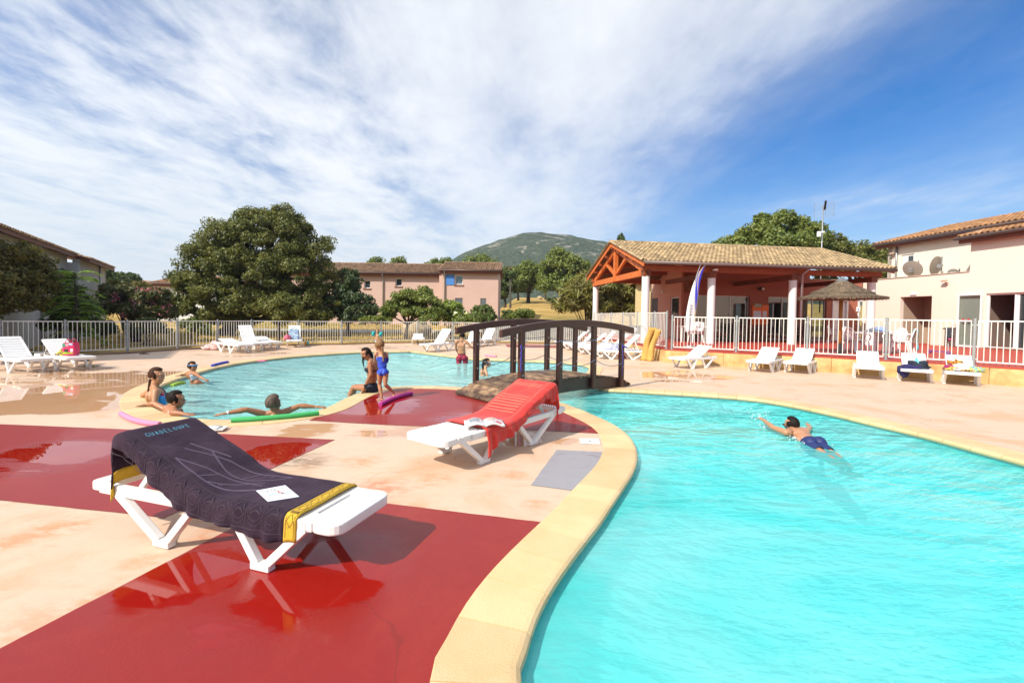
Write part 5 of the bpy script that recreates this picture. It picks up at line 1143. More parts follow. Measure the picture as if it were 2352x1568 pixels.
# ================================================================== SUN LOUNGERS
m_pl = mat('white_plastic', (0.80, 0.79, 0.77), 0.32, (0.70, 0.68, 0.64), 2.5, .35, bump=.05)
def rrect(x0, x1, y0, y1, r, seg=5):
    pts = []
    for cx_, cy_, a0 in ((x1 - r, y1 - r, 0), (x0 + r, y1 - r, 90), (x0 + r, y0 + r, 180), (x1 - r, y0 + r, 270)):
        for k in range(seg + 1): a = math.radians(a0 + 90 * k / seg); pts.append((cx_ + r * math.cos(a), cy_ + r * math.sin(a)))
    return pts
HX_ = 1.10
def lounger(loc, rz_, ang, label, group='white plastic sun loungers round the pool', sc=1.0, sy=1.0):
    t_ = thing('sun_lounger', loc, label, 'sun lounger', group, rz_)
    z1 = .335
    def bd(mb, n, par=t_, **k):
        mb.v = [Vector((p_.x * sc, p_.y * sy, p_.z)) for p_ in mb.v]
        return mb.build(n, m_pl, par, world=False, **k)
    mb = MB(); mb.prism(rrect(0, .235, -.31, .31, .09), .270, z1); mb.box(.19, .235, -.31, .31, .271, z1 - .0005); mb.box(.258, .40, -.31, .31, .270, z1 - .0005); mb.box(.234, .259, -.31, -.17, .272, z1 - .001); mb.box(.234, .259, .17, .31, .272, z1 - .001); mb.prism(rrect(2.06, 2.20, -.31, .31, .05), .275, z1)
    for s_ in (-1, 1):
        for a, b_ in ((.36, 1.12), (1.115, 2.10)):
            y0, y1 = sorted((s_ * .255, s_ * .31)); mb.box(a, b_, y0, y1, .262, z1 - .003)
    xx = .405
    while xx < 1.05: mb.box(xx, xx + .150, -.252, .252, .290, z1 - .006); xx += .168
    bd(mb, 'frame', bevel=.010)
    for x0, xa, xb in ((.575, .25, .83), (1.445, 1.17, 1.93)):
        for s_ in (-1, 1):
            mb = MB(); y0 = s_ * .285; yf = s_ * .300
            mb.bar((x0 - .035, yf, .03), (xa, y0, .285), .055, .052, up=(1, 0, .3)); mb.bar((x0 + .035, yf, .03), (xb, y0, .285), .055, .052, up=(-1, 0, .3))
            mb.prism([(x0 - .075, yf - .032), (x0 + .075, yf - .032), (x0 + .075, yf + .032), (x0 - .075, yf + .032)], 0.001, .045)
            bd(mb, 'leg', bevel=.006)
    # backrest: slotted panel hinged at HX_
    mb = MB(); L_ = .86; w_ = .245
    mb.box(0, .10, -w_, w_, -.02, .018); x = .10
    for k in range(6): mb.box(x + .014, x + .105, -w_ + .05, w_ - .05, -.014, .014); x += .105
    mb.box(.10, x + .014, -w_, -w_ + .05, -.02, .018); mb.box(.10, x + .014, w_ - .05, w_, -.02, .018); mb.prism(rrect(x + .014, L_, -w_, w_, .03), -.02, .018)
    mb.xf(Matrix.Translation((HX_, 0, z1 - .012)) @ Matrix.Rotation(-math.radians(ang), 4, 'Y')); bd(mb, 'backrest', bevel=.006)
    if ang > 8:
        tp_ = Vector((HX_ + .55 * math.cos(math.radians(ang)), 0, z1 + .55 * math.sin(math.radians(ang)) - .03)); mb = MB()
        for s_ in (-1, 1): mb.bar((tp_.x, s_ * .2, tp_.z), (tp_.x + .22, s_ * .2, .27), .03, .035)
        bd(mb, 'backrest_support')
    return t_
def place(foot, head, ang, label, sc=1.0, rz_=None):
    f = G(foot[0], foot[1], .33); h = G(head[0], head[1], .33); a = math.atan2(h.y - f.y, h.x - f.x)
    return lounger((f.x, f.y, 0), a, ang, label, sc=sc)
a1 = math.atan2(.306, -.952); a2 = math.atan2(.795, .607)
O1 = (-.85, 2.70, .004); L1 = lounger(O1, a1, 21.5, 'white sun lounger in the foreground draped with the dark purple beach towel', sy=.86, sc=.92)
L2 = lounger((-.836, 4.315, .001), a2, 21, 'white sun lounger near the footbridge draped with the red towel', sy=.92)
lounger((G(86, 824, .33).x, G(86, 824, .33).y, 0), math.atan2(.45, -1), 33, sc=.85, label= 'sun lounger cut off by the left edge of the photo, nothing on it')
place((187, 820), (64, 803), 26, 'sun lounger by the left fence carrying the pink shopping bag', sc=.93)
place((566, 791), (474, 780), 9, 'almost flat sun lounger, front of the three by the far left fence')
place((598, 787.5), (519, 777), 48, 'sun lounger with steep backrest, middle of the three by the far left fence')
place((633, 785), (560.6, 775), 9, 'almost flat sun lounger, rear of the three by the far left fence')
def by_feet(pa, pb, ang, label, sc=1.0, fwd=0.0, turn=0.0):
    a, b_ = G(*pa), G(*pb); m_ = (a + b_) / 2; al = math.atan2(m_.y, m_.x) - math.radians(turn)
    m_ = m_ - Vector((math.cos(al), math.sin(al), 0)) * (.575 * sc + fwd)
    return lounger((m_.x, m_.y, 0), al, ang, label, sc=sc)
LJ = by_feet((660, 797), (693, 797), 44, 'sun lounger facing us by the far fence with the blue patterned bag', sc=.8)
by_feet((947, 791), (974, 791.5), 12, 'low sun lounger end-on by the far fence behind the girl', sc=.75)
place((974, 790), (1046, 785), 42, 'sun lounger on the far pool edge beside the man in red shorts', sc=.85)
place((1068, 783), (1098, 779), 45, 'sun lounger behind the man in red shorts, half hidden by the bridge post', sc=.9)
place((1099, 780), (1146, 775), 38, 'sun lounger with raised back seen between the first bridge posts', sc=.9)
# row along the ochre wall
rowlab = ('sun lounger turned sideways at the left end of the row along the ochre wall', 'empty sun lounger, second from the left along the ochre wall', 'empty sun lounger, third from the left along the ochre wall', 'empty sun lounger under the parasol, fourth from the left along the ochre wall',
          'sun lounger with the navy clothes on it along the ochre wall', 'sun lounger with the colourful clothes on it along the ochre wall')
ROW = []
for (pa, pb, tn), lab in zip((((1557, 843.5), (1599, 845.5), 38), ((1725.6, 851.5), (1775.6, 853.2), 15), ((1809, 854.5), (1860, 856.2), 11), ((1966.5, 867), (2022, 868.6), -3), ((2070.5, 874), (2132, 875.8), -4), ((2173, 881.3), (2239, 883.2), -4)), rowlab):
    ROW.append(by_feet(pa, pb, 23, lab, sc=.72, fwd=.12, turn=tn))
# cluster behind the bridge, heads to the screen wall
cl = ('nearest', 'second nearest', 'third nearest', 'fourth nearest', 'fifth nearest', 'farthest')
CLU = []
for i, (Y, x, ang) in enumerate(((16.55, 3.05, 42), (17.5, 2.85, 38), (18.5, 2.65, 46), (19.6, 2.45, 34), (20.7, 2.3, 44), (21.9, 2.1, 40))):
    CLU.append(lounger((x, Y, 0), math.radians(6 + (i * 37 % 9) - 4), ang, cl[i] + ' of the six sun loungers packed beside the terrace wall behind the footbridge', sc=.9))

# ================================================================== TOWELS AND THINGS ON THE LOUNGERS
class Cloth:
    """cloth lying over a lounger: s runs from the foot end up over the backrest, t across, side = hanging side"""
    def __init__(c, root, rz_, ang, x0, side, w, hang, back_drop, sc=1.0, seed=1, far=.0, wav=1.0):
        c.M = Matrix.Translation(root) @ Matrix.Rotation(rz_, 4, 'Z'); c.side = side; c.w = w; c.hang = hang; c.seed = seed; c.wav = wav; c.sc = sc
        an = math.radians(ang); z = .352; p = [(x0, z)]; x = x0
        while x < HX_ - .12: x += .04; p.append((min(x, HX_ - .12), z))
        for k in range(1, 9):
            t = k / 8; q0, q1, q2 = Vector((HX_ - .12, z)), Vector((HX_ + .02, z)), Vector((HX_ + .02 + .14 * math.cos(an), z + .018 + .14 * math.sin(an)))
            v = q0 * (1 - t) ** 2 + q1 * 2 * t * (1 - t) + q2 * t * t; p.append((v.x, v.y))
        L = .86; l = .17
        while l < L - .01: l += .04; p.append((HX_ + l * math.cos(an), z + .018 + l * math.sin(an)))
        tx, tz_ = p[-1]
        for k in range(1, 5): a = an + (PI / 2 + .0 - an + .0) * k / 4; p.append((tx + .028 * math.sin(k / 4 * PI / 2) * 1.2, tz_ - .028 * (1 - math.cos(k / 4 * PI / 2)) * 1.6))
        bx_, bz_ = p[-1]; k = 0
        while k * .04 < back_drop: k += 1; p.append((bx_ + .012 * math.sin(k * .9) + .03 * (k * .04), bz_ - .04 * k))
        c.p = [Vector(q) for q in p]; c.l = [0]
        for a, b_ in zip(c.p, c.p[1:]): c.l.append(c.l[-1] + (b_ - a).length)
        c.len = c.l[-1]
        c.top = c.l[-1] - back_drop - .05
    def prof(c, s):
        s = max(0, min(c.len - 1e-6, s)); i = 0
        while c.l[i + 1] < s: i += 1
        k = (s - c.l[i]) / max(1e-9, c.l[i + 1] - c.l[i]); return c.p[i].lerp(c.p[i + 1], k)
    def pt(c, s, t):
        q = c.prof(s); sd_ = c.side; half = c.w / 2
        sag = .006 * mnoise.noise(Vector((s * 5, t * 5, c.seed))) * c.wav
        if s < c.top: q = q + Vector((0, sag + .004))
        if -half <= t <= half: loc = Vector((q.x, t * sd_, q.y - (0.003 * (1 - (t / half) ** 2) if .1 < s < c.top - .08 else 0)))
        else:
            d = abs(t) - half; sg = 1 if t > 0 else -1
            r_ = min(d, .03); rr = r_ * .75
            wave = c.wav * (.5 + .5 * min(1, d * 6)) * (.022 * math.sin(s * 15 + c.seed) + .014 * math.sin(s * 33 + c.seed * 2)) * min(1, d * 7)
            loc = Vector((q.x + .01 * math.sin(s * 20) * min(1, d * 5), (sg * (half + .008 + rr) + sg * abs(wave) * .9 + sg * .01) * sd_, q.y - d + .25 * r_))
            if s > c.top - .02: loc.x += .01 * math.sin(d * 30)
        loc.x *= c.sc; return c.M @ loc
    def nrm(c, s, t):
        e = .004; a = c.pt(min(s + e, c.len - 1e-5), t) - c.pt(max(0, s - e), t); b_ = c.pt(s, t + e) - c.pt(s, t - e); n = a.cross(b_) * c.side
        return n.normalized() if n.length > 1e-9 else Vector((0, 0, 1))
    def sheet(c, s0, s1, t0, t1f, ds=.03, dt=.025, t0f=None):
        mb = MB(); ns = max(2, int((s1 - s0) / ds)); 
        nt = max(2, int((t1f((s0 + s1) / 2) - t0) / dt))
        mb.grid(lambda a, b_: c.pt(s0 + (s1 - s0) * a, (t0f(s0 + (s1 - s0) * a) if t0f else t0) * (1 - b_) + t1f(s0 + (s1 - s0) * a) * b_), ns, nt); return mb
    def stroke(c, mb, pts, w, off=.003, step=.02):
        P_ = []
        for a, b_ in zip(pts, pts[1:]):
            a, b_ = Vector(a), Vector(b_); n = max(1, int((b_ - a).length / step))
            P_ += [a.lerp(b_, k / n) for k in range(n)]
        P_.append(Vector(pts[-1])); vs = []
        for i, q in enumerate(P_):
            d = (P_[min(i + 1, len(P_) - 1)] - P_[max(0, i - 1)]); d = d.normalized() if d.length > 1e-9 else Vector((1, 0)); n2 = Vector((-d.y, d.x)) * w / 2
            for sg in (1, -1):
                s_, t_ = q.x + n2.x * sg, q.y + n2.y * sg; vs.append(c.pt(s_, t_) + c.nrm(s_, t_) * off)
        mb.add(vs, [(2 * i, 2 * i + 1, 2 * i + 3, 2 * i + 2) for i in range(len(P_) - 1)])
def fishpts(cx_, cy_, L, W, rot=0.0, n=9):
    a = []; b_ = []
    for k in range(n): t = k / (n - 1); x = -L / 2 + L * t; y = W / 2 * math.sin(PI * min(1, t * 1.12)) if t * 1.12 <= 1 else -W / 2 * math.sin(PI * (t * 1.12 - 1)) * 1.8; a.append((x, y)); b_.append((x, -y))
    R2 = lambda q: (cx_ + q[0] * math.cos(rot) - q[1] * math.sin(rot), cy_ + q[0] * math.sin(rot) + q[1] * math.cos(rot))
    return [R2(q) for q in a], [R2(q) for q in b_]
FONT = {'G': [[(1, .8), (.6, 1), (.2, .8), (0, .45), (.25, 0), (.8, 0), (1, .35), (.6, .4)]], 'U': [[(0, 1), (.05, .3), (.4, 0), (.8, .1), (.95, 1)]], 'A': [[(0, 0), (.45, 1), (.9, 0)], [(.2, .35), (.75, .35)]], 'D': [[(0, 0), (0, 1), (.6, .85), (.9, .5), (.6, .1), (0, 0)]],
        'E': [[(.8, 1), (0, 1), (0, 0), (.8, 0)], [(0, .5), (.6, .5)]], 'L': [[(0, 1), (0, 0), (.7, 0)]], 'O': [[(.5, 1), (.1, .75), (.1, .25), (.5, 0), (.9, .25), (.9, .75), (.5, 1)]], 'P': [[(0, 0), (0, 1), (.7, .95), (.8, .65), (.6, .45), (0, .45)]],
        'T': [[(0, 1), (.9, 1)], [(.45, 1), (.45, 0)]], 'N': [[(0, 0), (0, 1), (.85, 0), (.85, 1)]], 'I': [[(.4, 0), (.4, 1)]], 'M': [[(0, 0), (.05, 1), (.45, .4), (.85, 1), (.9, 0)]], 'É': [[(.8, 1), (0, 1), (0, 0), (.8, 0)], [(0, .5), (.6, .5)], [(.4, 1.15), (.6, 1.35)]]}
m_tw = bpy.data.materials.new('dark_purple_terry'); m_tw.use_nodes = True; t = m_tw.node_tree; b = t.nodes['Principled BSDF']
b.inputs['Roughness'].default_value = .95; b.inputs['Sheen Weight'].default_value = .14; b.inputs['Sheen Roughness'].default_value = .5; b.inputs['Sheen Tint'].default_value = (.5, .35, .55, 1); b.inputs['Specular IOR Level'].default_value = .1
tcn = N(t, 'ShaderNodeTexCoord'); c = mixc(t, sstep(t, noise_(t, tcn.outputs['Object'], 5, 5, .6), .35, .7), (.026, .016, .026), (.048, .030, .044)); lk(t, c, b.inputs['Base Color'])
bn = N(t, 'ShaderNodeBump'); bn.inputs['Distance'].default_value = .003; bn.inputs['Strength'].default_value = .8; lk(t, noise_(t, tcn.outputs['Object'], 260, 3, .7), bn.inputs['Height'])
bn2 = N(t, 'ShaderNodeBump'); bn2.inputs['Distance'].default_value = .02; bn2.inputs['Strength'].default_value = .5; lk(t, noise_(t, tcn.outputs['Object'], 7, 4, .6, .8), bn2.inputs['Height']); lk(t, bn.outputs[0], bn2.inputs['Normal']); lk(t, bn2.outputs[0], b.inputs['Normal'])
m_tw2 = mat('lilac_weave', (.10, .072, .115), .95); m_tw3 = mat('relief_weave', (.048, .032, .045), .95); m_yel = mat('yellow_terry', (.62, .40, .03), .9, (.48, .28, .02), 8, .5, bump=.5, bscale=150); m_ink = mat('dark_print', (.05, .03, .04), .9); m_fish = mat('brown_print', (.20, .12, .02), .9); m_cy = mat('cyan_print', (.10, .40, .55), .8)
C1 = Cloth(Vector(O1), a1, 21.5, .30, 1, .46, .18, .26, seed=2, sc=.92)
hangf = lambda s: .23 + .155 + .02 * math.sin(s * 7) - (.04 * max(0, min(1, (s - 1.1) / .3)))
tw = thing('beach_towel', C1.pt(.5, 0), 'dark purple beach towel with GUADELOUPE lettering, fish drawings and yellow ends on the foreground lounger', 'towel')
def cb(mb, n, m, sol=.0): o = mb.build(n, m, tw, smooth=True, solid=sol); return o
BD = .085
cb(C1.sheet(BD, C1.len - BD, -.26, hangf, .022, .02), 'cloth', m_tw, .010)
for n_, (s0, s1) in enumerate(((0, BD), (C1.len - BD, C1.len))):
    bo = cb(C1.sheet(s0, s1, -.26, hangf, .02, .02), 'yellow_border', m_yel, .011)
    mb = MB(); t = -.245
    for e in (s0 + .012, s1 - .012): C1.stroke(mb, [(e, -.25), (e, .37)], .004, .0068)
    while t < .30:
        f1, f2 = fishpts(s0 + BD / 2, t + .045, .075, .045, PI / 2); C1.stroke(mb, f1, .0035, .007, .012); C1.stroke(mb, f2, .0035, .007, .012)
        C1.stroke(mb, [(s0 + .014, t), (s1 - .014, t)], .003, .007); t += .095
    mb.build('fish_print', m_fish, bo)
mb = MB(); ht = .042; s_t = C1.top - .155; tt = .150
for ch in 'GUADELOUPE':
    for ln in FONT[ch]: C1.stroke(mb, [(s_t + q[1] * ht, tt - q[0] * .018) for q in ln], .0034, .0072, .01)
    tt -= .031
mb.build('lettering', m_cy, tw)
mb = MB()      # two large stylised fish
_st = C1.stroke; 
def catm(pts, n=6):
    V_ = [Vector(q) for q in pts]; V_ = [V_[0]] + V_ + [V_[-1]]; r_ = []
    for i in range(1, len(V_) - 2):
        for k in range(n): u_ = k / n; r_.append(.5 * (2 * V_[i] + (V_[i + 1] - V_[i - 1]) * u_ + (2 * V_[i - 1] - 5 * V_[i] + 4 * V_[i + 1] - V_[i + 2]) * u_ * u_ + (3 * V_[i] - V_[i - 1] - 3 * V_[i + 1] + V_[i + 2]) * u_ ** 3))
    return r_ + [V_[-1]]
fs_ = lambda mb, pts, w, off=.003, step=.02: _st(mb, [(a, b_ * .80) for a, b_ in catm(pts)], w, off, step)
def arc(cx_, cy_, rx, ry, a0, a1_, n=14): return [(cx_ + rx * math.cos(math.radians(a0 + (a1_ - a0) * k / n)), cy_ + ry * math.sin(math.radians(a0 + (a1_ - a0) * k / n))) for k in range(n + 1)]
fs_(mb, [(1.22, .20), (.98, .205), (.72, .16), (.58, .085)], .012, .0075); fs_(mb, [(1.22, .20), (1.02, .09), (.80, .02), (.58, -.005)], .012, .0075)
fs_(mb, [(.98, .205), (.93, .06)], .011, .0076); fs_(mb, [(.90, .19), (.60, -.06)], .011, .0076); fs_(mb, [(.58, .085), (.40, .02)], .016, .0075); fs_(mb, [(.86, .19), (.60, .12), (.38, -.03)], .012, .0076)
fs_(mb, [(1.30, .06), (1.12, -.06), (.95, -.14), (.72, -.20), (.50, -.235)], .012, .0075); fs_(mb, [(1.18, -.09), (.98, -.02), (.80, -.03), (.62, -.12), (.50, -.235)], .012, .0075); fs_(mb, [(1.34, -.02), (1.20, -.09), (1.05, -.16)], .014, .0076); fs_(mb, [(.80, -.03), (.76, -.19)], .010, .0076)
for cx_, cy_ in ((.82, .145), (.64, -.175)): fs_(mb, arc(cx_, cy_, .014, .010, 0, 360), .005, .0078)
mb.build('fish_motif', m_tw2, tw)
mb = MB(); s = .12      # relief frieze of fish squares along the near side
C1.stroke(mb, [(.10, .205), (1.75, .205)], .006, .0068); C1.stroke(mb, [(.10, .355), (1.75, .355)], .005, .0068); C1.stroke(mb, [(.10, -.22), (1.30, -.22)], .005, .0068); C1.stroke(mb, [(.11, -.22), (.11, .35)], .005, .0068); C1.stroke(mb, [(.23, -.22), (.23, .20)], .005, .0068)
while s < 1.5:
    C1.stroke(mb, [(s, .21), (s, .35)], .005, .0068); f1, f2 = fishpts(s + .065, .28, .095, .055, (s * 7) % 1.2 - .3); C1.stroke(mb, f1, .0045, .007, .012); C1.stroke(mb, f2, .0045, .007, .012); C1.stroke(mb, arc(s + .065, .28, .05, .055, 30, 330, 10), .004, .0069, .015); s += .135
t = -.21
while t < .14: f1, f2 = fishpts(.17, t + .05, .085, .05, PI / 2); C1.stroke(mb, f1, .0045, .007, .012); C1.stroke(mb, f2, .0045, .007, .012); C1.stroke(mb, [(.12, t), (.225, t)], .004, .007); t += .11
mb.build('relief_frieze', m_tw3, tw)
# leaflet on the towel
def zq(pts, z): return [G(183.75 + .3386 * a, 918.75 + .3386 * b_, z) for a, b_ in pts]
q = zq(((1195, 612), (1392, 575), (1487, 652), (1275, 685)), .372)
ml = thing('leaflet', q[0], 'white summer leaflet with small drawing lying on the dark purple towel', 'leaflet')
mb = MB(); mb.poly3(q, (0, 0, -.003)); m_paper = mat('paper', (.72, .76, .80), .5, (.62, .68, .74), 8, .3); mb.build('sheet', m_paper, ml)
e1, e2 = (q[1] - q[0]), (q[3] - q[0])
LQ = lambda a, b_, h=.002: q[0] + e1 * a + e2 * b_ + Vector((0, 0, h))
def lstroke(mb, fn, pts, w):
    for a, b_ in zip(pts, pts[1:]):
        a3, b3 = fn(*a), fn(*b_); d = (b3 - a3); n = Vector((-d.y, d.x, 0)).normalized() * w / 2
        if d.length > 1e-6: mb.quad(a3 - n, b3 - n, b3 + n, a3 + n)
mb = MB(); x = .28
for ch in 'ETE':
    for ln in FONT[ch]: lstroke(mb, LQ, [(x + u_[0] * .07, .30 - u_[1] * .13) for u_ in ln], .003)
    x += .12
lstroke(mb, LQ, [(.70, .26), (.86, .24)], .002); mb.build('title', m_ink, ml)
mb = MB(); lstroke(mb, LQ, [(.15, .62), (.4, .52), (.65, .66), (.95, .60)], .005); lstroke(mb, LQ, [(.55, .85), (.9, .78)], .003); mb.build('blue_strokes', mat('light_blue_ink', (.15, .5, .7), .6), ml)
mb = MB(); lstroke(mb, LQ, [(.50, .42), (.60, .38), (.55, .52), (.66, .55), (.60, .64), (.70, .66)], .007); mb.build('coral_drawing', mat('coral_ink', (.7, .15, .10), .6), ml)

# red towel
m_rt = bpy.data.materials.new('red_cotton'); m_rt.use_nodes = True; t = m_rt.node_tree; b = t.nodes['Principled BSDF']; b.inputs['Roughness'].default_value = .85; b.inputs['Sheen Weight'].default_value = .2
tcn = N(t, 'ShaderNodeTexCoord'); c = mixc(t, sstep(t, noise_(t, tcn.outputs['Object'], 6, 4), .35, .7), (.62, .030, .018), (.50, .016, .012)); lk(t, c, b.inputs['Base Color'])
bn = N(t, 'ShaderNodeBump'); bn.inputs['Distance'].default_value = .02; bn.inputs['Strength'].default_value = .7; lk(t, noise_(t, tcn.outputs['Object'], 9, 5, .65, 1.2), bn.inputs['Height']); lk(t, bn.outputs[0], b.inputs['Normal'])
m_rt2 = mat('pale_red_weave', (.72, .16, .11), .9)
C2 = Cloth(Vector((-.836, 4.315, .001)), a2, 21, .58, -1, .52, .18, .22, seed=5, wav=1.3)
rt = thing('red_towel', C2.pt(.5, 0), 'red cotton towel with paler stripes and tasselled end over the lounger by the footbridge', 'towel')
h2 = lambda s: .26 + .11 + .05 * math.sin(s * 4 + 1) + (.13 * max(0, 1 - s / .18)) + (.10 if s > 1.25 else .03)
C2.sheet(0, C2.len, -.27, h2, .022, .02).build('cloth', m_rt, rt, smooth=True, solid=.006)
mb = MB()
for s_, w_ in [(.20, .008), (.23, .008)] + [(.62 + .058 * k, .018) for k in range(7)] + [(1.22, .012), (1.25, .012), (1.28, .012)]:
    C2.stroke(mb, [(s_, -.24), (s_, .18)], w_, .0055)
for t_, a_, b_ in ((-.235, .05, 1.45), (-.22, .05, 1.45), (.21, .05, 1.4), (.225, .05, 1.4), (.02, 1.15, 1.4), (.05, 1.15, 1.4), (.33, .2, 1.2)): C2.stroke(mb, [(a_, t_), (b_, t_)], .006, .0055)
mb.build('pale_stripes', m_rt2, rt)
mb = MB()
for k in range(22): s_ = C2.len - .004; t_ = -.26 + .6 * k / 21; p_ = C2.pt(s_, t_); mb.tube([p_, p_ + Vector((rnd.uniform(-.01, .01), rnd.uniform(-.01, .01), -.035))], [.005, .002], 5)
for k in range(10): s_ = .9 + .45 * k / 9; t_ = h2(s_); p_ = C2.pt(s_, t_); mb.tube([p_, p_ + Vector((rnd.uniform(-.01, .01), rnd.uniform(-.01, .01), -.03))], [.005, .002], 5)
mb.build('tassels', m_rt, rt)
# open magazine on the red towel
def z8(pts, z): return [G(888.1 + .2604 * a, 826.9 + .2604 * b_, z) for a, b_ in pts]
q = z8(((672, 574), (690, 530), (1040, 540), (1043, 566)), .372); cen = (q[0] + q[2]) / 2
mg = thing('open_magazine', cen, 'open magazine lying face up on the red towel', 'magazine'); m_pg = mat('magazine_page', (.78, .77, .75), .4, (.70, .69, .68), 9, .3)
mag_a = math.atan2((q[3] - q[0]).y, (q[3] - q[0]).x); Mm = Matrix.Translation((cen.x, cen.y, .362)) @ Matrix.Rotation(mag_a, 4, 'Z')
for sg in (-1, 1):
    for lay in range(3):
        mb = MB(); mb.grid(lambda a, b_: Vector((sg * a * .205, (b_ - .5) * .27, .004 + lay * .006 + .030 * math.sin(PI * min(1, a * 1.15)) * (1 - .35 * a))), 8, 2); mb.xf(Mm); mb.build('page', m_pg, mg, smooth=True, solid=.003)
for sg, cx_, cy_, w_, h_, colr in ((-1, .5, .62, .5, .42, (.25, .28, .3)), (-1, .45, .25, .6, .2, (.5, .5, .5)), (1, .35, .65, .4, .36, (.55, .40, .32)), (1, .72, .28, .3, .3, (.55, .08, .12)), (1, .45, .22, .2, .14, (.3, .3, .34))):
    mb = MB(); mb.grid(lambda a, b_: Vector((sg * (cx_ + (a - .5) * w_) * .205, (cy_ + (b_ - .5) * h_ - .5) * .27, .0205 + .030 * math.sin(PI * min(1, (cx_ + (a - .5) * w_) * 1.15)) * (1 - .35 * (cx_ + (a - .5) * w_)))), 5, 2); mb.xf(Mm); mb.build('printed_picture', mat('print', colr, .4), mg, smooth=True)
# books on the coping
q = G(492, 985, .02); bk = thing('pair_of_books', q, 'small white books lying by the pool edge behind the dark towel', 'book')
mb = MB(); mb.prism(rrect(-.16, .13, -.10, .10, .004), 0, .014); mb.xf(Matrix.Translation(q) @ Matrix.Rotation(.25, 4, 'Z')); mb.build('lower_book', mat('white_cover', (.70, .68, .64), .4), bk)
mb = MB(); mb.grid(lambda a, b_: Vector((-.13 + .2 * a, -.08 + .15 * b_, .016 + .012 * math.sin(PI * a))), 6, 2); mb.xf(Matrix.Translation(q) @ Matrix.Rotation(.1, 4, 'Z')); mb.build('upper_book', m_pg, bk, smooth=True, solid=.012)

# ---- bags, clothes, toys
def pile(name, c, size, cols, label, cat, group=None, seed=1, rz_=0.0, amp=.5):
    t_ = thing(name, c, label, cat, group)
    for k, (col_, ox_, oy_, sx_, sy_, sz_) in enumerate(cols):
        mb = MB(); mb.sphere((0, 0, 0), 1, 22, 13); vs = []
        for p_ in mb.v:
            n = mnoise.fractal(p_ * 1.7 + Vector((seed * 3 + k * 5, 0, 0)), 1, 2, 3); q_ = p_ * (1 + amp * n); q_ = Vector((q_.x * sx_ * size, q_.y * sy_ * size, max(-.1, q_.z) * sz_ * size)); vs.append(q_ + Vector((ox_ * size, oy_ * size, 0)))
        mb.v = vs; mb.xf(Matrix.Translation(c) @ Matrix.Rotation(rz_, 4, 'Z')); mb.build('folded_cloth', col_, t_, smooth=True)
    return t_
m_navy = mat('navy_cloth', (.02, .018, .09), .9); m_blk = mat('black_cloth', (.012, .018, .035), .8); m_turq = mat('turquoise_cloth', (.12, .50, .55), .9, (.18, .60, .62), 12, .5)
def multi(name, cols, sc_=14):
    m = bpy.data.materials.new(name); m.use_nodes = True; t = m.node_tree; b = t.nodes['Principled BSDF']; b.inputs['Roughness'].default_value = .85
    tcn = N(t, 'ShaderNodeTexCoord'); n = noise_(t, tcn.outputs['Object'], sc_, 2, .5, 1.5); st = [(.32 + .36 * i / (len(cols) - 1), c_) for i, c_ in enumerate(cols)]
    lk(t, ramp(t, n, st, 'CONSTANT'), b.inputs['Base Color']); return m
def on_l(L, x, y, z=.35):
    M_ = Matrix.Translation(L.location) @ Matrix.Rotation(L.rotation_euler.z, 4, 'Z'); return M_ @ Vector((x, y, z))
L5 = ROW[4]; L6 = ROW[5]
pile('navy_clothes', on_l(L5, .50, .02), .23, [(m_navy, -.5, .5, 1.0, .9, .35), (m_blk, .6, -.35, 1.0, 1.05, .75), (m_turq, .5, -.2, .85, .25, .95), (m_navy, -1.2, .9, .5, .5, -1.0)], 'navy and black clothes heaped on the fifth wall-side lounger', 'clothes', seed=3, rz_=L5.rotation_euler.z)
pile('colourful_clothes', on_l(L6, .55, .0), .25, [(multi('tiger_print', [(.7, .5, .05), (.02, .01, .01), (.75, .25, .02), (.02, .01, .01), (.7, .5, .05)], 9), .8, .35, .6, .7, .8), (mat('magenta_cloth', (.30, .02, .10), .9), .3, .6, .8, .6, .5), (mat('white_cloth', (.7, .68, .7), .9), -.1, 0, .8, .8, .5), (multi('blue_yellow_print', [(.05, .2, .5), (.55, .55, .05), (.1, .4, .45), (.02, .05, .2)], 12), -.2, -.8, .7, .8, .45), (multi('red_yellow_print', [(.6, .03, .05), (.65, .5, .1), (.02, .01, .02), (.6, .3, .3)], 12), -.5, .1, .6, 1.1, .3)], 'bright patterned clothes heaped on the last wall-side lounger', 'clothes', seed=4, rz_=L6.rotation_euler.z)
pile('blue_white_cloth', on_l(CLU[0], .62, -.05), .22, [(multi('blue_white_print', [(.7, .72, .78), (.02, .03, .25), (.75, .76, .8), (.02, .03, .2), (.7, .7, .75)], 16), 0, 0, 1.2, 1.0, .8), (mat('pale_cloth', (.7, .7, .74), .9), -.5, .6, 1.0, .7, 1.0)], 'blue and white patterned towel crumpled on the nearest packed lounger', 'towel', seed=6)
q = G(1425, 822); pile('red_bag', (q.x + .1, q.y + .1, .03), .16, [(mat('red_cloth', (.55, .01, .02), .7), 0, 0, 1, .8, 1.2)], 'small red bag on the ground under the packed loungers', 'bag', seed=8)
q = G(493, 803); pile('striped_bag', (q.x, q.y, .05), .27, [(multi('red_white_stripe', [(.7, .65, .62), (.5, .12, .10), (.7, .66, .62), (.55, .25, .2)], 11), .2, 0, 1.1, .8, 1.0), (multi('stripe2', [(.65, .6, .58), (.5, .1, .08), (.6, .55, .55)], 14), -.9, -.1, .8, .7, .5)], 'red and white striped bag lying by the far left fence', 'bag', seed=9)
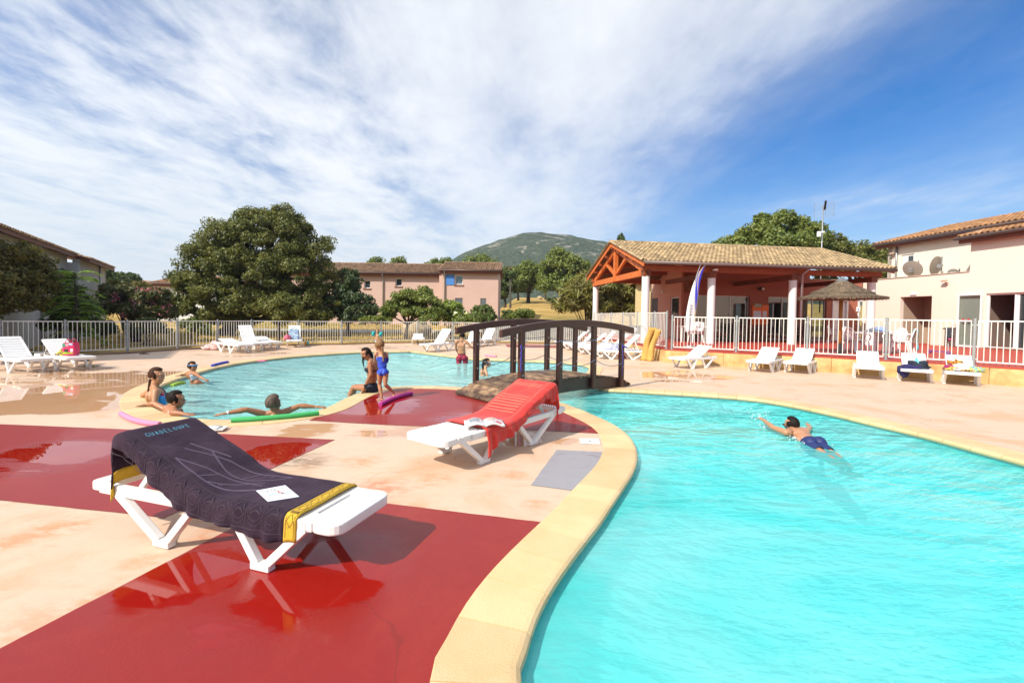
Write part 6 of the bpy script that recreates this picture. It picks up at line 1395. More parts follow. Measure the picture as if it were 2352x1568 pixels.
def shopper(c, rz_, w, h, d, m, label, stripes=(), handles=m_ink):
    t_ = thing('shopping_bag', c, label, 'bag'); M_ = Matrix.Translation(c) @ Matrix.Rotation(rz_, 4, 'Z')
    mb = MB(); n = 8; vs = []
    for j, (z_, k_) in enumerate(((0, .96), (h * .5, 1.04), (h, .92))):
        for (a, b_) in rrect(-w / 2 * k_, w / 2 * k_, -d / 2 * k_, d / 2 * k_, .02, 2): vs.append((a, b_, z_ + (.01 * math.sin(a * 20) if j == 2 else 0)))
    nn = len(vs) // 3; fs = [(j * nn + i, j * nn + (i + 1) % nn, (j + 1) * nn + (i + 1) % nn, (j + 1) * nn + i) for j in range(2) for i in range(nn)] + [tuple(reversed(range(nn)))]
    mb.add(vs, fs); mb.xf(M_); mb.build('bag_body', m, t_, auto=35)
    for y_ in (-d / 2 * .92, d / 2 * .92):
        mb = MB(); mb.tube([(-w * .22, y_, h - .05), (-w * .2, y_, h + .05), (0, y_, h + .09), (w * .2, y_, h + .05), (w * .22, y_, h - .05)], .008, 6); mb.xf(M_); mb.build('handle', m, t_, smooth=True)
    for (x0, x1, z0, z1, mm) in stripes:
        mb = MB(); mb.box(x0 * w, x1 * w, -d / 2 * 1.045 - .004, -d / 2 * 1.04, z0 * h, z1 * h); mb.xf(M_); mb.build('printed_patch', mm, t_)
    return t_
LP_ = [o for o in COL.objects if o.get('label', '').startswith('sun lounger by the left fence')][0]
M_ = Matrix.Translation(LP_.location) @ Matrix.Rotation(LP_.rotation_euler.z, 4, 'Z')
m_pkb = mat('pink_bag', (.62, .02, .10), .45)
lime = mat('lime_print', (.35, .55, .02), .5); whp = mat('white_print', (.75, .7, .72), .5); blp = mat('black_print', (.03, .01, .02), .5)
shopper(M_ @ Vector((.62, 0, .345)), -.02, .30, .32, .16, m_pkb, 'bright pink shopping bag on the lounger by the left fence', stripes=((-.42, .1, .12, .26, lime), (-.1, .42, .16, .24, lime), (-.3, .0, .26, .5, blp), (-.25, -.12, .36, .50, whp), (.22, .42, .30, .52, whp), (.08, .4, .80, .96, mat('pale_blue_print', (.4, .5, .7), .5)), (-.46, -.22, .66, .92, mat('green_print', (.05, .25, .15), .5)), (-.2, .05, .70, .95, mat('rose_print', (.7, .25, .3), .5))))
pile('towel_bundle', M_ @ Vector((.95, .0, .345)), .16, [(multi('yellow_stripe', [(.6, .6, .05), (.1, .01, .05), (.62, .6, .1), (.3, .02, .1)], 9), 0, 0, .9, .9, .9), (mat('maroon_cloth', (.12, .01, .03), .9), 1.0, 0, 1.1, .8, .5)], 'yellow and maroon towel rolled beside the pink shopping bag', 'towel', seed=12, rz_=LP_.rotation_euler.z)
M_ = Matrix.Translation(LJ.location) @ Matrix.Rotation(LJ.rotation_euler.z, 4, 'Z')
shopper(M_ @ Vector((.70, .02, .345)), .05, .42, .42, .16, multi('blue_pattern', [(.1, .35, .5), (.5, .6, .7), (.12, .3, .45), (.35, .12, .3), (.2, .45, .5)], 9), 'blue patterned beach bag on the lounger facing us by the far fence')
pile('pink_cloth', M_ @ Vector((.6, .28, .345)), .13, [(mat('pink_red_cloth', (.62, .12, .18), .8), 0, 0, 1, 1, 1.5)], 'small pink cloth beside the blue patterned bag', 'towel', seed=14)
q = G(704, 794); bb = thing('beach_ball', (q.x, q.y, 0), 'small multicoloured beach ball by the far fence', 'ball')
cols_ = [(.05, .3, .6), (.6, .5, .05), (.1, .45, .2), (.65, .62, .6), (.6, .25, .03), (.1, .4, .3)]
for k in range(6):
    mb = MB(); r_ = .115; mb.grid(lambda a, b_: Vector((q.x + r_ * math.sin(PI * b_) * math.cos(PI / 3 * (k + a)), q.y + r_ * math.sin(PI * b_) * math.sin(PI / 3 * (k + a)), r_ + r_ * math.cos(PI * b_))), 4, 12); mb.build('gore', mat('ball_gore', cols_[k], .35), bb, smooth=True)
def noodle(pts, r, m, label, cat='pool noodle', hole=None):
    t_ = thing('pool_noodle', pts[0], label, cat, 'foam pool noodles'); P_ = []
    pts = [Vector(p_) for p_ in pts]
    for i in range(len(pts) - 1):
        p0, p1_, p2_, p3 = pts[max(0, i - 1)], pts[i], pts[i + 1], pts[min(len(pts) - 1, i + 2)]
        for k in range(6): t = k / 6; P_.append(.5 * (2 * p1_ + (p2_ - p0) * t + (2 * p0 - 5 * p1_ + 4 * p2_ - p3) * t * t + (3 * p1_ - p0 - 3 * p2_ + p3) * t ** 3))
    P_.append(pts[-1]); rs = [r * .93] + [r] * (len(P_) - 2) + [r * .93]
    mb = MB(); mb.tube(P_, rs, 18); mb.build('foam_tube', m, t_, auto=50)
    for e, d in ((P_[0], P_[0] - P_[1]), (P_[-1], P_[-1] - P_[-2])):
        d.normalize(); mb = MB(); mb.tube([e + d * .0005, e + d * .002], r * .28, 10); mb.build('hole', hole or m_ink, t_)
    return t_
D6 = lambda x, y: (245 + .2344 * x, 765.6 + .2344 * y)
def gpt(D, lst, z): return [G(*D(*q), z) for q in lst]
noodle(gpt(D6, ((140, 783), (250, 840), (390, 875), (520, 888)), .035), .036, mat('pink_foam', (.72, .22, .36), .7, bump=.3, bscale=60), 'pale pink foam noodle by the near left pool edge', hole=mat('deep_pink', (.75, .04, .20), .7))
noodle(gpt(D6, ((1222, 848), (1500, 832), (1800, 808), (2078, 778)), .045), .035, mat('green_foam', (.05, .42, .12), .7, bump=.3, bscale=60), 'green foam noodle on the pool edge in front of the person with outstretched arms')
D3 = lambda x, y: (771.75 + .1328 * x, 735 + .1328 * y)
noodle(gpt(D3, ((765, 1455), (950, 1365), (1120, 1310), (1310, 1262)), .035), .034, mat('magenta_foam', (.52, .04, .30), .7, bump=.3, bscale=60), 'magenta foam noodle under the foot of the girl in blue')
D4a = lambda x, y: (428.75 + .15625 * x, 722.75 + .15625 * y)
noodle(gpt(D4a, ((375, 748), (450, 728), (530, 708), (605, 695)), .035), .040, mat('blue_foam', (.03, .06, .50), .7, bump=.3, bscale=60), 'dark blue foam noodle on the deck behind the far left pool edge')
noodle(gpt(lambda x, y: (1010.6 + .1042 * x, 722.75 + .1042 * y), ((1000, 893), (1120, 905), (1240, 915)), .035), .034, mat('faded_pink_foam', (.62, .25, .38), .7), 'faded pink noodle on the far pool edge behind the footbridge')
noodle([(P(D6(690, 450)[0], 871, 9.6).x, 9.45, -.06), (P(D6(735, 430)[0], 868, 9.8).x, 9.7, -.05), (P(D6(790, 425)[0], 858, 10).x, 9.9, -.07)], .04, mat('lime_foam', (.45, .65, .08), .7), 'lime green noodle floating beside the child with goggles')
def sandals(c, rz_, m, label, group=None):
    t_ = thing('flip_flops', c, label, 'flip-flops', group); 
    for k in (0, 1):
        M_ = Matrix.Translation(c) @ Matrix.Rotation(rz_ + k * .5, 4, 'Z') @ Matrix.Translation((k * .05, k * .14, 0)); mb = MB(); mb.prism([(.125 * math.cos(a) , .045 * math.sin(a) * (1 + .25 * math.cos(a))) for a in [2 * PI * i / 16 for i in range(16)]], 0.002, .022); mb.xf(M_); so = mb.build('sole', m, t_)
        mb = MB(); mb.tube([(.06, 0, .02), (.0, .03, .045), (-.04, .042, .02)], .006, 5); mb.tube([(.06, 0, .02), (.0, -.03, .045), (-.04, -.042, .02)], .006, 5); mb.xf(M_); mb.build('strap', m, so)
    return t_
q = G(194, 830); sandals(q, .3, m_ink, 'black flip-flops on the deck beside the lounger with the pink bag', 'footwear on the deck')
q = G(333, 813); sandals(q, 1.0, mat('brown_leather', (.10, .03, .015), .6), 'brown sandals at the foot of the left fence', 'footwear on the deck')
q = G(602, 829); pile('pink_snorkel_cloth', (q.x, q.y, .005), .11, [(mat('pink_toy', (.7, .15, .25), .6), 0, 0, 1.5, .6, .3)], 'tiny flat pink swim toy on the far pool edge', 'toy', seed=20)
# skimmer lid
q = [G(*D8(*c_), .006) for c_ in ((1700, 692), (1868, 693), (1888, 742), (1712, 738))]
sk = thing('skimmer_lid', q[0], 'square white plastic skimmer lid set in the deck beside the grey patch', 'lid'); mb = MB(); mb.poly3(q, (0, 0, .006)); mb.build('lid', m_pl, sk, bevel=.002)
c_ = (q[0] + q[2]) / 2; mb = MB(); mb.tube([c_ + Vector((0, 0, .0062)), c_ + Vector((0, 0, .008))], .014, 10); mb.build('finger_hole', m_ink, sk)

# ================================================================== TERRACE FURNITURE
def chair(loc, rz_, m, label, group='white plastic garden chairs on the terrace'):
    t_ = thing('garden_chair', loc, label, 'chair', group, rz_); bd = lambda mb, n, **k: mb.build(n, m, t_, world=False, **k)
    mb = MB(); mb.prism(rrect(-.22, .22, -.22, .23, .06), .405, .43); bd(mb, 'seat', bevel=.006)
    for sx_ in (-1, 1):
        mb = MB(); mb.bar((sx_ * .20, -.20, .41), (sx_ * .25, -.27, 0), .045, .05); bd(mb, 'leg'); mb = MB(); mb.bar((sx_ * .20, .21, .41), (sx_ * .24, .30, 0), .045, .05); bd(mb, 'leg')
        mb = MB(); mb.tube([(sx_ * .25, -.2, .42), (sx_ * .275, -.22, .55), (sx_ * .28, -.15, .635), (sx_ * .27, .12, .645), (sx_ * .23, .27, .66)], .022, 7); bd(mb, 'armrest', smooth=True)
    mb = MB(); n = 9
    rim = [(.23 * math.cos(a), .24 + .10 * (math.sin(a)), .44 + .40 * math.sin(a)) for a in [PI * k / 14 for k in range(15)]]; mb.tube(rim, .020, 7)
    for k in range(1, n): x_ = -.23 + .46 * k / n; hh = math.sqrt(max(0, 1 - (x_ / .23) ** 2)); mb.bar((x_, .225, .43), (x_, .24 + .10 * hh, .43 + .40 * hh), .030, .010, up=(0, 1, 0))
    bd(mb, 'backrest')
    return t_
D5_ = lambda x, y: (1776 + .293 * x, 459.4 + .293 * y)
def tfeet(x, y): q = G(*D5_(x, y), TZ); return (q.x, q.y, TZ)
tb = tfeet(800, 1192); t_ = thing('garden_table', tb, 'round white plastic table under the thatched parasol', 'table')
mb = MB(); mb.lathe((tb[0], tb[1], TZ), [(0, .725), (.49, .725), (.50, .715), (.50, .69), (.48, .685), (.0, .685)], 28); mb.build('table_top', m_pl, t_)
for k in range(4): a = PI / 4 + k * PI / 2; mb = MB(); mb.bar((tb[0] + .33 * math.cos(a), tb[1] + .33 * math.sin(a), TZ + .69), (tb[0] + .40 * math.cos(a), tb[1] + .40 * math.sin(a), TZ), .07, .07); mb.build('leg', m_pl, t_)
pile('blue_towel_heap', (tb[0] + .16, tb[1], TZ + .727), .17, [(mat('light_blue_cloth', (.25, .33, .65), .9), 0, 0, 1.2, 1, .8), (mat('white_cloth2', (.7, .7, .72), .9), -1.4, .2, .9, .9, .7)], 'light blue and white towels heaped on the round table', 'towel', seed=22)
c1 = chair((tb[0] - .72, tb[1] - .12, TZ), math.radians(98), m_pl, 'white chair left of the round table, its back to the parasol pole')
chair((tb[0] - .25, tb[1] + .70, TZ), math.radians(15), m_pl, 'white chair behind the round table')
c3 = chair((tb[0] + .48, tb[1] - .50, TZ), math.radians(-140), m_pl, 'white chair in front of the round table with the turquoise towel over it')
chair((tb[0] + .95, tb[1] + .32, TZ), math.radians(-70), m_pl, 'white chair right of the round table, facing it')
q = tfeet(520, 1120); chair((q[0] - .2, q[1], TZ), math.radians(40), m_pl, 'white chair standing behind the parasol pole')
q = G(1449, 737, 1.0) if False else P(1449, 711, 27); chair((q.x, q.y, ground_z(q.x, q.y) + .25), math.radians(-60), m_pl, 'far white chair on the grass by the yellow annex')
mb = MB(); M_ = Matrix.Translation(c3.location) @ Matrix.Rotation(c3.rotation_euler.z, 4, 'Z')
mb.grid(lambda a, b_: M_ @ Vector((-.22 + .28 * a, .37 + .025 * math.sin(a * 14) * b_ + .01 * math.sin(b_ * 9), .82 - .70 * b_)), 12, 14); mb.grid(lambda a, b_: M_ @ Vector((-.22 + .28 * a, .37 - .11 * b_, .82 + .02 * math.sin(PI * b_) - .25 * max(0, b_ - .6))), 12, 6)
tag(mb.build('turquoise_towel', m_turq, smooth=True, solid=.008), 'turquoise towel hanging over a white chair on the terrace', 'towel')
# table with t-shirt near the banner
q = G(1570, 786, TZ); tb2 = thing('garden_table', (q.x, q.y + .5, TZ), 'white square plastic table behind the railing by the banner', 'table'); bx_, by_ = q.x, q.y + .5
mb = MB(); mb.box(bx_ - .1, bx_ + 1.3, by_ - .35, by_ + .35, TZ + .69, TZ + .725); mb.build('table_top', m_pl, tb2, bevel=.01)
for a, b_ in ((-.02, -.28), (-.02, .28), (1.2, -.28), (1.2, .28)): mb = MB(); mb.bar((bx_ + a, by_ + b_, TZ + .69), (bx_ + a, by_ + b_, TZ), .06, .06); mb.build('leg', m_pl, tb2)
c5 = chair((bx_ + .52, by_ - .55, TZ), math.radians(178), m_pl, 'white chair with the white shirt hung over its back beside the banner')
mb = MB(); mb.grid(lambda a, b_: Vector((bx_ + .28 + .46 * a + .0 * b_, by_ - .90 + .02 * math.sin(a * 9 + b_ * 5), TZ + .90 - .42 * b_ + .03 * math.sin(a * PI))), 12, 8); ts = tag(mb.build('white_shirt', mat('shirt_cloth', (.74, .74, .76), .9), smooth=True, solid=.01), 'white t-shirt with small dark lettering hung on a chair back', 't-shirt')
mb = MB(); sh = lambda a, b_: Vector((bx_ + .36 + .30 * a, by_ - .925, TZ + .66 + .10 * b_))
for k, pts in enumerate(([(0, .2), (.12, .9), (.2, .2)], [(.25, .3), (.4, .8), (.45, .3)], [(.5, .2), (.6, .9), (.7, .3)], [(.75, .3), (.85, .8), (1, .4)])):
    for a, b_ in zip(pts, pts[1:]): mb.bar(sh(*a), sh(*b_), .004, .014)
mb.build('shirt_lettering', m_ink, ts)
# dark furniture in the shade of the porch
m_dkch = mat('dark_wicker', (.05, .035, .035), .6)
pc = [(4.6, 2.6, 20), (5.6, 2.9, -30), (6.3, 1.9, 190), (7.8, 2.5, 10), (8.9, 1.8, 160), (9.6, 2.7, -20), (5.2, 1.4, 170), (8.3, 1.2, 200)]
pl_ = ('dark chair at the left end of the shaded porch', 'second dark chair from the left in the porch shade', 'dark chair turned away left of the middle column', 'dark chair under the wall lamp', 'dark chair turned away right of the notice board', 'dark chair before the right glazed door', 'nearest dark chair left of the middle in the porch', 'nearest dark chair in the middle of the porch')
for (u_, v_, a), lab in zip(pc, pl_): q = UV(u_, v_, TZ); chair((q.x, q.y, TZ), math.radians(a), m_dkch, lab, 'dark chairs in the porch shade')
for u_, v_, lab in ((5.2, 2.2, 'dark bistro table at the left of the porch'), (8.3, 2.1, 'dark bistro table in the middle of the porch')):
    q = UV(u_, v_, TZ); t_ = thing('bistro_table', q, lab, 'table', 'dark tables in the porch shade'); mb = MB(); mb.lathe(q, [(0, .74), (.4, .74), (.4, .71), (0, .71)], 20); mb.build('table_top', m_dkch, t_); mb = MB(); mb.tube([q, q + Vector((0, 0, .71))], .03, 8); mb.lathe(q, [(.25, 0), (.25, .02), (0, .03)], 16); mb.build('pedestal', m_dkch, t_)
# parasol
q = G(*D5_(518, 1205), TZ); ux, uy = q.x, q.y + .0
pa = thing('thatched_parasol', (ux, uy, TZ), 'straw thatched parasol on a wooden pole on the red terrace', 'parasol')
mb = MB(); mb.tube([(ux, uy, TZ + .02), (ux, uy, 2.66)], .055, 14); mb.build('pole', mat('varnished_pole', (.42, .17, .03), .45, (.30, .11, .02), 3, .6), pa, smooth=True)
mb = MB(); mb.tube([(ux, uy, TZ), (ux, uy, TZ + .34)], .075, 14)
for k in range(4): a = PI / 4 + k * PI / 2; mb.bar((ux, uy, TZ + .12), (ux + .26 * math.cos(a), uy + .26 * math.sin(a), TZ + .01), .02, .03)
mb.build('base', mat('black_iron', (.03, .03, .035), .5), pa)
m_th = mat('straw_thatch', (.25, .18, .115), .95, (.11, .078, .05), 9, .9, bump=.8, island=.5); R_ = random.Random(9)
for tier, (r0, z0, r1, z1) in enumerate(((.08, 2.82, .86, 2.40), (.76, 2.40, 1.20, 2.26))):
    mb = MB(); mb.lathe((ux, uy, 0), [(r0, z0), ((r0 + r1) / 2, (z0 + z1) / 2 - .03), (r1, z1), (r1, z1 - .05), ((r0 + r1) / 2, (z0 + z1) / 2 - .10), (r0, z0 - .08)], 48)
    for k in range(2600 if tier == 0 else 2400):
        a = R_.uniform(0, 2 * PI); f0 = R_.random() ** .7; f1 = min(1.04, f0 + R_.uniform(.12, .3)); da = R_.uniform(-.03, .03)
        def pp(f, a_, dz): return Vector((ux + (r0 + (r1 - r0) * f) * math.cos(a_), uy + (r0 + (r1 - r0) * f) * math.sin(a_), z0 + (z1 - z0) * f + dz - .03 * math.sin(PI * min(1, f))))
        h_ = R_.uniform(.0, .03); p0, p1_ = pp(f0, a, h_), pp(f1, a + da, h_ * .4 - (.02 if f1 > 1 else 0)); w_ = Vector((-math.sin(a), math.cos(a), 0)) * .006; mb.add([p0 - w_, p0 + w_, p1_], [(0, 1, 2)])
    for k in range(500):
        a = R_.uniform(0, 2 * PI); p0 = Vector((ux + r1 * .99 * math.cos(a), uy + r1 * .99 * math.sin(a), z1 - .01)); w_ = Vector((-math.sin(a), math.cos(a), 0)) * .009; mb.add([p0 - w_, p0 + w_, p0 + Vector((.03 * math.cos(a), .03 * math.sin(a), -R_.uniform(.05, .11)))], [(0, 1, 2)])
    mb.build('thatch', m_th, pa)
mb = MB(); mb.lathe((ux, uy, 0), [(.0, 2.91), (.05, 2.89), (.18, 2.77), (.17, 2.75)], 24); mb.build('cap', mat('grey_cap', (.12, .13, .14), .7), pa)
mb = MB()
for k in range(10): a = 2 * PI * k / 10; mb.bar((ux, uy, 2.64), (ux + 1.12 * math.cos(a), uy + 1.12 * math.sin(a), 2.20), .02, .02)
mb.build('ribs', m_brd, pa)
# feather banner
q = G(1584, 796, TZ); bx_, by_ = q.x, q.y
bn_ = thing('feather_banner', (bx_, by_, TZ), 'tall white feather banner with blue and yellow edge on the terrace', 'banner')
ptop = P(1609, 607.8, by_); hb = ptop.z
mb = MB(); pl = [(bx_ - .02, by_, TZ), (bx_ - .02, by_, TZ + 1.2), (bx_ + .05, by_, TZ + 2.0), (bx_ + .18, by_, TZ + 2.65), (ptop.x, by_, hb)]; mb.tube(pl, .012, 6); mb.lathe((bx_, by_, TZ), [(.2, 0), (.2, .03), (0, .05)], 16); mb.build('pole', m_zinc, bn_, smooth=True)
def bcurve(t): 
    z_ = TZ + .55 + (hb - TZ - .55) * t; xr = bx_ + .03 + .40 * t ** 2.6 * (ptop.x - bx_) / .40; return xr, z_
def bsheet(f0, f1, m, nm, y_off=0.0):
    mb = MB()
    def fn(a, b_):
        xr, z_ = bcurve(b_); w_ = .36 * (1 - b_ ** 3) ** .8 * (1.0 if b_ < .6 else 1) + .0
        x_ = xr + .16 - w_ * (1 - (f0(b_) + (f1(b_) - f0(b_)) * a)); return Vector((min(x_, xr + .16) + (ptop.x - bx_ - .16 - .03) * 0, by_ + y_off + .03 * math.sin(b_ * 9), z_))
    mb.grid(fn, 5, 24); return mb.build(nm, m, bn_, smooth=True, solid=.004)
bsheet(lambda t: 0.0, lambda t: max(0.0, 1 - max(0, t - .30) * 1.45), m_white, 'white_cloth')
bsheet(lambda t: max(0.0, 1 - max(0, t - .30) * 1.45), lambda t: 1.0, mat('banner_blue', (.03, .04, .50), .6), 'blue_cloth')
bsheet(lambda t: max(0.0, .985 - max(0, t - .55) * 2.2), lambda t: max(0, 1.0 - max(0, t - .55) * 1.8), mat('banner_yellow', (.75, .50, .02), .6), 'yellow_stripe', -.008)
mb = MB()
for k in range(6): z_ = TZ + 1.55 - .11 * k; mb.box(bx_ - .04, bx_ + .05, by_ - .030 + .03 * math.sin(((z_ - TZ - .55) / (hb - TZ - .55)) * 9), by_ - .026 + .03 * math.sin(((z_ - TZ - .55) / (hb - TZ - .55)) * 9), z_, z_ + .045)
mb.build('faint_lettering', mat('pale_grey_print', (.5, .52, .6), .6), bn_)
# notice board
nb_ = thing('notice_board', UV(8.22, 4.1, 1.9), 'orange activity planning board with two paper sheets on the pavilion wall', 'notice board')
mb = MB(); mb.box(7.76, 8.70, 4.15, 4.19, 1.25, 2.30); part(mb, 'board', mat('orange_board', (.85, .19, .03), .5, (.75, .13, .02), 3, .5), nb_)
mb = MB(); mb.box(7.84, 8.30, 4.135, 4.149, 2.18, 2.38); ti = part(mb, 'title_strip', mat('olive_strip', (.22, .20, .06), .5), nb_)
mb = MB()
for row, txt in enumerate(('PLANNING', 'ANIMATION')):
    x = 7.87
    for ch in txt:
        for ln in FONT[ch]:
            for a, b_ in zip(ln, ln[1:]): mb.bar((x + a[0] * .030, 4.131, 2.29 - row * .085 + a[1] * .06), (x + b_[0] * .030, 4.131, 2.29 - row * .085 + b_[1] * .06), .004, .010)
        x += .045
part(mb, 'lettering', m_white, ti)
for x0, x1, z0, z1 in ((7.82, 8.26, 1.62, 1.98), (8.36, 8.58, 1.62, 1.98)): mb = MB(); mb.box(x0, x1, 4.14, 4.149, z0, z1); part(mb, 'paper_sheet', m_paper, nb_)
# scooter, refuse bin
D9 = lambda x, y: (2082.5 + .1562 * x, 643.1 + .1562 * y)
q = G(*D9(610, 1098), TZ); sc_ = thing('kick_scooter', (q.x, q.y, TZ), 'purple kick scooter standing on the red terrace behind the railing', 'scooter'); q2 = G(*D9(370, 1080), TZ); dx, dy = (q2 - q).x, (q2 - q).y; dl = math.hypot(dx, dy); dx, dy = dx / dl * .55, dy / dl * .55
m_pur = mat('purple_plastic', (.20, .06, .30), .4)
for k, (x, y) in enumerate(((q.x, q.y), (q.x + dx, q.y + dy))):
    mb = MB(); mb.lathe((0, 0, 0), [(.03, -.015), (.06, -.018), (.065, 0), (.06, .018), (.03, .015)], 16); mb.xf(Matrix.Translation((x, y, TZ + .066)) @ Matrix.Rotation(math.atan2(dy, dx), 4, 'Z') @ Matrix.Rotation(PI / 2, 4, 'X')); mb.build('wheel', m_pur, sc_)
mb = MB(); mb.bar((q.x + dx * .1, q.y + dy * .1, TZ + .09), (q.x + dx * .95, q.y + dy * .95, TZ + .09), .10, .03); mb.build('footboard', m_pur, sc_)
mb = MB(); mb.tube([(q.x, q.y, TZ + .06), (q.x + dx * .08, q.y + dy * .08, TZ + .85)], .018, 8); mb.build('steering_column', m_alu, sc_)
mb = MB(); hx, hy = -dy / .55 * .2, dx / .55 * .2; mb.tube([(q.x + dx * .08 - hx, q.y + dy * .08 - hy, TZ + .86), (q.x + dx * .08 + hx, q.y + dy * .08 + hy, TZ + .86)], .018, 8); mb.build('handlebar', m_ink, sc_)
pile('scooter_bag', (q.x + dx * .05, q.y + dy * .05 - .04, TZ + .5), .12, [(mat('black_bag', (.02, .02, .03), .6), 0, 0, .9, .8, 2.6), (mat('pink_trim', (.5, .05, .15), .6), 0, -.3, .85, .7, .5)], 'black bag hanging from the scooter handlebar', 'bag', seed=31)
q = G(*D9(660, 975), TZ); bi = thing('refuse_bin', (q.x, q.y, TZ), 'grey-brown refuse bin against the cream wall behind the scooter', 'bin')
mb = MB(); mb.prism(rrect(q.x - .20, q.x + .20, q.y - .16, q.y + .16, .03), TZ, TZ + .80); mb.build('body', mat('taupe_metal', (.13, .09, .08), .5), bi, bevel=.01)
mb = MB(); mb.prism(rrect(q.x - .21, q.x + .21, q.y - .17, q.y + .17, .03), TZ + .80, TZ + .84); mb.build('lid', m_ink, bi); mb = MB(); mb.tube([(q.x - .12, q.y - .1, TZ + .84), (q.x - .10, q.y - .1, TZ + .95), (q.x + .10, q.y - .1, TZ + .95), (q.x + .12, q.y - .1, TZ + .84)], .012, 6); mb.build('handle', m_stone, bi)
# antenna mast
q = P(1887, 580, 27); am = thing('antenna_mast', q, 'tall thin metal mast with grid television antenna behind the pavilion roof', 'antenna')
zt = P(1889, 472, 27).z; mb = MB(); mb.tube([(q.x, 27, 2.0), (q.x, 27, zt)], .035, 8); mb.build('mast', m_zinc, am, smooth=True)
mb = MB(); cz = P(1889, 482, 27).z
for k in range(9): z_ = cz - .40 + .1 * k; yaw = .0; mb.bar((q.x + .08, 26.9, z_), (q.x + .50, 26.75, z_), .012, .012); mb.bar((q.x - .12, 26.95, z_), (q.x - .42, 27.15, z_), .010, .010)
for x_, y_ in ((.10, 26.9), (.48, 26.76), (-.4, 27.15)): mb.bar((q.x + x_, y_, cz - .42), (q.x + x_, y_, cz + .42), .014, .014)
mb.build('grid_reflector', m_zinc, am); mb = MB(); mb.bar((q.x - .12, 26.6, cz + .42), (q.x + .10, 27.0, cz + .02), .10, .08); mb.build('antenna_boom', m_ink, am)
mb = MB(); mb.tube([(q.x - .25, 26.9, zt - 1.55), (q.x - .25, 26.9, zt - 1.85)], .11, 12); mb.bar((q.x - .3, 26.95, zt - 1.6), (q.x + .1, 26.95, zt - 1.55), .05, .10); mb.build('junction_box', m_white, am)
# yellow foam mats leaning on the screen
m_foam = mat('yellow_foam', (.62, .38, .10), .8, (.48, .27, .06), 3, .6, bump=.4)
for k, (xb, xt, lab) in enumerate((((1471, 1483), (1489, 1506), 'left ochre foam mat leaning on the screen fence'), ((1484, 1495), (1504, 1517), 'right ochre foam mat leaning on the screen fence'))):
    f0 = G(xb[0], 827 + k * 1.5); f1 = G(xb[1], 828 + k * 1.5); Yt = 15.75 if k == 0 else 15.65; h0 = P(xt[0], 752 + k * 3, Yt); h1 = P(xt[1], 753.5 + k * 4, Yt)
    mb = MB()
    def fn(a, b_):
        lo = f0.lerp(f1, a); hi = h0.lerp(h1, a); p_ = lo.lerp(hi, b_); return p_ + Vector((.02 * math.sin(b_ * 8 + k), -.05 * math.sin(PI * a) + .03 * math.sin(b_ * 6 + a * 4 + k), .015 * math.sin(a * 9)))
    mb.grid(fn, 8, 16); tag(mb.build('foam_mat', m_foam, smooth=True, solid=.06), lab, 'foam mat', 'foam mats leaning on the screen')
# street lamp near the pink oleander
q = P(343, 700, 30); sl2 = thing('park_lamp', (q.x, 30, 0), 'white park lamp head rising behind the pink oleander', 'lamp'); zt = P(343, 668, 30).z
mb = MB(); mb.tube([(q.x, 30, 0), (q.x, 30, zt)], .04, 8); mb.build('lamp_post', m_white, sl2); mb = MB(); mb.lathe((q.x, 30, 0), [(0, zt + .22), (.10, zt + .2), (.36, zt + .03), (.36, zt), (.12, zt - .04)], 20); mb.build('lamp_hood', m_white, sl2)
# ================================================================== PEOPLE
def skinmat(name, c, rough=.42):
    m = mat(name, c, rough, tuple(k * .82 for k in c), 7, .5); b = m.node_tree.nodes['Principled BSDF']
    b.inputs['Specular IOR Level'].default_value = .4; b.inputs['Subsurface Weight'].default_value = .12; b.inputs['Subsurface Radius'].default_value = (.02, .008, .004); b.inputs['Subsurface Scale'].default_value = .5; return m
sk_tan = skinmat('tanned_skin', (.46, .23, .12)); sk_dk = skinmat('deep_tan_skin', (.38, .165, .082)); sk_lt = skinmat('light_skin', (.52, .29, .17)); sk_wet = skinmat('wet_skin', (.45, .22, .12), .25)
hr_br = mat('brown_hair', (.060, .024, .011), .65, (.040, .016, .009), 30, .8, bump=.8, bscale=60, stretch=(1, 1, .25)); hr_dk = mat('dark_hair', (.014, .008, .006), .6, (.010, .007, .006), 30, .8, bump=.8, bscale=60, stretch=(1, 1, .25))
for _h in (hr_br, hr_dk): _h.node_tree.nodes['Principled BSDF'].inputs['Specular IOR Level'].default_value = .15
hr_bl = mat('blonde_hair', (.24, .125, .045), .65, (.16, .075, .025), 30, .8, bump=.8, bscale=60, stretch=(1, 1, .25)); hr_gr = mat('greying_hair', (.12, .08, .05), .65, (.05, .03, .02), 26, .9, bump=.8, bscale=60, stretch=(1, 1, .25))
m_eye = mat('eye_white', (.35, .32, .30), .3); m_iris = mat('iris', (.03, .015, .01), .2); m_lip = mat('lips', (.42, .12, .08), .5)
dg = None
def remesh_obj(mb, name, m, parent, voxel, smooth_it=3):
    me = bpy.data.meshes.new(name); off = parent_loc(parent); me.from_pydata([tuple(p_ - off) for p_ in mb.v], [], mb.f)
    o = bpy.data.objects.new(name, me); COL.objects.link(o)
    r = o.modifiers.new('r', 'REMESH'); r.mode = 'VOXEL'; r.voxel_size = voxel; r.use_smooth_shade = True
    s_ = o.modifiers.new('s', 'SMOOTH'); s_.factor = .5; s_.iterations = smooth_it
    dgr = bpy.context.evaluated_depsgraph_get(); me2 = bpy.data.meshes.new_from_object(o.evaluated_get(dgr)); o.modifiers.clear(); o.data = me2; bpy.data.meshes.remove(me)
    me2.name = name; me2.materials.clear(); me2.materials.append(m); me2.polygons.foreach_set('use_smooth', [True] * len(me2.polygons)); o.parent = parent; return o
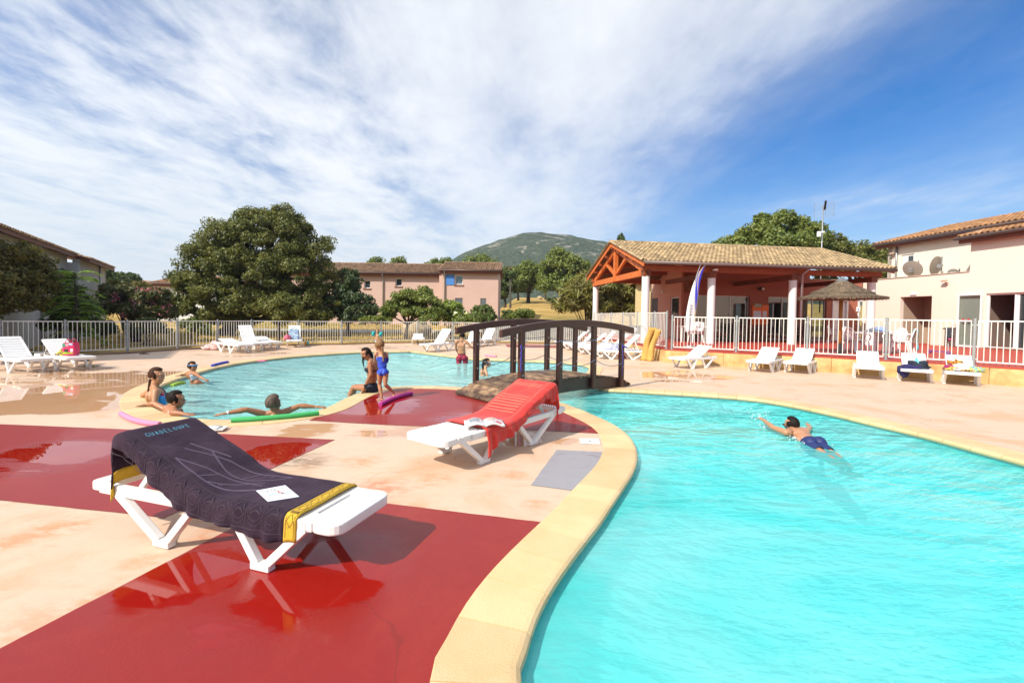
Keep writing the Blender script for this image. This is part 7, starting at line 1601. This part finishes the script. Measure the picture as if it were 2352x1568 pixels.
def garment(body, pred, m, name, off=.005):
    me = body.data; L = parent_loc(body.parent); vs = []; fs = []; mp = {}
    for p_ in me.polygons:
        if pred(p_.center + L):
            f = []
            for i in p_.vertices:
                if i not in mp: mp[i] = len(vs); v = me.vertices[i]; vs.append(v.co + v.normal * off)
                f.append(mp[i])
            fs.append(f)
    if not fs: return None
    g = bpy.data.meshes.new(name); g.from_pydata(vs, [], fs); g.materials.append(m); g.polygons.foreach_set('use_smooth', [True] * len(fs)); g.update()
    o = bpy.data.objects.new(name, g); COL.objects.link(o); o.parent = body.parent; return o
def frame_from(fwd, up):
    up = Vector(up).normalized(); fwd = Vector(fwd); fwd = (fwd - up * fwd.dot(up)).normalized(); rt_ = fwd.cross(up).normalized()
    return Matrix((rt_, fwd, up)).transposed()      # columns: right, forward, up
def head(mb, c, fwd, up, s, p_hair):
    R = frame_from(fwd, up); c = Vector(c); T = lambda x, y, z: c + R @ (Vector((x, y, z)) * s)
    mb.sphere(T(0, -.012, .025), (.074 * s, .092 * s, .092 * s), 20, 14, R); mb.sphere(T(0, .018, -.035), (.060 * s, .068 * s, .075 * s), 18, 12, R); mb.sphere(T(0, .045, -.085), (.030 * s, .030 * s, .026 * s), 12, 8, R)
    mb.tube([T(0, .078, .018), T(0, .098, -.022), T(0, .085, -.032)], [.008 * s, .014 * s, .010 * s], 8)
    mb.sphere(T(0, .082, -.058), (.022 * s, .010 * s, .010 * s), 10, 6, R); mb.sphere(T(0, .076, .040), (.050 * s, .016 * s, .012 * s), 12, 6, R)
    for sg in (-1, 1): mb.sphere(T(sg * .076, -.005, -.012), (.010 * s, .020 * s, .030 * s), 10, 8, R); mb.sphere(T(sg * .040, .058, -.025), (.022 * s, .020 * s, .024 * s), 10, 8, R)
    return R, T
def face_bits(t_, T, R, s):
    for sg in (-1, 1):
        mb = MB(); mb.sphere(T(sg * .030, .0755, .006),   .0095 * s, 10, 8); e = mb.build('eye', m_eye, t_, smooth=True); mb = MB(); mb.sphere(T(sg * .030, .0825, .006), .0065 * s, 8, 6); mb.build('iris', m_iris, e, smooth=True)
    mb = MB(); mb.sphere(T(0, .091, -.060), (.022 * s, .005 * s, .007 * s), 10, 6, R); mb.build('mouth', m_lip, t_, smooth=True)
def hair_cap(t_, T, R, s, m, long=.0, vol=1.0, nm='hair', extra=None, front=.55):
    mb = MB(); c = T(0, -.014, .028); nu, nv = 26, 16; vs = []
    for j in range(nv + 1):
        th = PI * j / nv
        for k in range(nu):
            a = 2 * PI * k / nu; d = Vector((math.sin(th) * math.cos(a), math.sin(th) * math.sin(a), math.cos(th)))
            face = d.y > front - .75 * max(0, d.z) - .25 * abs(d.x) * 0 and d.z < .62
            low = d.z < -.55 + long * .4
            r_ = 1.13 * vol + .03 * mnoise.noise(d * 5)
            if face: r_ = .80
            if low and d.y < .3: r_ = max(.75, r_ - .2)
            if d.z < -.7: r_ = .7
            vs.append(c + R @ Vector((d.x * .080 * s * r_, d.y * .098 * s * r_, d.z * .098 * s * r_)))
    mb.add(vs, [(j * nu + k, (j + 1) * nu + k, (j + 1) * nu + (k + 1) % nu, j * nu + (k + 1) % nu) for j in range(nv) for k in range(nu)])
    if extra: extra(mb)
    return mb.build(nm, m, t_, smooth=True)
def hand(mb, w, e, flat_n, s, curl=.25, side=1, point=False):
    """w wrist, e elbow; hand continues the forearm. flat_n: normal of the back of the hand"""
    d = (Vector(w) - Vector(e)).normalized() if not isinstance(e, str) else Vector((0, 1, 0)); n = Vector(flat_n); n = (n - d * n.dot(d)).normalized(); r = d.cross(n).normalized() * side; w = Vector(w)
    R = Matrix((r, d, n)).transposed()
    mb.sphere(w + d * .045 * s, (.040 * s, .052 * s, .016 * s), 14, 10, R)
    for k, (ox_, L) in enumerate(((-.030, .066), (-.010, .076), (.011, .072), (.031, .056))):
        b0 = w + d * .080 * s + r * ox_ * s; cu = curl * (1 + .2 * k); 
        if point and k != 0: cu = 1.5
        if point and k == 0: cu = .05
        spread = r * (ox_ * .5) * s
        p1_ = b0 + (d * math.cos(cu * .5) - n * math.sin(cu * .5)) * L * .45 * s + spread * .4; p2_ = p1_ + (d * math.cos(cu * 1.3) - n * math.sin(cu * 1.3)) * L * .33 * s + spread * .3; p3_ = p2_ + (d * math.cos(cu * 2) - n * math.sin(cu * 2)) * L * .27 * s
        mb.tube([b0 - d * .02 * s, b0, p1_, p2_, p3_], [.0095 * s, .0095 * s, .0088 * s, .0082 * s, .0065 * s], 8)
    t0 = w + d * .022 * s - r * .032 * s; t1_ = t0 + (d * .55 - r * .80 - n * .2).normalized() * .040 * s; t2 = t1_ + (d * .85 - r * .4 - n * .25).normalized() * .032 * s
    mb.tube([w + d * .02 * s, t0, t1_, t2], [.013 * s, .013 * s, .0105 * s, .008 * s], 8)
def limb(mb, pts, rs, n=12):
    mb.tube(pts, rs, n)
    for p_, r in zip(pts, rs): mb.sphere(p_, r * .99, 12, 8)
def foot(mb, ank, toe_dir, s):
    ank = Vector(ank); d = Vector((toe_dir[0], toe_dir[1], 0)).normalized(); r = Vector((d.y, -d.x, 0)); R = Matrix((r, d, Vector((0, 0, 1)))).transposed(); z0 = Vector((ank.x, ank.y, ank.z - .06 * s))
    mb.sphere(z0 + Vector((0, 0, -.002)) - d * .02 * s, (.030 * s, .035 * s, .030 * s), 12, 8, R); mb.sphere(z0 + d * .07 * s - Vector((0, 0, .004 * s)), (.040 * s, .085 * s, .024 * s), 14, 9, R)
    for k in range(5): b0 = z0 + d * (.135 - .008 * abs(k - .5)) * s + r * (k - 2) * .016 * s - Vector((0, 0, .012 * s)); mb.sphere(b0, (.0085 * s, .020 * s, .010 * s), 8, 6, R)
def person(label, root, s, skin, J, fwd, hfwd, hup=(0, 0, 1), vox=None, female=False, child=False, group=None):
    """J: pelvis chest neck head sl sr el er wl wr [hl kl al tl hr kr ar tr]; returns thing, body object, head frame"""
    t_ = thing('person', root, label, 'person', group); mb = MB(); V = {k: Vector(v) for k, v in J.items() if k not in ('hn_l', 'hn_r', 'toe', 'curl', 'hs', 'point')}
    up = (V['neck'] - V['pelvis']).normalized(); sh = (V['sr'] - V['sl']).normalized(); f = Vector(fwd); R = frame_from(f, up); wS = (V['sr'] - V['sl']).length
    hw = wS * .40
    pel, ch, nk = V['pelvis'], V['chest'], V['neck']; wa = pel.lerp(ch, .45)
    mb.sphere(pel, (hw * (1.02 if female else .92), .105 * s, .115 * s), 18, 12, R); mb.sphere(wa, (hw * (.80 if female else .95), .090 * s, .14 * s), 18, 12, R); mb.sphere(pel.lerp(ch, .75), (hw * .88, .10 * s, .15 * s), 18, 12, R); mb.sphere(ch, (hw * .95, .105 * s, .13 * s), 18, 12, R)
    R2 = frame_from(f, up)
    for sg, k in ((-1, 'sl'), (1, 'sr')):
        mb.sphere(V[k].lerp(ch, .12), (.062 * s, .058 * s, .060 * s), 14, 9); limb(mb, [V[k], V[k].lerp(nk, .55) + up * .008 * s, nk], [.050 * s, .042 * s, .045 * s])
        mb.sphere(ch + R @ Vector((sg * hw * .45, -.055 * s, .01 * s)), (.07 * s, .05 * s, .085 * s), 12, 8, R)     # shoulder blades
        mb.sphere(pel + R @ Vector((sg * hw * .48, -.055 * s, -.045 * s)), (hw * .52, .080 * s, .085 * s), 14, 10, R)
        if female: mb.sphere(ch + R @ Vector((sg * hw * .42, .085 * s, -.035 * s)), (.058 * s, .055 * s, .055 * s), 14, 10, R)
    hd = V['head']; Rh, T = head(mb, hd, hfwd, hup, s * (1.0 if not child else J.get('hs', 1.25)), None)
    sH = s * (1.0 if not child else J.get('hs', 1.25)); limb(mb, [nk - up * .02 * s, hd - Vector(hup).normalized() * .05 * sH], [.056 * s, .050 * s])
    for a in ('l', 'r'):
        if 'e' + a in V:
            S, E, W = V['s' + a], V['e' + a], V['w' + a]
            limb(mb, [S, S.lerp(E, .35), S.lerp(E, .75), E, E.lerp(W, .3), E.lerp(W, .75), W], [.050 * s, .047 * s, .040 * s, .036 * s, .040 * s, .029 * s, .023 * s])
            hand(mb, W, E, J.get('hn_' + a, (0, 0, 1)), s, J.get('curl', .25), 1 if a == 'r' else -1, point=(J.get('point') == a) if not isinstance(J.get('point'), type(None)) else False)
        if 'k' + a in V:
            Hh, K = V['h' + a], V['k' + a]
            A_ = V.get('a' + a)
            if A_ is None: limb(mb, [Hh, Hh.lerp(K, .4), K], [.086 * s, .075 * s, .055 * s]); continue
            limb(mb, [Hh, Hh.lerp(K, .35), Hh.lerp(K, .8), K, K.lerp(A_, .3), K.lerp(A_, .75), A_], [.086 * s, .078 * s, .060 * s, .054 * s, .056 * s, .038 * s, .032 * s]); foot(mb, A_, J.get('toe', {}).get(a, (0, 1)), s)
    body = remesh_obj(mb, 'body', skin, t_, vox or .0075)
    face_bits(t_, T, Rh, sH)
    return t_, body, Rh, T, sH
def braid(p0, p1_, r, n=9, sway=.0):
    def f(mb):
        for k in range(n): t = k / (n - 1); q = Vector(p0).lerp(Vector(p1_), t) + Vector((sway * math.sin(t * 3), 0, 0)); mb.sphere(q, (r * (1 - .45 * t), r * (1 - .45 * t), r * .95), 10, 7)
        for k in range(n * 2): t = k / (2 * n - 1); q = Vector(p0).lerp(Vector(p1_), t) + Vector((sway * math.sin(t * 3) + r * .5 * (-1) ** k * (1 - .4 * t), 0, 0)); mb.sphere(q, r * .6 * (1 - .4 * t), 8, 6)
    return f
# --- girl in blue swimsuit, standing with her back to us
g3 = lambda x, y, Y=7.95: P(*D3(x, y), Y)
al, ar = g3(790, 1325, 7.95), g3(1003, 1268, 8.08)
J = dict(pelvis=g3(812, 880), chest=g3(785, 655), neck=g3(770, 565, 7.97), head=g3(745, 440, 7.98), sl=g3(685, 580, 7.97), sr=g3(872, 580, 7.95), el=g3(675, 680, 8.05), wl=g3(655, 735, 8.22), er=g3(885, 690, 8.05), wr=g3(850, 770, 8.14), hl=g3(765, 905), kl=g3(752, 1110, 8.0), al=al, hr=g3(858, 905), kr=g3(850, 1110, 7.92), ar=ar, toe={'l': (-.9, -.15), 'r': (.15, -.95)}, hs=1.35)
J['al'] = Vector((al.x, al.y, .045)); J['ar'] = Vector((ar.x, ar.y - .0, .105))
t_, bd_, R, T, sH = person('young girl in a blue swimsuit standing, one foot on the magenta noodle', Vector((al.x, al.y, 0)), .66, sk_tan, J, (0, 1, 0), (-.75, .6, -.1), (0, 0, 1), child=True)
m_bsw = multi('blue_swim_print', [(.02, .05, .45), (.03, .10, .60), (.02, .04, .38), (.12, .25, .70), (.02, .06, .5)], 16)
pz0, pz1 = J['pelvis'].z, J['chest'].z
sw_top, sw_bot = g3(800, 640).z, g3(800, 930).z
garment(bd_, lambda c: sw_bot - .0 + abs(c.x - J['pelvis'].x) * .55 - .03 < c.z < sw_top + .012 * math.cos((c.x - J['chest'].x) * 30) and abs(c.x - J['pelvis'].x) < .125 and abs(c.y - 7.95) < .13, m_bsw, 'swimsuit')
mb = MB()
for a, b_ in ((g3(725, 640, 7.88), J['sl'] + Vector((.03, -.03, .035))), (g3(872, 640, 7.88), J['sr'] + Vector((-.02, -.03, .035)))): mb.tube([a, a.lerp(b_, .5) + Vector((0, -.012, 0)), b_], .005, 6)
mb.build('strap', m_navy, t_)
hair_cap(t_, T, R, sH, hr_bl, extra=braid(g3(800, 480, 7.90), g3(822, 700, 7.86), .024, 9))
# --- woman in black bikini sitting on the edge
q_ = lambda x, y, Y=8.5: P(*D3(x, y), Y)
J = dict(pelvis=q_(615, 1165, 8.72), chest=q_(640, 815, 8.62), neck=q_(612, 690, 8.60), head=q_(515, 590, 8.55), sr=q_(588, 735, 8.42), sl=q_(690, 720, 8.80), er=q_(600, 945, 8.36), wr=q_(478, 1165, 8.52), el=q_(720, 920, 8.95), wl=q_(640, 1080, 9.05),
         hr=q_(590, 1180, 8.62), kr=q_(300, 1165, 8.72), hl=q_(600, 1170, 8.82), kl=q_(340, 1150, 8.95), hn_r=(.2, -.4, 1), hn_l=(0, 0, 1), toe={'l': (-1, 0), 'r': (-1, 0)})
J['wr'].z = .075; J['ar'] = q_(175, 1300, 8.70) + Vector((0, 0, -.18)); J['al'] = q_(210, 1310, 8.95) + Vector((0, 0, -.18))
t_, bd_, R, T, sH = person('woman in a black bikini sitting on the pool edge with her legs in the water', q_(615, 1235, 8.72), .95, sk_dk, J, (-.95, .25, 0), (-.62, -.72, -.35), (-.28, -.10, .95), female=True)
pz = J['pelvis'].z; cz_ = J['chest'].z
garment(bd_, lambda c: c.z < pz + .105 and c.x > J['hr'].x - .06 and c.z > .0, m_blk, 'bikini_bottom'); garment(bd_, lambda c: cz_ - .10 < c.z < cz_ - .005 and c.x < J['sl'].x + .1 and (Vector((c.x, c.y)) - J['chest'].to_2d()).length < .20 and c.x < J['chest'].x + .02 or (cz_ - .07 < c.z < cz_ - .045 and (Vector((c.x, c.y)) - J['chest'].to_2d()).length < .19), m_blk, 'bikini_top')
hair_cap(t_, T, R, sH, hr_dk, extra=lambda mb: (mb.tube([q_(470, 640, 8.45), q_(466, 720, 8.43), q_(485, 830, 8.43)], [.022, .016, .004], 8), mb.tube([q_(590, 560, 8.6), q_(620, 620, 8.62), q_(640, 700, 8.62)], [.04, .03, .012], 8)))
# --- woman in light blue swimsuit, profile, at the left end of the pool
q6 = lambda x, y, Y=7.5: P(*D6(x, y), Y)
J = dict(pelvis=q6(500, 790, 7.55), chest=q6(492, 615, 7.52), neck=q6(462, 525, 7.52), head=q6(495, 420, 7.52), sr=q6(482, 572, 7.38), sl=q6(452, 560, 7.68), er=q6(470, 672, 7.30), wr=q6(520, 760, 7.32), el=q6(352, 605, 7.78), wl=q6(455, 615, 7.98), hn_l=(0, 0, 1), hn_r=(0, -1, 0), hr=q6(500, 800, 7.45), kr=q6(560, 880, 7.5), hl=q6(500, 800, 7.65), kl=q6(560, 880, 7.7))
t_, bd_, R, T, sH = person('woman with brown braid in a light blue swimsuit standing in the water, seen in profile', q6(500, 790, 7.5) + Vector((0, 0, -.25)), 1.14, sk_tan, J, (1, .15, 0), (1, -.05, -.02), (.05, 0, 1), female=True)
m_lbl = mat('light_blue_swimwear', (.04, .33, .72), .5, (.03, .26, .62), 6, .5)
ax_ = J['chest'].x
garment(bd_, lambda c: c.z < J['chest'].z + .045 and c.x > ax_ - .035 + (J['chest'].z - c.z) * -.10 and 7.40 < c.y < 7.68, m_lbl, 'swimsuit')
mb = MB(); a = J['chest'] + Vector((.115, -.06, .04)); mb.tube([a, a.lerp(J['neck'], .5) + Vector((.03, -.02, .02)), J['neck'] + Vector((-.01, -.05, .03))], .007, 6); a = J['chest'] + Vector((.115, .06, .04)); mb.tube([a, a.lerp(J['neck'], .5) + Vector((.03, .02, .02)), J['neck'] + Vector((-.01, .05, .03))], .007, 6); mb.build('strap', m_navy, t_)
mb = MB(); mb.sphere(J['chest'] + Vector((.135, -.05, .03)), (.02, .03, .03), 8, 6); mb.build('flower_print', mat('red_flower', (.6, .03, .08), .6), t_)
hair_cap(t_, T, R, sH, hr_br, long=.2, extra=braid(q6(425, 460, 7.52), q6(402, 590, 7.50), .022, 10))
# --- woman with a bun leaning on the coping
J = dict(pelvis=q6(640, 930, 6.95), chest=q6(640, 800, 6.80), neck=q6(650, 735, 6.76), head=q6(688, 650, 6.76), sr=q6(668, 775, 6.58), sl=q6(590, 755, 6.98), er=q6(640, 815, 6.44), wr=q6(752, 825, 6.42), el=q6(470, 748, 7.02), wl=q6(395, 738, 7.02), hn_l=(0, 0, 1), hn_r=(0, 0, 1), curl=.12, hr=q6(640, 930, 6.9), kr=q6(700, 1000, 7.1), hl=q6(640, 930, 7.1), kl=q6(700, 1000, 7.2))
J['er'].z = .055; J['wr'].z = .045; J['el'].z = .06; J['wl'].z = .045
t_, bd_, R, T, sH = person('tanned woman with dark hair in a bun leaning both arms on the pool edge', q6(640, 960, 6.9), 1.08, sk_dk, J, (.75, .66, 0), (.95, .30, -.08), (.02, 0, 1), female=True)
garment(bd_, lambda c: J['chest'].z - .16 < c.z < J['chest'].z - .05 and (c.to_2d() - J['chest'].to_2d()).length < .21, m_blk, 'bikini_top')
mb = MB(); cc = J['chest']
for k in range(4): z_ = cc.z + .05 - .035 * k; mb.tube([cc + Vector((-.02 - .13, .05, z_ - cc.z + .02)), cc + Vector((-.06, -.12, z_ - cc.z)), cc + Vector((.05, -.16, z_ - cc.z - .03))], .005, 6)
mb.build('back_straps', mat('coral_strap', (.55, .2, .15), .6), t_)
hair_cap(t_, T, R, sH, hr_dk, long=-.1, extra=lambda mb: [mb.sphere(q6(*c_), .036, 12, 8) for c_ in ((612, 618, 6.76), (600, 600, 6.74), (608, 640, 6.76), (628, 600, 6.78), (598, 622, 6.80))])
# --- person with outstretched arms, back to us
J = dict(pelvis=q6(1650, 960, 7.0), chest=q6(1648, 840, 6.86), neck=q6(1645, 772, 6.82), head=q6(1640, 690, 6.83), sl=q6(1560, 795, 6.80), sr=q6(1732, 775, 6.90), el=q6(1370, 812, 6.62), wl=q6(1190, 826, 6.50), er=q6(1890, 762, 7.0), wr=q6(2040, 745, 7.06), hn_l=(0, 0, 1), hn_r=(0, 0, 1), curl=.10, hl=q6(1620, 960, 7.0), kl=q6(1620, 1040, 7.2), hr=q6(1680, 960, 7.0), kr=q6(1680, 1040, 7.2))
J['wl'].z = .05; J['el'].z = .075; J['wr'].z = .045; J['er'].z = .065
t_, bd_, R, T, sH = person('short-haired bather seen from behind with both arms stretched out along the pool edge', q6(1650, 980, 6.9), 1.08, sk_dk, J, (.05, 1, 0), (.25, .97, -.03))
hair_cap(t_, T, R, sH, hr_gr, long=-.25, vol=1.06, front=.45)
mb = MB(); w_ = J['wl']; mb.tube([w_ + Vector((-.012, -.002, 0)), w_ + Vector((.012, .002, 0))], .030, 16); mb.build('wrist_watch', m_white, t_)
# --- child with goggles at the far left
J = dict(pelvis=q6(870, 480, 9.9), chest=q6(838, 410, 9.85), neck=q6(832, 378, 9.85), head=q6(842, 330, 9.85), sl=q6(803, 388, 9.9), sr=q6(868, 392, 9.80), el=q6(755, 405, 9.95), wl=q6(722, 410, 9.85), er=q6(912, 425, 9.7), wr=q6(960, 450, 9.65), hs=1.2, hl=q6(880, 480, 9.95), kl=q6(950, 520, 10), hr=q6(890, 480, 9.85), kr=q6(960, 520, 9.9))
t_, bd_, R, T, sH = person('child with blue swimming goggles on the forehead leaning at the far left pool edge', q6(860, 500, 9.9), .80, sk_dk, J, (.9, -.3, 0), (.92, -.35, -.1), child=True)
garment(bd_, lambda c: c.x > J['chest'].x + .01 and (c - J['chest']).length < .115 and c.z < J['chest'].z + .03, mat('white_swimwear', (.7, .7, .75), .6), 'bikini_top')
hair_cap(t_, T, R, sH, hr_br)
def goggles(t_, T, sH, m, z=.05, ry=.103):
    mb = MB(); mb.tube([T(.084 * math.sin(a), ry * math.cos(a) - .012, z - .01 * math.cos(a)) for a in [2 * PI * k / 24 for k in range(25)]], .008 * sH, 6)
    for sg in (-1, 1): mb.sphere(T(sg * .032, .088, z - .005), (.026 * sH, .018 * sH, .018 * sH), 12, 8, R)
    mb.build('goggles', m, t_, smooth=True)
goggles(t_, T, sH, mat('blue_goggles', (.05, .30, .60), .3))
# --- toddler with armbands
g20 = lambda x, y, Y=20.0: P(*D3(x, y), Y)
J = dict(pelvis=g20(712, 360), chest=g20(712, 275), neck=g20(712, 240), head=g20(716, 197), sl=g20(758, 250), sr=g20(668, 250), el=g20(795, 265), wl=g20(800, 305), er=g20(622, 240), wr=g20(592, 285), hl=g20(728, 380), kl=g20(728, 440), hr=g20(696, 380), kr=g20(696, 440), toe={'l': (0, -1), 'r': (0, -1)}, hs=1.55)
J['al'] = Vector((J['kl'].x, 20, .04)); J['ar'] = Vector((J['kr'].x, 20, .04))
t_, bd_, R, T, sH = person('small child with turquoise armbands standing by the far fence', Vector((J['pelvis'].x, 20, 0)), .50, sk_lt, J, (0, -1, 0), (0, -1, 0), child=True)
garment(bd_, lambda c: J['pelvis'].z - .12 < c.z < J['pelvis'].z + .05 and abs(c.x - J['pelvis'].x) < .14, mat('pale_blue_trunks', (.4, .55, .65), .7), 'trunks'); hair_cap(t_, T, R, sH, hr_bl, long=-.2)
m_arm = multi('turquoise_armband', [(.02, .42, .38), (.02, .45, .40), (.02, .10, .25), (.03, .50, .44)], 14)
for a, b_ in (('sl', 'el'), ('sr', 'er')): mb = MB(); c_ = J[a].lerp(J[b_], .45); d = (J[b_] - J[a]).normalized(); mb.tube([c_ - d * .07, c_ - d * .05, c_ + d * .05, c_ + d * .07], [.05, .105, .105, .05], 14); mb.xf(Matrix.Translation((0, 0, .03))); mb.build('armband', m_arm, t_, smooth=True)
# --- man in red shorts
g15 = lambda x, y, Y=15.0: P(1010.6 + .1042 * x, 722.75 + .1042 * y, Y)
J = dict(pelvis=g15(485, 930), chest=g15(470, 690), neck=g15(478, 560), head=g15(502, 468), sl=g15(352, 590), sr=g15(592, 600), el=g15(352, 740, 14.8) , wl=g15(400, 850, 15.25), er=g15(680, 715, 15.0), wr=g15(825, 735, 15.1), hl=g15(415, 960), kl=g15(415, 1200), hr=g15(560, 960), kr=g15(560, 1200), hn_r=(0, -.3, 1), point='r')
J['el'] = g15(350, 735, 15.12); J['al'] = J['kl'] + Vector((0, 0, -.40)); J['ar'] = J['kr'] + Vector((0, 0, -.40)); J['toe'] = {'l': (0, 1), 'r': (0, 1)}
for k_ in ('kl', 'kr'): pass
t_, bd_, R, T, sH = person('bare-chested man in dark red patterned shorts standing in the far pool, pointing right', g15(485, 1300), .98, sk_tan, J, (0, 1, 0), (.35, .93, 0), vox=.009)
zt_, zb_ = g15(480, 862).z, g15(480, 1065).z
garment(bd_, lambda c: zb_ - .02 < c.z < zt_ + .01 and abs(c.x - J['pelvis'].x) < .26 and abs(c.y - 15) < .24 and (c - J['wl']).length > .12, multi('red_short_print', [(.35, .01, .03), (.04, .005, .03), (.45, .03, .06), (.03, .005, .02), (.30, .01, .03)], 14), 'shorts', .012); hair_cap(t_, T, R, sH, hr_dk, long=-.35, vol=.97, front=.4)
# --- girl in the water behind the bridge
g12 = lambda x, y, Y=12.0: P(1010.6 + .1042 * x, 722.75 + .1042 * y, Y)
J = dict(pelvis=g12(930, 1430), chest=g12(960, 1265), neck=g12(985, 1180), head=g12(1040, 1065), sl=g12(930, 1215, 12.1), sr=g12(1005, 1220, 11.9), er=g12(1030, 1300, 11.82), wr=g12(1060, 1400, 11.8), el=g12(900, 1320, 12.2), wl=g12(930, 1420, 12.2), hs=1.15, hl=g12(930, 1450), kl=g12(1000, 1600), hr=g12(960, 1450), kr=g12(1020, 1600))
t_, bd_, R, T, sH = person('girl with wet dark hair in the water behind the footbridge post, seen in profile', g12(940, 1600), .84, sk_lt, J, (.92, .1, 0), (1, 0, -.03), (.05, 0, 1), child=True)
hair_cap(t_, T, R, sH, hr_dk, extra=lambda mb: mb.tube([g12(965, 1050), g12(940, 1130), g12(950, 1200, 11.93), g12(900, 1270, 11.93)], [.045, .03, .022, .008], 8)); goggles(t_, T, sH, mat('pale_goggles', (.5, .5, .6), .3), .03)
# --- swimmer
gs = lambda x, y, z: G(1684.4 + .1432 * x, 918.75 + .1432 * y, z)
J = dict(pelvis=gs(1250, 715, -.105), chest=gs(1060, 555, -.055), neck=gs(950, 490, .0), head=gs(925, 395, .05), sl=gs(845, 520, .0), sr=gs(1160, 520, -.02), el=gs(640, 440, .02), wl=gs(480, 320, .06), er=gs(1230, 440, -.06), wr=gs(1150, 360, -.12), hl=gs(1250, 765, -.12), kl=gs(1500, 920, -.125), al=gs(1760, 1070, -.11), hr=gs(1350, 735, -.12), kr=gs(1610, 885, -.125), ar=gs(1880, 1075, -.11), toe={'l': (.3, -1), 'r': (.3, -1)}, hn_l=(0, 0, 1), hn_r=(0, 0, 1))
t_, bd_, R, T, sH = person('swimmer in navy shorts and dark goggles doing breaststroke across the front pool', gs(1180, 720, -.2), .92, sk_wet, J, (0, .1, -1), (-.35, .9, -.05), (0, -.1, 1))
pd = (J['chest'] - J['pelvis']).normalized()
garment(bd_, lambda c: -.30 < (c - J['pelvis']).dot(pd) < .06 and (c.to_2d() - J['pelvis'].to_2d()).length < .42, mat('navy_shorts', (.012, .025, .12), .6), 'shorts', .014); hair_cap(t_, T, R, sH, hr_dk, long=-.2, front=.4); goggles(t_, T, sH, m_ink, -.015)
# splash round the swimmer
mb = MB(); R_ = random.Random(4)
for c_, n_, sp, zz_ in ((gs(430, 240, 0), 70, .16, .14), (gs(560, 400, -.03), 50, .12, .05), (gs(1050, 560, -.03), 150, .17, .03), (gs(1280, 640, -.05), 90, .20, .02)):
    for k in range(n_): r_ = R_.uniform(.003, .009); mb.sphere((c_.x + R_.gauss(0, sp * .5), c_.y + R_.gauss(0, sp * .5), -.07 + abs(R_.gauss(0, zz_ * .5))), r_, 6, 4)
tag(mb.build('water_splash', mat('foam', (.8, .82, .84), .15), smooth=True, loc=(0, 0, 0)), kind='stuff')

# ================================================================== AIR
mb = MB(); mb.box(-1600, 1600, -120, 2350, -3.6, 165)
m_hz = bpy.data.materials.new('haze'); m_hz.use_nodes = True; t = m_hz.node_tree; t.nodes.clear(); o_ = N(t, 'ShaderNodeOutputMaterial'); pv = N(t, 'ShaderNodeVolumePrincipled')
pv.inputs['Color'].default_value = (.80, .88, 1.0, 1); pv.inputs['Density'].default_value = 0.00026; pv.inputs['Anisotropy'].default_value = 0.2; lk(t, pv.outputs[0], o_.inputs['Volume'])
tag(mb.build('haze', m_hz, loc=(0, 0, 0)), kind='stuff')
